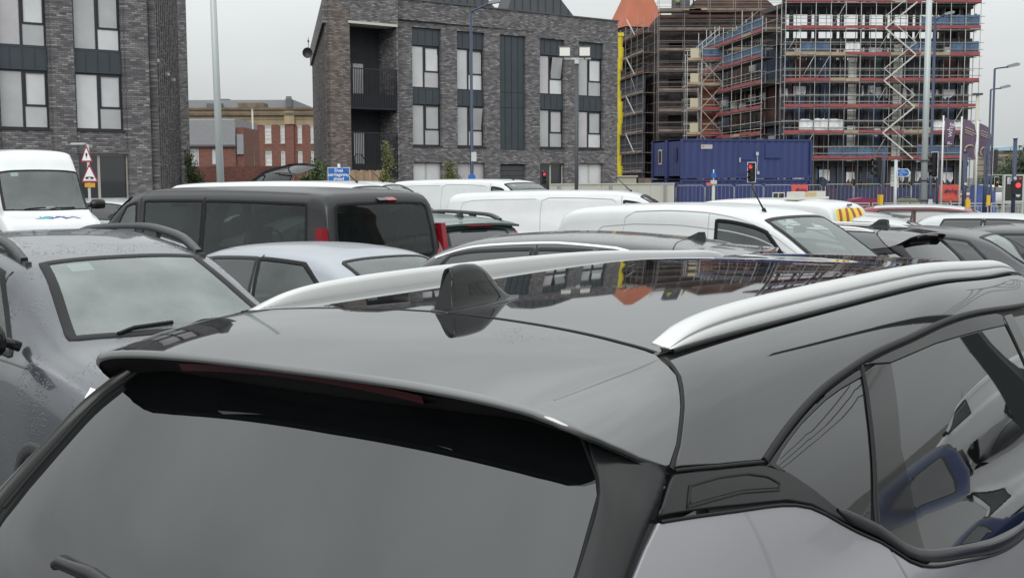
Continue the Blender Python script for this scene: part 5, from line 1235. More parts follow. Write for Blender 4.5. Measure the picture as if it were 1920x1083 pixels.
for py0, py1, pr, mm_ in ((236, 226, .05, stone), (226, 219, .12, stone), (219, 214, .45, stone_d), (214, 209, .30, stone), (209, 205, .55, stone_d)):
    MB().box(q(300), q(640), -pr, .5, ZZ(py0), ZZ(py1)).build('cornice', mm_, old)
for a, c in ((541, 556),):
    MB().box(q(a), q(c), -.25, .0, -.2, ZZ(236)).build('pilaster', red_brick, old); MB().box(q(a) - .1, q(c) + .1, -.40, .0, ZZ(235), ZZ(208)).build('pilaster_cap', stone, old)
MB().box(q(453), q(502), -.3, 2, ZZ(205), ZZ(196)).build('parapet_block', stone_d, old)
MB().box(q(466), q(468), -.2, -.06, ZZ(330), ZZ(228)).build('downpipe', mat('pipe_red', (.12, .03, .025), .6), old)
MB().box(q(300), q(640), 3, 12, ZZ(206), ZZ(203)).build('flat_roof', zinc_roof, old)
MB().box(q(300), q(538), 6, 20, ZZ(206), ZZ(183)).build('roof_storey', mat('grey_cladding', (.25, .255, .26), .7, var=.05), old)
MB().box(q(370), q(400), 5.5, 6.0, ZZ(204), ZZ(190)).build('roof_plant', mat('plant_grey', (.12, .12, .13), .7), old)
MB().box(q(376), q(398), 9, 12, ZZ(183), ZZ(177)).build('roof_plant', mat('plant_grey', ()), old)
MB().box(q(525), q(536), 5.0, 6, ZZ(198), ZZ(182)).tube([(q(530), 5.5, ZZ(190)), (q(530), 5.5, ZZ(177))], .3, 8).build('roof_vent', mat('plant_grey', ()), old)
# grey-clad house in front
F4 = Face(350, 92, 0.0)
hs = thing('house', 'house with grey boarded upper storey over red brick, in front of the old building', 'house', F4.O, 0)
q4 = F4.u; Z4 = lambda py: zat(400, py, 92)
clad = mat('grey_boarding', (.26, .265, .28), .7, var=.05)
nb = 16
for k in range(nb):
    z0 = Z4(272) + (Z4(225) - Z4(272)) * k / nb; z1 = Z4(272) + (Z4(225) - Z4(272)) * (k + 1) / nb
    MB().add([(q4(300), -.06, z0), (q4(446), -.06, z0), (q4(446), -.02, z1), (q4(300), -.02, z1)], [(0, 1, 2, 3)]).build('board', clad, hs)
MB().box(q4(300), q4(446), .0, 8, Z4(274), Z4(224)).build('upper_storey', clad, hs)
wall_mesh('wall', red_brick, hs, q4(300), q4(446), -.2, Z4(274), .05, [(q4(360), q4(377), Z4(312), Z4(278)), (q4(400), q4(413), Z4(308), Z4(279))])
MB().box(q4(446), q4(460), .3, 6, -.2, Z4(240)).build('side_wing', red_brick, hs)
MB().box(q4(448), q4(460), .1, .3, Z4(290), Z4(253)).build('grey_panel', clad, hs)
for a, c, y0, y1 in ((360, 377, 278, 312), (400, 413, 279, 308)):
    window(hs, q4(a), q4(c), Z4(y1), Z4(y0), .2, pale, mode='two', pm=PANES[0] if a < 380 else PANES[1])
MB().box(q4(300), q4(447), -.15, -.061, Z4(274) - .12, Z4(274)).build('gutter', frame_m, hs)
rw = MB().box(q4(300), q4(640), -22, -21.7, -.2, zat(400, 312, 70)).build('brick_wall', red_brick); rw.location = F4.O
tag(rw, 'low red brick boundary wall behind the white vans', 'wall')
# ================================================================== building site
galv = mat('galvanised_tube', (.40, .40, .385), .5, metal=.2, var=.15, vscale=.7)
red_b = mat('red_toe_board', (.28, .065, .07), .6, var=.2, vscale=.8)
tan_b = mat('timber_board', (.36, .27, .18), .8, var=.25, vscale=1.2)
deck_m = mat('scaffold_deck', (.10, .085, .075), .85, var=.3, vscale=1)
blue_net = mat('blue_guard', (.07, .12, .20), .7, var=.35, vscale=1.3)
shell_m = mat('building_shell', (.045, .042, .052), .8, var=.5, vscale=.35)
purple_m = mat('maroon_shell', (.11, .055, .05), .8, var=.5, vscale=.5)
foil = mat('silver_foil', (.66, .67, .68), .4, metal=.2, var=.3, vscale=1.5)
white_block = mat('white_block', (.78, .78, .75), .8, var=.2, vscale=2.5)
steel_m = mat('steel_frame', (.05, .045, .05), .6)
navy_m = mat('membrane_blue', (.035, .06, .12), .5, var=.5, vscale=.8)
teal_m = mat('membrane_green', (.05, .09, .085), .5, var=.4, vscale=.8)
RS = random.Random(3)

def scaffold(root, O, ang, L, nb, zs, dep=1.3, side=-1, board=None, net=None, zbot=0.0, ztop=None, deck=deck_m, bw=.24, tr=.031, diag=True, tm=None):
    """tube scaffold along a wall: standards, ledgers, boarded lifts; side: -1 outwards to the right of the run"""
    D = Vector((math.cos(ang), math.sin(ang), 0)); Nn = Vector((D.y, -D.x, 0)) * (1 if side < 0 else -1); O = Vector(O)
    ztop = ztop or zs[-1] + 1.3
    for i in range(nb + 1):
        for dd in (0.15, dep):
            p = O + D * (L * i / nb) + Nn * dd; t = ztop + RS.uniform(-.2, .9)
            MB().tube([(p.x, p.y, zbot), (p.x, p.y, t)], tr, 5).build('standard', tm or galv, root)
    for li, z in enumerate(zs):
        for h, dd in ((.0, dep), (.50, dep + .02), (1.02, dep + .02), (0, .15), (1.0, .15)):
            a = O + Nn * dd + D * -RS.uniform(.05, .3); b = O + Nn * dd + D * (L + RS.uniform(.05, .3))
            MB().tube([(a.x, a.y, z - .08 + h), (b.x, b.y, z - .08 + h)], tr * .85, 5).build('ledger', tm or galv, root)
        for i in range(nb):
            a = O + D * (L * i / nb); b = O + D * (L * (i + 1) / nb)
            m = MB(); p = [a + Nn * .12, b + Nn * .12, b + Nn * (dep - .02), a + Nn * (dep - .02)]
            m.add([(q.x, q.y, z - .05) for q in p] + [(q.x, q.y, z) for q in p], [(0, 1, 2, 3), (7, 6, 5, 4), (0, 4, 5, 1), (1, 5, 6, 2), (2, 6, 7, 3), (3, 7, 4, 0)]); m.build('deck', deck, root)
            bm_ = board(li, i) if board else None
            if bm_ is not None:
                q0 = a + Nn * (dep + .06) + D * .02; q1 = b + Nn * (dep + .06) - D * .02; j = RS.uniform(-.03, .03)
                MB().bar((q0.x, q0.y, z + bw / 2 + j), (q1.x, q1.y, z + bw / 2 + j), .045, bw * RS.uniform(.85, 1.15)).build('toe_board', bm_, root)
            nm = net(li, i) if net else None
            if nm is not None:
                q0 = a + Nn * (dep - .06) + D * .04; q1 = b + Nn * (dep - .06) - D * .04; h0 = .25; h1 = RS.uniform(.85, 1.1)
                n = 6; V_ = []
                for k in range(n + 1):
                    q = q0 + (q1 - q0) * k / n + Nn * RS.uniform(-.05, .05); V_ += [(q.x, q.y, z + h0 - RS.uniform(0, .06)), (q.x, q.y, z + h1 + RS.uniform(-.08, .08))]
                MB().add(V_, [(2 * k, 2 * k + 2, 2 * k + 3, 2 * k + 1) for k in range(n)]).build('guard_mesh', nm, root)
            if diag and RS.random() < .05:
                p0 = a + Nn * (dep + .05); p1 = b + Nn * (dep + .05)
                MB().tube([(p0.x, p0.y, z), (p1.x, p1.y, z + 2.0)], tr * .85, 5).build('brace', galv, root)
            if RS.random() < .5:
                p0 = a + Nn * .15 + D * RS.uniform(.1, 1); p1 = p0 + Nn * (dep - .1)
                MB().tube([(p0.x, p0.y, z + .95), (p1.x, p1.y, z + .95)], tr * .8, 5).build('transom', tm or galv, root)

# --- tall frame building on the right, its street front and the flank running back from the corner
c0 = Vector(at(1458, 91.0)); FA = math.radians(2.5)
LF = (at(1822, 91.0)[0] - c0.x) * .992; LV = [3.2, 5.15, 7.1, 9.05, 11.0, 12.95, 14.95, 16.9]
site = thing('building_under_construction', 'tall steel-framed block under construction wrapped in scaffold with red toe boards, right of centre', 'building', c0, 0)
Df = Vector((math.cos(FA), math.sin(FA), 0)); Nf = Vector((-Df.y, Df.x, 0))     # Nf points back into the building
GA = math.radians(98.0); Dg = Vector((math.cos(GA), math.sin(GA), 0)); LG = 16.5
def pf(u_, w_, z_): p = Df * u_ + Nf * w_; return (p.x, p.y, z_)
# floor slabs and columns
for z in (3.0, 6.2, 9.4, 12.4, 15.0, 17.6):
    m = MB(); dz_s = 15 if z < 12 else 3.6; P = [pf(0, .05, z), pf(LF, .05, z), pf(LF, dz_s, z), pf(-.15 * dz_s, dz_s, z)]; m.add(P + [(x, y, zz - .35) for x, y, zz in P], [(0, 1, 2, 3), (7, 6, 5, 4), (0, 4, 5, 1), (1, 5, 6, 2), (2, 6, 7, 3), (3, 7, 4, 0)]); m.build('floor_slab', steel_m, site)
ncol = 7
for i in range(ncol + 1):
    for w_ in (.25, 6, 13):
        for du in (0, .55):
            u_ = .3 + (LF - 1.2) * i / ncol + du; p = pf(u_, w_, 0)
            MB().box(p[0] - .14, p[0] + .14, p[1] - .14, p[1] + .14, 0, 18.5 if w_ < 5 else 12.2).build('column', steel_m, site)
# wall bays between the columns: each its own panel, glazed, foil faced or blockwork
zl = [(.2, 2.6), (3.05, 5.8), (6.25, 9.0), (9.45, 12.0)]
bays = 14
for k, (z0, z1) in enumerate(zl):
    for i in range(bays):
        u0 = LF * i / bays + .05; u1 = LF * (i + 1) / bays - .05; r = RS.random()
        colx = (u0 + u1) / 2 / LF
        mm_ = white_block if (.33 < colx < .42 or .55 < colx < .66) and RS.random() < .85 else (navy_m if r < .35 else (shell_m if r < .75 else (teal_m if r < .85 else purple_m)))
        if colx < .1: mm_ = white_block if r < .4 else navy_m
        P = [pf(u0, .3, z0), pf(u1, .3, z0), pf(u1, .3, z1), pf(u0, .3, z1)]
        MB().add(P + [(x, y + .12, z) for x, y, z in P], [(0, 1, 2, 3), (0, 4, 5, 1), (1, 5, 6, 2), (2, 6, 7, 3), (3, 7, 4, 0)]).build('wall_panel', mm_, site)
        if mm_ is white_block:
            for kk in range(1, 9):
                zz = z0 + (z1 - z0) * kk / 9; a = pf(u0, .285, zz); b_ = pf(u1, .285, zz); MB().bar(a, b_, .02, .015).build('block_course', shell_m, site)
        elif RS.random() < .75:
            zz = z1 - RS.uniform(.1, .5); V_ = []
            for kk in range(7):
                uu = u0 + (u1 - u0) * kk / 6; V_ += [pf(uu, .26 - RS.uniform(0, .08), zz - RS.uniform(.4, .9)), pf(uu, .26, zz)]
            MB().add(V_, [(2 * q_, 2 * q_ + 2, 2 * q_ + 3, 2 * q_ + 1) for q_ in range(6)]).build('foil_sheet', foil if RS.random() < .7 else blue_net, site)
# right edge wall, dark maroon
P = [pf(LF, .5, 0), pf(LF, 6, 0), pf(LF, 6, 17.5), pf(LF, .5, 17.5)]; MB().add(P + [(x - .25, y, z) for x, y, z in P], [(0, 1, 2, 3), (7, 6, 5, 4), (0, 4, 5, 1), (2, 6, 7, 3), (0, 3, 7, 4)]).build('end_wall', purple_m, site)
P = [pf(LF * .91, 3, 9.4), pf(LF, 3, 9.4), pf(LF, 3, 17.5), pf(LF * .91, 3, 17.5)]; MB().add(P, [(0, 1, 2, 3)]).build('lift_shaft', shell_m, site)
P = [pf(0, 14.5, 0), pf(LF, 14.5, 0), pf(LF, 14.5, 12.2), pf(0, 14.5, 12.2)]; MB().add(P, [(0, 1, 2, 3)]).build('rear_wall', shell_m, site)
# flank
for k, (z0, z1) in enumerate(zl):
    for i in range(7):
        a = Dg * (LG * i / 7 + .1) + Vector((.7, 0, 0)); b_ = Dg * (LG * (i + 1) / 7 - .1) + Vector((.7, 0, 0)); mm_ = RS.choice([shell_m, navy_m, purple_m, shell_m, purple_m])
        MB().add([(a.x, a.y, z0), (b_.x, b_.y, z0), (b_.x, b_.y, z1), (a.x, a.y, z1), (a.x + .1, a.y, z0), (a.x + .1, a.y, z1)], [(0, 1, 2, 3), (0, 3, 5, 4)]).build('wall_panel', mm_, site)
        if RS.random() < .6:
            a2 = a + Vector((-.08, 0, 0)); c_2 = a + (b_ - a) * RS.uniform(.5, .95) + Vector((-.1, 0, 0)); zz = z1 - RS.uniform(.2, .9)
            MB().add([(a2.x, a2.y, zz - .7), (c_2.x, c_2.y, zz - .55), (c_2.x, c_2.y, zz), (a2.x, a2.y, zz - .1)], [(0, 1, 2, 3)]).build('foil_sheet', foil, site)
scf = thing('scaffold', 'galvanised scaffold with red and timber toe boards and blue guards on the steel-framed block', 'scaffold', c0, 0)
bd = lambda li, i: (tan_b if (li, i) in ((4, 0), (4, 1), (4, 2), (4, 3), (3, 3), (3, 4), (4, 9), (4, 10), (1, 4)) else (red_b if RS.random() < .90 else tan_b))
nt_ = lambda li, i: (blue_net if ((li == 6) or (li == 5 and i > 8) or (li == 4 and i in (1, 2, 8, 9, 11, 12)) or (li == 0 and RS.random() < .8) or (li == 7)) else (foil if (li in (4, 1) and RS.random() < .35) else None))
scaffold(scf, (0, 0, 0), FA, LF, 13, LV, side=-1, board=bd, net=nt_, zbot=-.1)
scaffold(scf, (-.1, .3, 0), GA, LG, 7, LV[:6], side=1, board=lambda li, i: red_b if RS.random() < .9 else tan_b, net=lambda li, i: blue_net if li in (5,) or (li == 4 and i < 4) or (li == 0) else None, zbot=-.1)
# zigzag access stair on the street face
for k in range(6):
    z0, z1 = LV[k], LV[k] + 1.95; ua, ub = (LF * .50, LF * .66) if k % 2 else (LF * .66, LF * .50)
    for dz_ in (0, .9):
        MB().bar(pf(ua, -1.7, z0 + dz_), pf(ub, -1.7, z1 + dz_), .05, .10 if dz_ == 0 else .05).build('stair_string', mat('alloy_stair', (.56, .55, .50), .5), scf)
    for q_ in range(1, 8):
        f = q_ / 8; p = pf(ua + (ub - ua) * f, -1.65, z0 + (z1 - z0) * f); MB().box(p[0] - .13, p[0] + .13, p[1] + .06, p[1] + .65, p[2] - .03, p[2]).build('tread', mat('alloy_stair', ()), scf)
# --- stair tower between the two buildings
t0 = Vector(at(1282, 103.0)); tw = thing('stair_tower', 'scaffold stair tower with red boards and brick-coloured sheeting between the two buildings', 'scaffold', t0, 0)
TWd = (at(1346, 103)[0] - t0.x)
tz = [3.4, 5.5, 7.6, 9.7, 11.8]
scaffold(tw, (TWd * .42, 0, 0), 0.0, TWd * .60, 1, tz, side=-1, board=lambda li, i: red_b if li != 3 else tan_b, net=lambda li, i: blue_net if li == 4 else None, diag=False, zbot=-.1, ztop=13.0)
scaffold(tw, (0, 0, 0), 0.0, TWd * .40, 1, tz, side=-1, board=lambda li, i: tan_b, net=None, diag=False, zbot=-.1, ztop=12.0)
for z in tz:
    MB().bar((TWd * .42, -1.35, z), (TWd, -1.35, z - 1.9), .05).build('brace', galv, tw); MB().bar((TWd * .42, -1.38, z - 1.9), (TWd, -1.38, z), .05).build('brace', galv, tw)
    MB().box(.25, .95, -1.36, -1.33, z + .2, z + 1.0).build('notice_board', mat('sheet_cream', (.55, .50, .36), .7), tw)
MB().box(TWd * .44, TWd * .98, .2, .5, .0, 10.5).build('brick_sheeting', mat('terracotta_sheet', (.26, .09, .05), .8, var=.3, vscale=.7), tw)
for s_ in (0, .5):
    MB().bar((.2, -1.2, 11.9 + s_), (TWd * .9, -1.0, 14.0 + s_), .07).build('stair_string', galv, tw)
# --- dark older building under scaffold on the left of the site
b0 = Vector(at(1230, 119.5)); ob_ = thing('building_under_construction', 'dark older brick building with half-stripped gable behind grey scaffold, left part of the site', 'building', b0, 0)
LB = at(1462, 119.5)[0] - b0.x; HA = math.radians(98.5); Dh = Vector((math.cos(HA), math.sin(HA), 0)); LH = 17.0
charb = brick_mat('sooty_brick', [(.03, .025, .03), (.055, .042, .046), (.085, .062, .062), (.12, .085, .07)], (.03, .028, .03), sc=1.6)
wall_mesh('wall', charb, ob_, 0, LB, -.2, 17.8, .3, [(1.2 + k * 3.3, 2.6 + k * 3.3, z, z + 2.1) for k in range(3) for z in (2.5, 6.0, 9.6, 13.2)], depth=.4)
MB().box(.1, LB - .1, 1.0, 1.1, 0, 17.5).build('dark_interior', shell_m, ob_)
m = MB(); e_ = Dh * LH; m.quad((0, .3, -.2), (0, .3, 17.2), (e_.x, e_.y, 17.2), (e_.x, e_.y, -.2)); m.build('flank_wall', charb, ob_)
zr = lambda y: zat(1400, y, 122)
gx = lambda px: at(px, 122)[0] - b0.x
brn = mat('stripped_gable', (.085, .042, .032), .85, var=.4, vscale=.6)
MB().prism([(gx(1288), zr(30)), (gx(1300), zr(8)), (gx(1332), zr(-22)), (gx(1398), zr(-26)), (gx(1425), zr(2)), (gx(1462), zr(34))], 2.5, 9).build('gable', brn, ob_)
MB().box(gx(1264), gx(1291), 3, 6, 17.5, zr(-30)).build('chimney', mat('slate_blue_sheet', (.06, .07, .085), .7), ob_)
MB().box(gx(1230), gx(1462), 1.2, 9, 17.0, 18.2).build('roof', brn, ob_)
sc2 = thing('scaffold', 'grey scaffold with weathered timber lifts around the dark older building', 'scaffold', b0, 0)
LV2 = [2.4, 4.4, 6.4, 8.4, 10.4, 12.4, 14.4, 16.4, 18.25]
galv_d = mat('weathered_tube', (.24, .225, .21), .6)
gry_b = mat('weathered_board', (.20, .155, .13), .85, var=.35, vscale=1.1)
scaffold(sc2, (0, 0, 0), 0.0, LB, 5, LV2, side=-1, board=lambda li, i: gry_b, deck=gry_b, zbot=-.1, tr=.024, tm=galv_d)
scaffold(sc2, (-.1, .3, 0), HA, LH, 7, LV2[:-1], side=1, board=lambda li, i: gry_b if RS.random() < .8 else mat('maroon_board', (.16, .06, .05), .8), deck=gry_b, zbot=-.1, tr=.024, tm=galv_d)
for k in range(4):
    z = LV2[1 + 2 * k]; q_ = Dh * 3 + Vector((-1.5, 0, 0)); r_ = Dh * 6.5 + Vector((-1.5, 0, 0)); MB().tube([(q_.x, q_.y, z), (r_.x, r_.y, z + 2)], .07, 5).build('brace', galv, sc2)
nn = MB(); netm = mat('debris_net', (.030, .030, .042), .9, var=.3, vscale=.5)
for k in range(6):
    q_ = Dh * (LH * k / 7) + Vector((-1.15, 0, 0)); r_ = Dh * (LH * (k + 1) / 7) + Vector((-1.15, 0, 0))
    MB().add([(q_.x, q_.y, .5), (r_.x, r_.y, .5), (r_.x, r_.y, 12.2), (q_.x, q_.y, 12.2)], [(0, 1, 2, 3)]).build('debris_net', netm, sc2)
# yellow rubbish chute
yc = at(1160, 98); chute = thing('rubbish_chute', 'long yellow plastic rubbish chute hanging beside the central flats', 'chute', (yc[0], yc[1], 0))
yel_m = mat('chute_yellow', (.62, .50, .035), .5, var=.15, vscale=2); ztop_ = zat(1160, 74, 98)
for k in range(13):
    z1 = ztop_ - k * .88; dx_ = .16 * math.sin(k * 1.1 + .5); MB().tube([(dx_, 0, z1), (dx_ * .9 - .02, 0, z1 - .12), (dx_ * .7, 0, z1 - .98)], [.27, .25, .19], 12, cap=False).build('chute_section', yel_m, chute)
MB().box(-.35, .35, -.3, .3, ztop_, ztop_ + .28).build('hopper', yel_m, chute)
# spire roof
sp = at(1192, 134); spire = thing('spire', 'orange-clad pyramid roof rising above the scaffold at the top', 'roof', (sp[0], sp[1], 0))
zb_ = zat(1192, 62, 134); og = mat('orange_cladding', (.42, .13, .07), .7, var=.12, vscale=.4)
m = MB(); V_ = []
for z, h in ((zb_, 2.6), (zb_ + 3.3, 1.35), (zb_ + 6.5, .35)): V_ += [(-h, -h, z), (h, -h, z), (h, h, z), (-h, h, z)]
m.add(V_, [(i * 4 + j, i * 4 + (j + 1) % 4, (i + 1) * 4 + (j + 1) % 4, (i + 1) * 4 + j) for i in range(2) for j in range(4)] + [(8, 9, 10, 11)]); o = m.build('roof', og, spire); o.rotation_euler = (0, 0, .35)
o = MB().box(-2.4, 2.4, -2.4, 2.4, 2, zb_ + .01).build('tower', charb, spire); o.rotation_euler = (0, 0, .35)

# --- workers on the roof scaffold
def person(px, py_feet, d, label, turn, jacket, pose):
    X, Y, _ = at(px, d); z = zat(px, py_feet, d)
    P = thing('person', label, 'person', (X, Y, z), turn, 'workers on the roof scaffold')
    J = {'pel': (0, 0, .95), 'bel': (0, .01, 1.12), 'che': (0, .02, 1.32), 'nek': (0, .02, 1.48), 'hed': (0, .05, 1.60), 'top': (0, .04, 1.72)}
    E = [('pel', 'bel'), ('bel', 'che'), ('che', 'nek'), ('nek', 'hed'), ('hed', 'top')]; R_ = {'pel': .15, 'bel': .14, 'che': .16, 'nek': .06, 'hed': .095, 'top': .06}
    for s_, n_ in ((1, 'l'), (-1, 'r')):
        J.update({n_ + 'sh': (.19 * s_, .02, 1.42), n_ + 'el': (.27 * s_, .05 + pose * .1, 1.16), n_ + 'wr': (.22 * s_, .25 + pose * .1, 1.05 + pose * .15), n_ + 'ha': (.20 * s_, .33 + pose * .1, 1.05 + pose * .16),
                  n_ + 'hp': (.10 * s_, 0, .90), n_ + 'kn': (.12 * s_, .05 * s_, .50), n_ + 'an': (.13 * s_, .02 * s_, .10), n_ + 'to': (.14 * s_, .18, .05)})
        E += [('che', n_ + 'sh'), (n_ + 'sh', n_ + 'el'), (n_ + 'el', n_ + 'wr'), (n_ + 'wr', n_ + 'ha'), ('pel', n_ + 'hp'), (n_ + 'hp', n_ + 'kn'), (n_ + 'kn', n_ + 'an'), (n_ + 'an', n_ + 'to')]
        R_.update({n_ + 'sh': .08, n_ + 'el': .055, n_ + 'wr': .04, n_ + 'ha': .045, n_ + 'hp': .105, n_ + 'kn': .07, n_ + 'an': .05, n_ + 'to': .045})
    ks = list(J); me = bpy.data.meshes.new('body'); me.from_pydata([J[k] for k in ks], [(ks.index(a), ks.index(b)) for a, b in E], [])
    o = bpy.data.objects.new('body', me); COL.objects.link(o)
    sk = o.modifiers.new('skin', 'SKIN'); sub = o.modifiers.new('sub', 'SUBSURF'); sub.levels = sub.render_levels = 1
    for i, k in enumerate(ks): me.skin_vertices[0].data[i].radius = (R_[k], R_[k]); me.skin_vertices[0].data[i].use_root = (k == 'pel')
    dg = bpy.context.evaluated_depsgraph_get(); dg.update(); m2 = bpy.data.meshes.new_from_object(o.evaluated_get(dg)); bpy.data.objects.remove(o)
    m2.materials.clear(); sk_ = mat('skin_tone', (.35, .20, .14), .6); tr_ = mat('dark_trousers', (.03, .035, .05), .9)
    for q_ in (jacket, tr_, sk_): m2.materials.append(q_)
    for p in m2.polygons:
        c = p.center; p.material_index = 2 if (c.z > 1.49 or (abs(c.x) > .15 and c.y > .27)) else (0 if c.z > .93 else 1)
        p.use_smooth = True
    link('body', m2, P)
    b = MB(); n = 14; hv = [(.125, 0), (.122, .05), (.10, .10), (.055, .13), (.0, .138)]
    b.add([(r * math.cos(2 * math.pi * i / n), .045 + r * 1.1 * math.sin(2 * math.pi * i / n), 1.66 + h) for r, h in hv for i in range(n)], [(k * n + i, k * n + (i + 1) % n, (k + 1) * n + (i + 1) % n, (k + 1) * n + i) for k in range(4) for i in range(n)], True)
    b.box(-.08, .08, .15, .22, 1.655, 1.675); b.build('hard_hat', mat('hat_white', (.75, .75, .72), .4), P)
    b = MB()
    for z_ in (1.08, 1.26): b.tube([(.165 * math.cos(t), .02 + .165 * math.sin(t), z_) for t in np.linspace(0, 2 * math.pi, 13)], .015, 4, cap=False)
    b.build('reflective_band', mat('reflective_tape', (.6, .62, .6), .3), P)
hv = mat('hi_vis_yellow', (.45, .62, .05), .7)
person(1268, 29, 118.4, 'worker in yellow hi-vis and white hard hat standing left on the roof scaffold', 2.6, hv, 0)
person(1296, 20, 118.9, 'larger worker in yellow hi-vis bending over timber on the roof scaffold', 1.2, mat('hi_vis_lime', (.52, .66, .06), .7), 1.0)
for k in range(3):
    p = at(1288 + k * 11, 118.0); tag(MB().box(-.6, .6, -.15, .15, 0, .12 + .05 * k).build('timber_stack', tan_b), ['short timber stack left of the bending worker', 'timber stack at the feet of the bending worker', 'timber stack right of the bending worker'][k], 'timber', 'timber stacks on the roof scaffold').location = (p[0], p[1], 18.27)

# ------------------------------------------------------------------ site cabins: two stacked blue containers, two more beyond
blue_c = mat('cabin_blue', (.030, .045, .15), .5, var=.08, vscale=.6); blue_d = mat('cabin_blue_dark', (.012, .022, .10), .5)
CA = math.radians(15); CO = Vector(at(1277, 77)); CL = 9.35; CH = 2.57
def container(z, w0, label, door=False):
    c = thing('site_cabin', label, 'container', (CO.x, CO.y, z), CA, 'blue site cabins'); n = 36; w1 = w0 + 2.42
    for x in (0, CL):
        for y in (w0, w1): MB().box(x - .07, x + .07, y - .07, y + .07, 0, CH).build('corner_post', blue_c, c)
    for y in (w0, w1):
        MB().box(.07, CL - .07, y - .05, y + .05, 0, .16).build('side_rail', blue_c, c); MB().box(.07, CL - .07, y - .05, y + .05, CH - .13, CH).build('side_rail', blue_c, c)
    def corr(L, fn, nm):
        V_ = []; k = int(L / .125)
        for i in range(k + 1):
            dp = (0, .035, .035, 0)[i % 4]; V_ += [fn(L * i / k, dp, .16), fn(L * i / k, dp, CH - .13)]
        MB().add(V_, [(2 * i, 2 * i + 2, 2 * i + 3, 2 * i + 1) for i in range(k)]).build(nm, blue_c, c)
    corr(CL - .14, lambda u_, d_, z_: (.07 + u_, w0 + .0 + d_, z_), 'corrugated_side')
    corr(2.28, lambda u_, d_, z_: (.0 + d_, w0 + .07 + u_, z_), 'corrugated_end')
    corr(CL - .14, lambda u_, d_, z_: (.07 + u_, w1 - d_, z_), 'corrugated_side')
    MB().box(-.02, CL + .02, w0 - .02, w1 + .02, CH - .02, CH + .001).build('roof', blue_c, c); MB().box(CL - .03, CL, w0 + .07, w1 - .07, .16, CH - .13).build('end_panel', blue_c, c)
    return c
zc_ = -.87
cA = container(zc_ + CH + .08, 0, 'upper blue site cabin with door, white cable and small company plate'); cB = container(zc_, 0, 'lower blue site cabin with white-framed window behind the mesh fence')
cC = container(zc_ + CH + .08, 2.6, 'upper rear blue cabin showing only its windowed end left of the stack'); cD = container(zc_, 2.6, 'lower rear blue cabin showing only its end, at the bottom left of the stack')
x0 = 3.95
MB().box(x0, x0 + 1.05, -.03, .0, .18, 2.25).build('door', blue_c, cA); MB().box(x0 + .12, x0 + .93, -.05, -.031, .3, 2.1).build('door_panel', blue_c, cA)
MB().bar((x0 + .1, -.08, 1.2), (x0 + 1.0, -.08, 1.2), .03).build('door_bar', blue_d, cA); MB().box(x0 + .12, x0 + .2, -.12, -.05, 1.05, 1.35).build('handle', pale, cA)
MB().box(5.95, 7.1, -.03, .0, 1.35, 2.25).build('shutter', blue_c, cA); MB().box(5.93, 5.99, -.06, -.031, 1.3, 2.3).box(5.93, 7.1, -.06, -.031, 1.28, 1.34).build('shutter_frame', blue_d, cA)
MB().tube([(5.35, -.06, 1.55), (5.42, -.06, 1.15), (5.36, -.06, .75), (5.45, -.06, .3)], .025, 5).build('cable', pale, cA); MB().box(5.28, 5.45, -.12, -.03, 1.5, 1.72).build('junction_box', pale, cA); MB().box(5.38, 5.52, -.12, -.03, .25, .45).build('junction_box', pale, cA)
pl = MB().box(1.35, 2.15, -.04, -.01, 1.92, 2.20).build('company_plate', mat('plate_grey', (.45, .42, .40), .6), cA)
pz = math.pi / 2
text('logo', '*', .34, mat('plate_red', (.5, .05, .04), .6), pl, (1.5, -.05, 2.03), (pz, 0, 0), depth=.003); 
MB().box(-.035, -.005, .75, 1.25, 1.1, 2.0).build('window', blue_d, cA); MB().box(-.04, -.01, 3.3, 3.9, .95, 1.95).build('window', pale, cC); MB().box(-.05, -.041, 3.38, 3.82, 1.05, 1.85).build('pane', dark_pane, cC)
w = MB(); w.box(6.55, 7.45, -.05, .0, .75, .82); w.box(6.55, 7.45, -.05, .0, 1.63, 1.70); w.box(6.55, 6.61, -.05, 0, .82, 1.63); w.box(7.39, 7.45, -.05, 0, .82, 1.63); w.box(6.95, 7.01, -.05, 0, .82, 1.63); w = w.build('window', wh, cB); MB().box(6.61, 7.39, -.02, -.01, .82, 1.63).build('pane', dark_pane, w)
MB().box(x0 + .05, x0 + .9, -.04, 0, 0.9, 2.3).build('door', blue_c, cB)

# mesh panel fence in front of the cabins
def mesh_fence(label, px0, px1, d, n, ztop_, zb=-.15, slope=0.0):
    a = Vector(at(px0, d)); b = Vector(at(px1, d + slope)); f = thing('mesh_fence', label, 'fence', a, math.atan2((b - a).y, (b - a).x)); L = (b - a).length
    for i in range(n):
        x0_, x1_ = L * i / n + .03, L * (i + 1) / n - .03; m = MB(); m.tube([(x0_, 0, zb), (x0_, 0, ztop_ - .12), (x0_ + .12, 0, ztop_), (x1_ - .12, 0, ztop_), (x1_, 0, ztop_ - .12), (x1_, 0, zb)], .017, 6); m.tube([(x0_, 0, zb + .25), (x1_, 0, zb + .25)], .014, 5)
        p = m.build('fence_frame', galv, f); w_ = MB(); k = max(6, int((x1_ - x0_) / .22))
        for j in range(1, k): xx = x0_ + (x1_ - x0_) * j / k; w_.bar((xx, 0, zb + .25), (xx, 0, ztop_), .008)
        o = w_.build('fence_wire', galv, p); o['kind'] = 'stuff'
    return f
mesh_fence('site mesh fence panels in front of the blue cabins', 1266, 1540, 70, 5, zat(1400, 347, 70))
mesh_fence('site mesh fence panels between the cabins and the flagpoles', 1545, 1760, 66, 4, zat(1650, 345, 66))
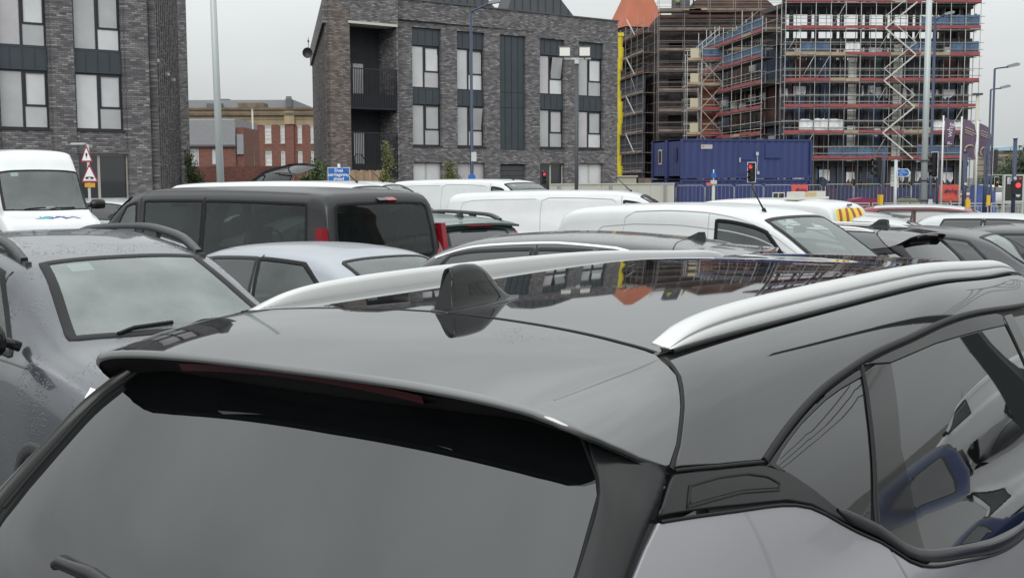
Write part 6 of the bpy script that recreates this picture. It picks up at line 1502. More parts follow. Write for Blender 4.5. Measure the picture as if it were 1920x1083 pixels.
# white hoarding
h0 = Vector(at(1031, 56)); h1 = Vector(at(1264, 60)); ho = thing('hoarding', 'long cream site hoarding of boards and posts at the foot of the flats', 'hoarding', h0, math.atan2((h1 - h0).y, (h1 - h0).x)); HL = (h1 - h0).length
hm = mat('cream_board', (.50, .49, .44), .7, var=.06, vscale=1.5, streak=True); zt1 = zat(1100, 346, 58)
for k in range(5): MB().box(HL * k / 5 + .01, HL * (k + 1) / 5 - .01, 0, .03, -.15, zt1).build('board', hm, ho)
for px_ in (.07, .47, .92): MB().box(HL * px_ - .08, HL * px_ + .08, -.06, -.001, -.15, zt1 - .05).build('post', mat('grey_post', (.30, .30, .29), .6), ho)
MB().box(0, HL, -.04, .04, zt1 + .001, zt1 + .06).build('capping', hm, ho)
# small cream hut at the corner of the flats
hp_ = at(1172, 90); hut = thing('site_hut', 'small cream site hut beyond the hoarding beside the yellow chute', 'hut', (hp_[0], hp_[1], -.1)); MB().box(-.75, .75, -1, 1, 0, 2.0).build('wall', mat('hut_cream', (.5, .48, .36), .7), hut); MB().box(-.85, .85, -1.1, 1.1, 2.0, 2.1).build('roof', hm, hut); MB().box(.9, 2.3, -1, 1, 0, 1.9).build('store_box', gry_b, hut)
# blue hoarding along the foot of the tall block
h0 = Vector(at(1535, 84)); h1 = Vector(at(1850, 84)); hb = thing('hoarding', 'dark blue hoarding boards along the foot of the scaffolded block', 'hoarding', h0, 0); HL = h1.x - h0.x
for k in range(9): MB().box(HL * k / 9 + .015, HL * (k + 1) / 9 - .015, 0, .04, -.15, zat(1700, 352 - (3 if k % 2 else 0), 84)).build('board', mat('hoarding_navy', (.025, .032, .085), .6, var=.25, vscale=.5) if k % 3 else mat('hoarding_purple', (.05, .035, .075), .6), hb)
bt = at(1840, 62); tent = thing('covered_booth', 'pale blue sheeted booth by the flagpoles beside the road', 'booth', (bt[0], bt[1], -.15)); MB().prism([(-.55, 0), (.55, 0), (.45, 1.1), (.1, 1.5), (-.45, 1.55)], -.5, .5).build('sheeting', mat('booth_blue', (.06, .10, .30), .6, var=.2, vscale=2), tent)

# ------------------------------------------------------------------ banners, flags, signs
coral = mat('coral_banner', (.62, .10, .07), .6, var=.05); navy_t = mat('print_navy', (.03, .025, .12), .6); coral_l = mat('coral_print', (.75, .25, .15), .6)
def banner(px0, px1, y0, y1, d, label):
    a, b = at(px0, d), at(px1, d); z1, z0 = zat((px0 + px1) / 2, y0, d), zat((px0 + px1) / 2, y1, d); w_ = b[0] - a[0]
    t = thing('banner', label, 'banner', (a[0], a[1], z0), 0, 'coral banners on the site fence'); h = z1 - z0; V_ = []
    for i in range(9):
        for j in range(7): V_.append((w_ * (i / 8 - .02 * (1 - j / 6)), .02 * math.sin(i * 1.9 + j), h * j / 6 + (.02 * math.sin(i * 1.3) if j in (0, 6) else 0)))
    MB().add(V_, [(i * 7 + j, (i + 1) * 7 + j, (i + 1) * 7 + j + 1, i * 7 + j + 1) for i in range(8) for j in range(6)], True).build('cloth', coral, t)
    text('lettering', 'whg', h * .36, navy_t, t, (w_ * .66, -.05, h * .62), (pz, 0, -.0), depth=.003)
    l_ = MB(); s_ = w_ * .045
    for i, j in ((0, 0), (1, 0), (2, 0), (0, 1), (0, 2), (2, 1), (2, 3), (3, 3), (3, 2), (1.2, 1.2), (2, 2)): l_.box(w_ * .26 + i * s_ * 1.05, w_ * .26 + (i + 1) * s_ * .98, -.055, -.045, h * .52 + j * s_ * 1.05, h * .52 + (j + 1) * s_)
    l_.build('logo', navy_t, t)
    MB().box(w_ * .12, w_ * .7, -.055, -.045, h * .22, h * .245).box(w_ * .12, w_ * .5, -.055, -.045, h * .14, h * .16).build('print_line', coral_l, t)
banner(1483, 1514, 346, 371, 68, 'coral whg banner hung below the cabin window'); banner(1759, 1796, 346, 377, 64, 'larger coral whg banner hung left of the road poles')
white_pole = mat('white_pole', (.68, .68, .66), .4); flag_m = mat('purple_flag', (.12, .08, .13), .7, var=.15, vscale=2); gold = mat('flag_gold', (.40, .32, .24), .6); flag_w = mat('flag_white', (.62, .60, .62), .6)
def flag(px, y0, y1, wpx, d, label, kind, ybot=385, drop=0.05):
    x, y, _ = at(px, d); zt_ = zat(px, y0, d); zb2 = zat(px, y1, d); t = thing('flag', label, 'flag', (x, y, -.15), 0, 'purple banner flags on tall white poles'); k = d / FPX
    MB().tube([(0, 0, 0), (0, 0, zt_ + .25)], [.055, .04], 8).build('pole', white_pole, t); w_ = wpx * k; h = zt_ - zb2; V_ = []
    def P(u_, v_): return (.06 + w_ * u_ * (1 - .10 * math.sin(v_ * 7) * u_), -.06 + .10 * math.sin(u_ * 5 + v_ * 3) * u_, zb2 + .15 + h * v_ - u_ * h * .16)
    n, q_ = 8, 12
    for i in range(n + 1):
        for j in range(q_ + 1): V_.append(P(i / n, j / q_))
    MB().add(V_, [(i * (q_ + 1) + j, (i + 1) * (q_ + 1) + j, (i + 1) * (q_ + 1) + j + 1, i * (q_ + 1) + j + 1) for i in range(n) for j in range(q_)], True).build('cloth', flag_m, t)
    if kind == 'whg':
        text('lettering', 'whg', w_ * .85, flag_w, t, (.06 + w_ * .5, -.12, zb2 + .15 + h * .52), (pz, -pz + .12, 0), depth=.002)
        l_ = MB()
        for i, j in ((0, 0), (1, 0), (0, 1), (1, 1), (2, 0)): l_.box(.06 + w_ * (.25 + i * .16), .06 + w_ * (.37 + i * .16), -.125, -.115, zb2 + h * (.08 + j * .06), zb2 + h * (.12 + j * .06))
        l_.build('logo', flag_w, t)
    else:
        l_ = MB()
        for v_, a, b in ((.78, .1, .75), (.70, .08, .85), (.64, .1, .7)): p0, p1 = P(a, v_), P(b, v_); l_.bar((p0[0], -.15, p0[2]), (p1[0], -.15, p1[2]), .01, h * .022)
        l_.build('print_line', gold, t); l_ = MB(); l_.tube([(.06 + w_ * (.5 + .40 * math.cos(a)), -.16, zb2 + .15 + h * .10 + w_ * .42 * math.sin(a)) for a in np.linspace(math.radians(50), math.radians(230), 12)], w_ * .06, 6); l_.build('emblem', gold, t)
flag(1763, 222, 270, 19, 60, 'purple flag with white whg lettering on the leftmost flagpole', 'whg'); flag(1797, 224, 290, 24, 58, 'wide purple flag with gold lines and ring, middle flagpole', 'ring'); flag(1827, 232, 292, 22, 61, 'purple flag with gold lines and partial ring, rightmost flagpole', 'ring')

grey_pole = mat('grey_pole', (.46, .50, .50), .5, metal=.2, var=.06, vscale=1, streak=True); blue_pole = mat('blue_pole', (.032, .045, .09), .45, var=.08); dark_pole = mat('dark_pole', (.06, .065, .07), .5)
def pole(parent, h, r0, r1, m_, nm='pole', lean=0): return MB().tube([(0, 0, 0), (-lean * h, 0, h)], [r0, r1], 14).build(nm, m_, parent)
# tall grey masts
X = at(419, 25); t = thing('mast', 'tall pale grey mast leaning slightly left in front of the old brick building', 'mast', (X[0], X[1], -.2)); pole(t, 9, .085, .055, grey_pole, lean=.014)
MB().tube([(0, 0, 0), (0, 0, 1.6)], .11, 14).build('base', grey_pole, t)
X = at(1730, 36); t = thing('mast', 'thick grey mast rising in front of the scaffold on the right', 'mast', (X[0], X[1], -.2)); pole(t, 9, .10, .085, grey_pole); MB().tube([(0, 0, 0), (0, 0, 1.05)], .16, 14).build('base', grey_pole, t)
for z in (1.3, 1.9, 2.5): MB().tube([(0, 0, z), (0, 0, z + .05)], .15, 14).build('strap', dark_pole, t)
MB().box(.12, .26, -.06, .06, 1.1, 1.35).build('junction_box', pale, t)
def street_lamp(px, d, ytop, arm_px, rise, m_, label, r=.075, head=.7, grp=None):
    x, y, _ = at(px, d); zt_ = zat(px, ytop, d) + .15; t = thing('street_lamp', label, 'street lamp', (x, y, -.15), 0, grp); k = d / FPX; L = arm_px * k; rr = rise * k
    MB().tube([(0, 0, 0), (0, 0, 1.2), (0, 0, 1.3), (0, 0, zt_)], [r * 1.4, r * 1.4, r, r * .8], 12).build('pole', m_, t)
    MB().tube([(0, 0, zt_), (L * .15, 0, zt_ + rr * .3), (L * .8, 0, zt_ + rr)], r * .55, 8).build('arm', m_, t)
    hd = MB(); hd.prism([(L * .7, zt_ + rr - .05), (L * .75, zt_ + rr + .08), (L + .1, zt_ + rr + .16), (L + .25, zt_ + rr + .12), (L + .2, zt_ + rr + .03)], -.14, .14); hd.build('lamp_head', mat('lamp_head_grey', (.25, .26, .27), .5), t)
    return t
G_ = 'blue street lamps'
sl = street_lamp(886, 50, 31, 45, 17, blue_pole, 'blue street lamp with grey head standing before the central flats', grp=G_)
MB().box(-.02, .20, -.12, -.10, zat(888, 303, 50) + .15, zat(888, 286, 50) + .15).build('notice', pale, sl)
MB().tube([(0, -.10, zat(886, 333, 50) + .15), (0, -.13, zat(886, 333, 50) + .15)], .16, 16).build('round_sign', mat('sign_blue', (.01, .12, .42), .5), sl)
street_lamp(1742, 58, 44, 25, 10, blue_pole, 'blue street lamp just right of the thick grey mast', grp=G_)
street_lamp(1855, 50, 133, 34, 4, blue_pole, r=.055, label= 'taller blue street lamp near the right edge with its arm to the right', grp=G_)
street_lamp(1849, 58, 171, 26, 3, blue_pole, r=.055, label= 'shorter blue street lamp near the right edge', grp=G_)
x, y, _ = at(1825, 68); t = thing('street_lamp', 'cream lamp column with small flat top between the purple flags', 'street lamp', (x, y, -.15)); pole(t, zat(1825, 180, 68) + .15, .12, .09, mat('cream_column', (.45, .45, .38), .6)); MB().box(-.25, .25, -.15, .15, zat(1825, 181, 68) + .15, zat(1825, 178, 68) + .17).build('lamp_head', dark_pole, t)
x, y, _ = at(479, 96); t = thing('street_lamp', 'slim lamp column with two drooping heads before the old brick building', 'street lamp', (x, y, -.15)); zt_ = zat(479, 205, 96) + .15; pole(t, zt_, .10, .07, mat('cream_column', ()))
for s_ in (1, -1): MB().add([(0, -.1, zt_ - .05), (s_ * .7, -.1, zt_ + .12), (s_ * .7, .1, zt_ + .18), (0, .1, zt_ + .05)], [(0, 1, 2, 3)]).bar((0, 0, zt_), (s_ * .7, 0, zt_ + .15), .06, .06).build('lamp_head', dark_pole, t)
# floodlight mast
x, y, _ = at(1081, 30); t = thing('floodlight_mast', 'slim mast with two square floodlights on a crossbar before the flats', 'floodlight', (x, y, -.2)); zt_ = zat(1081, 115, 30) + .2; pole(t, zt_, .055, .035, dark_pole)
MB().box(-.28, .36, -.02, .02, zt_ - .01, zt_ + .03).build('crossbar', pale, t); MB().box(-.05, .05, -.05, .05, zt_ - .12, zt_ - .01).build('collar', pale, t)
for s_, rx in ((-1, .15), (1, -.05)):
    xc = -.30 if s_ < 0 else .20
    fl = MB(); fl.prism([(-.07, .05), (.10, .08), (.08, .33), (-.05, .30)], xc - .15, xc + .15, 'x'); o = fl.build('floodlight', mat('lamp_black', (.02, .02, .022), .5), t); o.location = (0, 0, zt_)
    g_ = MB().add([(xc - .13, -.072, .075), (xc + .13, -.072, .075), (xc + .13, -.055, .28), (xc - .13, -.055, .28)], [(0, 1, 2, 3)]).build('lens', mat('floodlight_glass', (.62, .62, .58), .25), o)
    MB().bar((xc, 0, -.0), (xc, 0, .08), .04).build('yoke', pale, o)

# ------------------------------------------------------------------ traffic lights
tl_black = mat('signal_black', (.012, .012, .013), .45); tl_white = mat('signal_border', (.7, .7, .7), .5); red_on = mat('signal_red_lit', (.6, .02, .03), .4, emit=(1, .04, .06, 1.6)); amber_on = mat('signal_amber', (.6, .25, .02), .4, emit=(1, .35, .05, .8)); lens_off = mat('signal_lens', (.02, .02, .02), .2)
def signal(px, d, ymid, label, turn=0.0, lit=None, s=1.0, border=True, pole_off=None, ptop=None, pm_=None, grp='traffic signals by the junction', button=False):
    x, y, _ = at(px, d); zc = zat(px, ymid, d); t = thing('traffic_light', label, 'traffic light', (x, y, -.15), turn, grp); zc += .15
    b = MB(); b.box(-.14 * s, .14 * s, 0, .18 * s, zc - .46 * s, zc + .46 * s); hd = b.build('signal_head', tl_black, t)
    if border:
        b = MB(); w_, h_ = .24 * s, .55 * s; q_ = .035 * s
        b.box(-w_, w_, .19 * s, .21 * s, zc - h_, zc + h_); b.build('backing_board', tl_black, t)
        b = MB(); b.box(-w_, -w_ + q_, .175 * s, .189 * s, zc - h_, zc + h_); b.box(w_ - q_, w_, .175 * s, .189 * s, zc - h_, zc + h_); b.box(-w_ + q_, w_ - q_, .175 * s, .189 * s, zc + h_ - q_, zc + h_); b.box(-w_ + q_, w_ - q_, .175 * s, .189 * s, zc - h_, zc - h_ + q_); b.build('white_border', tl_white, t)
    for k, nm in enumerate(('red', 'amber', 'green')):
        z = zc + (.30 - .30 * k) * s; on = lit == nm
        MB().tube([(0, -.005, z), (0, .01, z)], .10 * s, 14).build('lens', red_on if (on and nm == 'red') else (amber_on if on else lens_off), hd)
        v_ = MB(); n = 9; V_ = []
        for i in range(n):
            a = math.pi * (i / (n - 1)); V_ += [(.115 * s * math.cos(a), 0, z + .115 * s * math.sin(a)), (.115 * s * math.cos(a), -.20 * s, z - .02 * s + .115 * s * math.sin(a)), (.13 * s * math.cos(a), -.20 * s, z - .02 * s + .13 * s * math.sin(a)), (.13 * s * math.cos(a), 0, z + .13 * s * math.sin(a))]
        v_.add(V_, [(i * 4 + j, i * 4 + (j + 1) % 4, (i + 1) * 4 + (j + 1) % 4, (i + 1) * 4 + j) for i in range(n - 1) for j in range(4)]); v_.build('visor', tl_black, hd)
    po = pole_off or (0, .3); zt_ = zat(px, ptop, d) + .15 if ptop else zc + .6 * s
    MB().tube([(po[0], po[1], 0), (po[0], po[1], zt_)], .05, 12).build('pole', pm_ or blue_pole, t)
    if abs(po[0]) > .1:
        for dz_ in (-.3, .3): MB().bar((0, .1, zc + dz_), (po[0], po[1], zc + dz_), .05).build('bracket', tl_black, t)
    if button: MB().box(po[0] - .02, po[0] + .16, po[1] - .2, po[1] - .08, 1.0, 1.35).build('push_button_box', mat('button_yellow', (.7, .45, .03), .5), t)
    return t
signal(1406, 46, 323, 'traffic light showing red with white border, in front of the blue cabins', turn=-.5, lit='red', s=.72, ptop=345, pm_=dark_pole)
signal(1640, 42, 314, 'unlit side-on traffic light on a blue post left of the blue arrow sign', turn=-1.35, s=.78, pole_off=(-.05, .33), border=False, ptop=288, button=True)
signal(1742, 42, 309, 'unlit side-on traffic light between the grey mast and the coral banner', turn=-1.3, s=.84, pole_off=(-.05, .33), border=True, ptop=285)
signal(1866, 40, 303, 'large side-on traffic light at the right edge beside two blue lamps', turn=1.25, s=.85, pole_off=(.02, .38), border=True, ptop=275, button=True)
signal(1021, 62, 334, 'small traffic light showing red before the ground floor of the flats', turn=.2, lit='red', s=.70, border=False, pm_=dark_pole)
signal(1867, 70, 341, 'small far traffic light showing amber near the red car', lit='amber', s=.55, border=True, pm_=dark_pole)
def post(px, d, ytop, label, m_=blue_pole, r=.055, button=None, cat='post', grp=None, ped=None):
    x, y, _ = at(px, d); t = thing('post', label, cat, (x, y, -.15), 0, grp); zt_ = zat(px, ytop, d) + .15; pole(t, zt_, r, r, m_); MB().tube([(0, 0, zt_), (0, 0, zt_ + .03)], r * 1.15, 12).build('cap', m_, t)
    if button: z = zat(px, button, d) + .15; MB().box(-.0, .14, -.2, -.08, z - .16, z + .16).build('push_button_box', mat('button_yellow', ()), t)
    if ped: z = zat(px, ped, d) + .15; o = MB().box(-.13, .13, -.3, -.08, z - .2, z + .2).build('signal_head', tl_black, t); MB().tube([(0, -.33, z + .08), (0, -.31, z + .08)], .075, 12).build('lens', red_on, o)
    MB().tube([(0, -.08, zt_ * .62), (0, -.1, zt_ * .62)], .05, 10).build('reflector', pale, t)
post(1806, 40, 286, 'blue post with pale box right of the coral banner', r=.075, button=382, grp='blue crossing posts')
post(1898, 36, 262, 'blue crossing post with red pedestrian light at the right edge', r=.06, ped=352, grp='blue crossing posts')
# fingerpost with blue arrow sign
x, y, _ = at(1677, 36); t = thing('direction_sign', 'small blue arrow sign pointing right on a grey post', 'sign', (x, y, -.15)); z = zat(1690, 324, 36) + .15; pole(t, zat(1677, 300, 36) + .15, .05, .05, grey_pole)
sb_ = mat('sign_blue', ()); wt = mat('sign_white', (.75, .76, .78), .5)
MB().prism([(.02, z - .12), (.34, z - .12), (.43, z), (.34, z + .12), (.02, z + .12)], -.08, -.06).build('border', wt, t); MB().prism([(.035, z - .105), (.31, z - .105), (.36, z - .06), (.38, z), (.36, z + .06), (.31, z + .105), (.035, z + .105)], -.085, -.081).build('sign_plate', sb_, t)
text('lettering', 'Station\nTown Centre', .05, wt, t, (.18, -.09, z + .03), (pz, 0, 0), depth=.001)
MB().tube([(.10 + .02 * math.cos(a), -.09, z - .07 + .02 * math.sin(a)) for a in np.linspace(0, 6.28, 9)], .004, 4).tube([(.16 + .02 * math.cos(a), -.09, z - .07 + .02 * math.sin(a)) for a in np.linspace(0, 6.28, 9)], .004, 4).tube([(.10, -.09, z - .07), (.12, -.09, z - .045), (.15, -.09, z - .045), (.16, -.09, z - .07)], .004, 4).build('cycle_symbol', wt, t)
# dual carriageway sign
x, y, _ = at(638, 33); t = thing('road_sign', 'blue road sign reading Dual carriageway ahead', 'road sign', (x, y, -.15)); z0, z1 = zat(638, 341, 33) + .15, zat(638, 314, 33) + .15; w_ = .31
MB().box(-w_, w_, -.04, -.02, z0, z1).build('border', wt, t); MB().box(-w_ + .014, w_ - .014, -.05, -.041, z0 + .014, z1 - .014).build('sign_plate', mat('sign_blue', ()), t)
zm = (z0 + z1) / 2
for k, s_ in enumerate(('Dual', 'carriageway', 'ahead')): text('lettering', s_, .125, wt, t, (0, -.055, zm + .115 - .115 * k), (pz, 0, 0), depth=.002, bold=.002)
pole(t, z1 + .10, .04, .04, pale)
# warning triangles
x, y, _ = at(172, 30); t = thing('road_sign', 'two red-bordered warning triangles above a small amber plate, before the left flats', 'road sign', (x, y, -.15)); sr = mat('sign_red', (.38, .01, .03), .5)
def tri(cx, z0, z1, hw, y_, m_): return MB().prism([(cx - hw, z0), (cx + hw, z0), (cx + hw * .08, z1), (cx - hw * .08, z1)], y_, y_ + .008)
Z_ = lambda py: zat(172, py, 30) + .15
a_ = tri(-.03, Z_(304), Z_(275), .15, -.06, sr).build('triangle_sign', sr, t); tri(-.03, Z_(301.5), Z_(279.5), .115, -.07, wt).build('sign_plate', wt, a_)
MB().add([(-.05, -.075, Z_(288)), (-.02, -.075, Z_(287)), (-.05, -.075, Z_(293)), (-.0, -.075, Z_(291)), (-.04, -.075, Z_(299)), (-.03, -.075, Z_(294.5)), (-.07, -.075, Z_(295.5))], [(0, 1, 3, 5, 4, 5, 6)] if False else [(0, 1, 2), (2, 1, 3), (2, 3, 5), (5, 3, 4)]).build('flash_symbol', tl_black, a_)
b_ = tri(.03, Z_(342), Z_(309), .215, -.06, sr).build('triangle_sign', sr, t); tri(.03, Z_(339), Z_(314), .17, -.07, wt).build('sign_plate', wt, b_)
sy = MB(); zz = Z_(334); sy.prism([(-.07, zz - .02), (.13, zz - .02), (.135, zz + .02), (.10, zz + .035), (-.04, zz + .035), (-.075, zz + .02)], -.08, -.071); sy.build('bridge_symbol', tl_black, b_); MB().prism([(-.01, zz - .021), (.07, zz - .021), (.05, zz + .01), (.01, zz + .01)], -.085, -.0805).build('symbol_gap', wt, b_)
MB().box(-.10, .16, -.07, -.06, Z_(351), Z_(343)).build('amber_plate', mat('amber_plate', (.62, .32, .02), .5), t); MB().box(-.03, .03, -.05, -.02, 0, Z_(272)).build('post', pale, t)
# small service pole with round blue sign in front of the cabins
x, y, _ = at(1337, 40); t = thing('sign_post', 'short cream post with round blue sign and pale box before the cabins', 'sign', (x, y, -.15)); Z_ = lambda py: zat(1337, py, 40) + .15
pole(t, Z_(340), .055, .055, mat('cream_column', ())); pole(t, Z_(318), .02, .02, pale, 'rod'); MB().tube([(0, -.05, Z_(329)), (0, -.03, Z_(329))], .09, 16).build('round_sign', mat('sign_blue', ()), t); MB().box(-.10, .10, -.08, .08, Z_(345), Z_(338)).build('box', pale, t); MB().box(-.25, -.10, -.05, 0, Z_(347), Z_(342)).build('red_panel', coral, t)

# ------------------------------------------------------------------ guard rails by the road
def guard(px0, d0, px1, d1, ytop, n, label):
    a, b = Vector(at(px0, d0)), Vector(at(px1, d1)); L = (b - a).length; t = thing('guard_rail', label, 'railing', (a.x, a.y, -.15), math.atan2(b.y - a.y, b.x - a.x), 'grey pedestrian guard rails'); h = 1.0; k = int(L / n / .13)
    bm_ = MB().box(-.008, .008, -.008, .008, .12, h - .12).mesh('bar', galv)
    for i in range(n):
        x0_, x1_ = L * i / n + .04, L * (i + 1) / n - .04; fr = MB().box(x0_, x1_, -.02, .02, h - .04, h).box(x0_, x1_, -.02, .02, h - .14, h - .11).box(x0_, x1_, -.02, .02, .09, .12).box(x0_, x0_ + .04, -.02, .02, 0, h - .04).box(x1_ - .04, x1_, -.02, .02, 0, h - .04).build('rail_frame', galv, t)
        for j in range(1, k): o = link('bar', bm_, fr); o.location = (x0_ + (x1_ - x0_) * j / k, 0, 0)
guard(1560, 45.5, 1930, 44, 378, 5, 'further grey guard rail running behind the blue posts'); guard(1700, 31.5, 1990, 30.5, 392, 4, 'nearer grey guard rail ending at the right edge')
# bins and tank behind the rail
x, y, _ = at(1617, 52); t = thing('skip', 'maroon lidded skip behind the guard rail left of the blue arrow sign', 'skip', (x, y, -.15)); mr_ = mat('maroon_skip', (.14, .015, .045), .6, var=.15); MB().prism([(-.55, 0), (.5, 0), (.62, .85), (-.62, .85)], -.4, .4).build('body', mr_, t); MB().prism([(-.64, .85), (.64, .85), (.55, 1.02), (-.1, 1.08), (-.58, 1.0)], -.42, .42).build('lid', mat('maroon_lid', (.19, .02, .06), .55), t)
x, y, _ = at(1700, 50); t = thing('water_tank', 'squat olive green round tank between the sign post and the grey mast', 'tank', (x, y, -.15)); ol = mat('olive_plastic', (.055, .06, .03), .45, var=.15); MB().tube([(0, 0, 0), (0, 0, .1), (0, 0, .85), (0, 0, 1.0), (0, 0, 1.08)], [.50, .55, .58, .52, .30], 20).build('body', ol, t); MB().tube([(0, 0, 1.08), (0, 0, 1.13)], .16, 12).build('lid', ol, t)
# bus shelter poster at the right edge
x, y, _ = at(1897, 46); t = thing('bus_shelter', 'bus shelter end panel with dark coffee poster at the right edge', 'bus shelter', (x, y, -.15)); Z_ = lambda py: zat(1897, py, 46) + .15; hw = .40; fr = mat('shelter_grey', (.45, .46, .44), .5)
MB().box(-hw, -hw + .06, -.08, .08, 0, Z_(327)).box(hw - .06, hw, -.08, .08, 0, Z_(327)).box(-hw + .06, hw - .06, -.08, .08, Z_(330), Z_(327)).box(-hw + .06, hw - .06, -.08, .08, Z_(379), Z_(376)).build('frame', fr, t)
MB().box(-hw + .06, hw - .06, -.03, .03, Z_(376), Z_(330)).build('poster', mat('poster_dark', (.035, .032, .03), .3), t); MB().box(-.26, .06, -.045, -.031, Z_(345), Z_(332)).build('poster_label', mat('poster_pale', (.5, .56, .56), .4), t)
for k, s_ in enumerate(('BIG', 'PICK', 'COFFEE')): text('lettering', s_, .09, navy_t, t, (-.10, -.05, Z_(334.5) - .085 * k), (pz, 0, 0), depth=.001)
MB().tube([(.18, -.035, Z_(365)), (.18, -.06, Z_(365))], .09, 16).build('poster_cup', pale, t); MB().box(.2, .3, -.04, -.031, Z_(336), Z_(333)).build('poster_mark', coral, t)
MB().box(-hw, 2.2, .1, 1.5, Z_(329), Z_(327)).build('roof', fr, t)
for s_ in (.2, 2.1): MB().box(s_, s_ + .05, 1.4, 1.45, 0, Z_(329)).build('leg', fr, t)
# distant hillside building
x, y, _ = at(1925, 165); t = thing('building', 'far beige terraced building with pale blue gable roof at the right edge', 'building', (x, y, -.2)); Z_ = lambda py: zat(1900, py, 165) + .2; bg = mat('beige_cladding', (.36, .29, .20), .8, var=.1)
for k in range(9):
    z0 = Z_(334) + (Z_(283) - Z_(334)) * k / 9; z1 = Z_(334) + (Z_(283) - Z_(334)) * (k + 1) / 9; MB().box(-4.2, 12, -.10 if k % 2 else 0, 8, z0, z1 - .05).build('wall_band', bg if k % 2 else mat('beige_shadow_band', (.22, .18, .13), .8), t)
MB().prism([(-4.6, Z_(283)), (-1.2, Z_(283)), (-1.2, Z_(279)), (-2.2, Z_(274)), (-4.6, Z_(277))], -.6, 8).build('roof', mat('pale_blue_roof', (.35, .47, .58), .5), t); MB().box(-1.2, 12, -.2, 8, Z_(284), Z_(279)).build('parapet', mat('grey_parapet', (.2, .2, .19), .8), t)
# red and white car far down the road
spec = dict(HATCH); spec.update(paint=white_p, step=.16, windscreen=None, side=[(.62, .80, 2.45, 2.9, privacy)], lines=[([(.1, -.35), (4.2, -.35)], .16, .006, coral, 'side_stripe')])
RC, _ = build_vehicle('moving_car', 'small white car with coral side stripe far down the road', 'car', spec); put(RC, 1869, 74, -12, z=-.17, ref=(.1, 0))
# timber fence below the balconies
fa, fb_ = Vector(at(657, 50)), Vector(at(727, 53)); t = thing('timber_fence', 'close-boarded timber fence below the corner balconies', 'fence', (fa.x, fa.y, -.15), math.atan2(fb_.y - fa.y, fb_.x - fa.x)); L = (fb_ - fa).length; n = 14; ht = zat(690, 319, 51) + .15
tms = [timber, mat('fence_timber_b', (.44, .31, .20), .8, var=.2, vscale=4), mat('fence_timber_c', (.32, .22, .15), .8, var=.2, vscale=4)]
for k in range(n): MB().box(L * k / n + .006, L * (k + 1) / n - .006, -.01 * (k % 2), .02, 0, ht - .03 * (k % 3 == 0)).build('board', tms[(k * 7) % 3], t)
for z in (.3, 1.3): MB().box(0, L, .021, .06, z, z + .08).build('rail', timber, t)

# ------------------------------------------------------------------ greenery
def foliage(name, label, cat, x, y, z0, crowns, leaf, n, m_, trunk=True, seed=1, stems=5, kindg=None):
    R_ = random.Random(seed); t = thing(name, label, cat, (x, y, z0), 0, kindg); H = max(c[2] + c[5] for c in crowns)
    if trunk:
        m = MB()
        for i in range(stems):
            c = R_.choice(crowns); a = R_.uniform(0, 6.28); b = (c[0] + c[3] * .5 * math.cos(a), c[1] + c[4] * .5 * math.sin(a), c[2] + c[5] * R_.uniform(0, .5))
            m.tube([(R_.uniform(-.05, .05), 0, 0), (b[0] * .4, b[1] * .4, b[2] * .55), b], [.05 * H / 3, .03 * H / 3, .008], 5)
        m.build('trunk', mat('bark', (.06, .045, .035), .9), t)
    V_ = []; F_ = []; tot = sum(c[3] * c[4] * c[5] for c in crowns); cl = []
    for c in crowns:
        for _ in range(max(6, int(n / 14 * c[3] * c[4] * c[5] / tot))):
            while True:
                p = Vector((R_.uniform(-1, 1), R_.uniform(-1, 1), R_.uniform(-1, 1)))
                if p.length < 1: break
            p = p * (.55 + .45 * R_.random()) if p.length > .01 else p
            cl.append((c[0] + p.x * c[3], c[1] + p.y * c[4], c[2] + p.z * c[5]))
    for q_ in cl:
        for _ in range(14):
            s_ = leaf * R_.uniform(.6, 1.4); o = Vector(q_) + Vector([R_.gauss(0, leaf * 1.7) for _ in range(3)]); u_ = Vector([R_.uniform(-1, 1) for _ in range(3)]).normalized(); v_ = u_.orthogonal().normalized() * .5; k = len(V_)
            V_ += [tuple(o - u_ * s_), tuple(o + v_ * s_), tuple(o + u_ * s_), tuple(o - v_ * s_)]; F_.append((k, k + 1, k + 2, k + 3))
    MB().add(V_, F_).build('crown', m_, t); return t
def leafm(n, a, b): return mat(n, a, .6, col2=b, vscale=2.5)
lf1, lf2, lf3 = leafm('leaves_green', (.025, .045, .015), (.075, .11, .035)), leafm('leaves_yellow', (.06, .07, .02), (.16, .17, .05)), leafm('leaves_dark', (.015, .028, .015), (.04, .065, .03))
x, y, _ = at(594, 46); foliage('bush', 'rounded green bush at the foot of the finned end wall', 'bush', x, y, -.15, [(0, 0, 1.5, .55, .45, .9), (.15, 0, 2.35, .38, .3, .65), (-.35, .1, 1.7, .4, .4, .6)], .055, 3200, lf1, seed=2)
x, y, _ = at(729, 49); foliage('climbing_shrub', 'tall slim shrub climbing past the lower balcony', 'shrub', x, y, -.15, [(0, 0, 1.0, .28, .25, .8), (-.08, 0, 1.9, .30, .25, .6), (.05, 0, 2.75, .22, .2, .7), (-.12, 0, 3.3, .13, .12, .25)], .05, 2400, lf2, seed=3)
x, y, _ = at(843, 50); foliage('bush', 'loose olive bush in front of the ground floor windows of the flats', 'bush', x, y, -.15, [(0, 0, 1.4, .42, .35, .7), (.05, 0, 2.3, .28, .25, .55), (.3, 0, 1.9, .3, .25, .4)], .05, 2000, lf2, seed=4)
x, y, _ = at(360, 60); foliage('bush', 'small bush beside the grey boarded house', 'bush', x, y, -.15, [(0, 0, 2.6, .35, .3, .9), (.35, 0, 1.9, .45, .35, .6)], .06, 1500, lf1, seed=5)
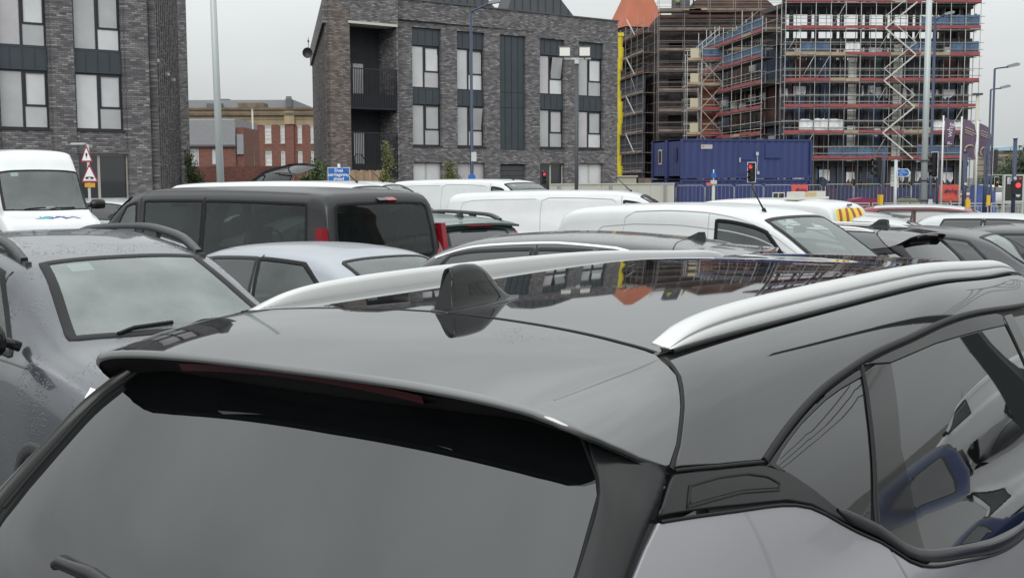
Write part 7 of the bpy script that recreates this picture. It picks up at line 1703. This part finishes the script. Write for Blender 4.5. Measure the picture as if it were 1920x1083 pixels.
x, y, _ = at(520, 80); foliage('bush', 'low shrub before the old building behind the raised tailgate', 'bush', x, y, -.15, [(0, 0, .9, 1.0, .5, .6), (-1.2, 0, .7, .8, .5, .5)], .08, 1400, lf2, seed=6)
for k, (px, d, sz, lb) in enumerate(((1912, 110, 1.4, 'green roadside tree below the far beige building'), (1885, 120, 1.1, 'small tree left of the bus shelter'), (1935, 90, 1.5, 'leafy tree just beyond the bus shelter'), (1880, 140, 1.2, 'smaller roadside tree seen above the far white car'))):
    x, y, _ = at(px, d); foliage('tree', lb, 'tree', x, y, -.2, [(0, 0, 1.9 * sz, 1.3 * sz, 1.1 * sz, 1.2 * sz), (.8 * sz, .2, 1.4 * sz, .9 * sz, .8 * sz, .8 * sz), (-.8 * sz, 0, 1.3 * sz, .8 * sz, .8 * sz, .8 * sz)], .16, 2200, lf1 if k % 2 else lf3, seed=20 + k, kindg='trees along the far road')
tl_ = MB(); R_ = random.Random(9); V_ = []; F_ = []
for i in range(5200):
    px = R_.uniform(1830, 2400); d = R_.uniform(175, 200); x, y, _ = at(px, d); z = R_.uniform(-.2, 3.2 + 1.2 * math.sin(px * .03)); s_ = R_.uniform(.2, .45); u_ = Vector([R_.uniform(-1, 1) for _ in range(3)]).normalized(); v_ = u_.orthogonal().normalized() * .6; o = Vector((x, y, z)); k = len(V_); V_ += [tuple(o - u_ * s_), tuple(o + v_ * s_), tuple(o + u_ * s_), tuple(o - v_ * s_)]; F_.append((k, k + 1, k + 2, k + 3))
tag(tl_.add(V_, F_).build('distant_trees', lf3), 'dark far-off tree belt at the right edge below the beige building', 'trees', kind='stuff')

# ------------------------------------------------------------------ off to the right: stand-in totem sign, lamp and wires added for side-glass reflections
t = thing('stand_in_totem', 'stand-in tall dark totem sign off to the right, seen only mirrored in the side glass', 'sign', (11.5, 12.8, -.2), .75)
MB().box(-.9, .75, -.2, .2, 0, 8.5).build('panel', mat('totem_dark', (.02, .028, .026), .5), t); MB().box(.76, 1.15, -.22, .22, 0, 8.6).build('side_strip', mat('totem_brown', (.12, .06, .035), .6), t)
MB().box(-.2, .0, -.23, -.201, 2.4, 3.3).box(.2, .4, -.23, -.201, 2.4, 3.3).box(0, .2, -.23, -.201, 2.7, 2.95).build('logo', wt, t)
street_lamp(2950, 16, -420, 40, 8, dark_pole, 'dark street lamp off to the right, seen only mirrored in the side glass')
t = thing('stand_in_wires', 'stand-in overhead wires between two timber poles off to the right', 'wires', (0, 0, 0))
for k, (x0_, y0_) in enumerate(((20, 30), (34, 14))): MB().tube([(x0_, y0_, -.2), (x0_, y0_, 7.5)], [.14, .10], 8).build('pole', mat('bark', ()), t)
for k in range(3): MB().tube([(20 + 14 * f, 30 - 16 * f, 7.2 - .35 * k - 1.6 * f * (1 - f)) for f in np.linspace(0, 1, 12)], .025, 4).build('wire', tl_black, t)
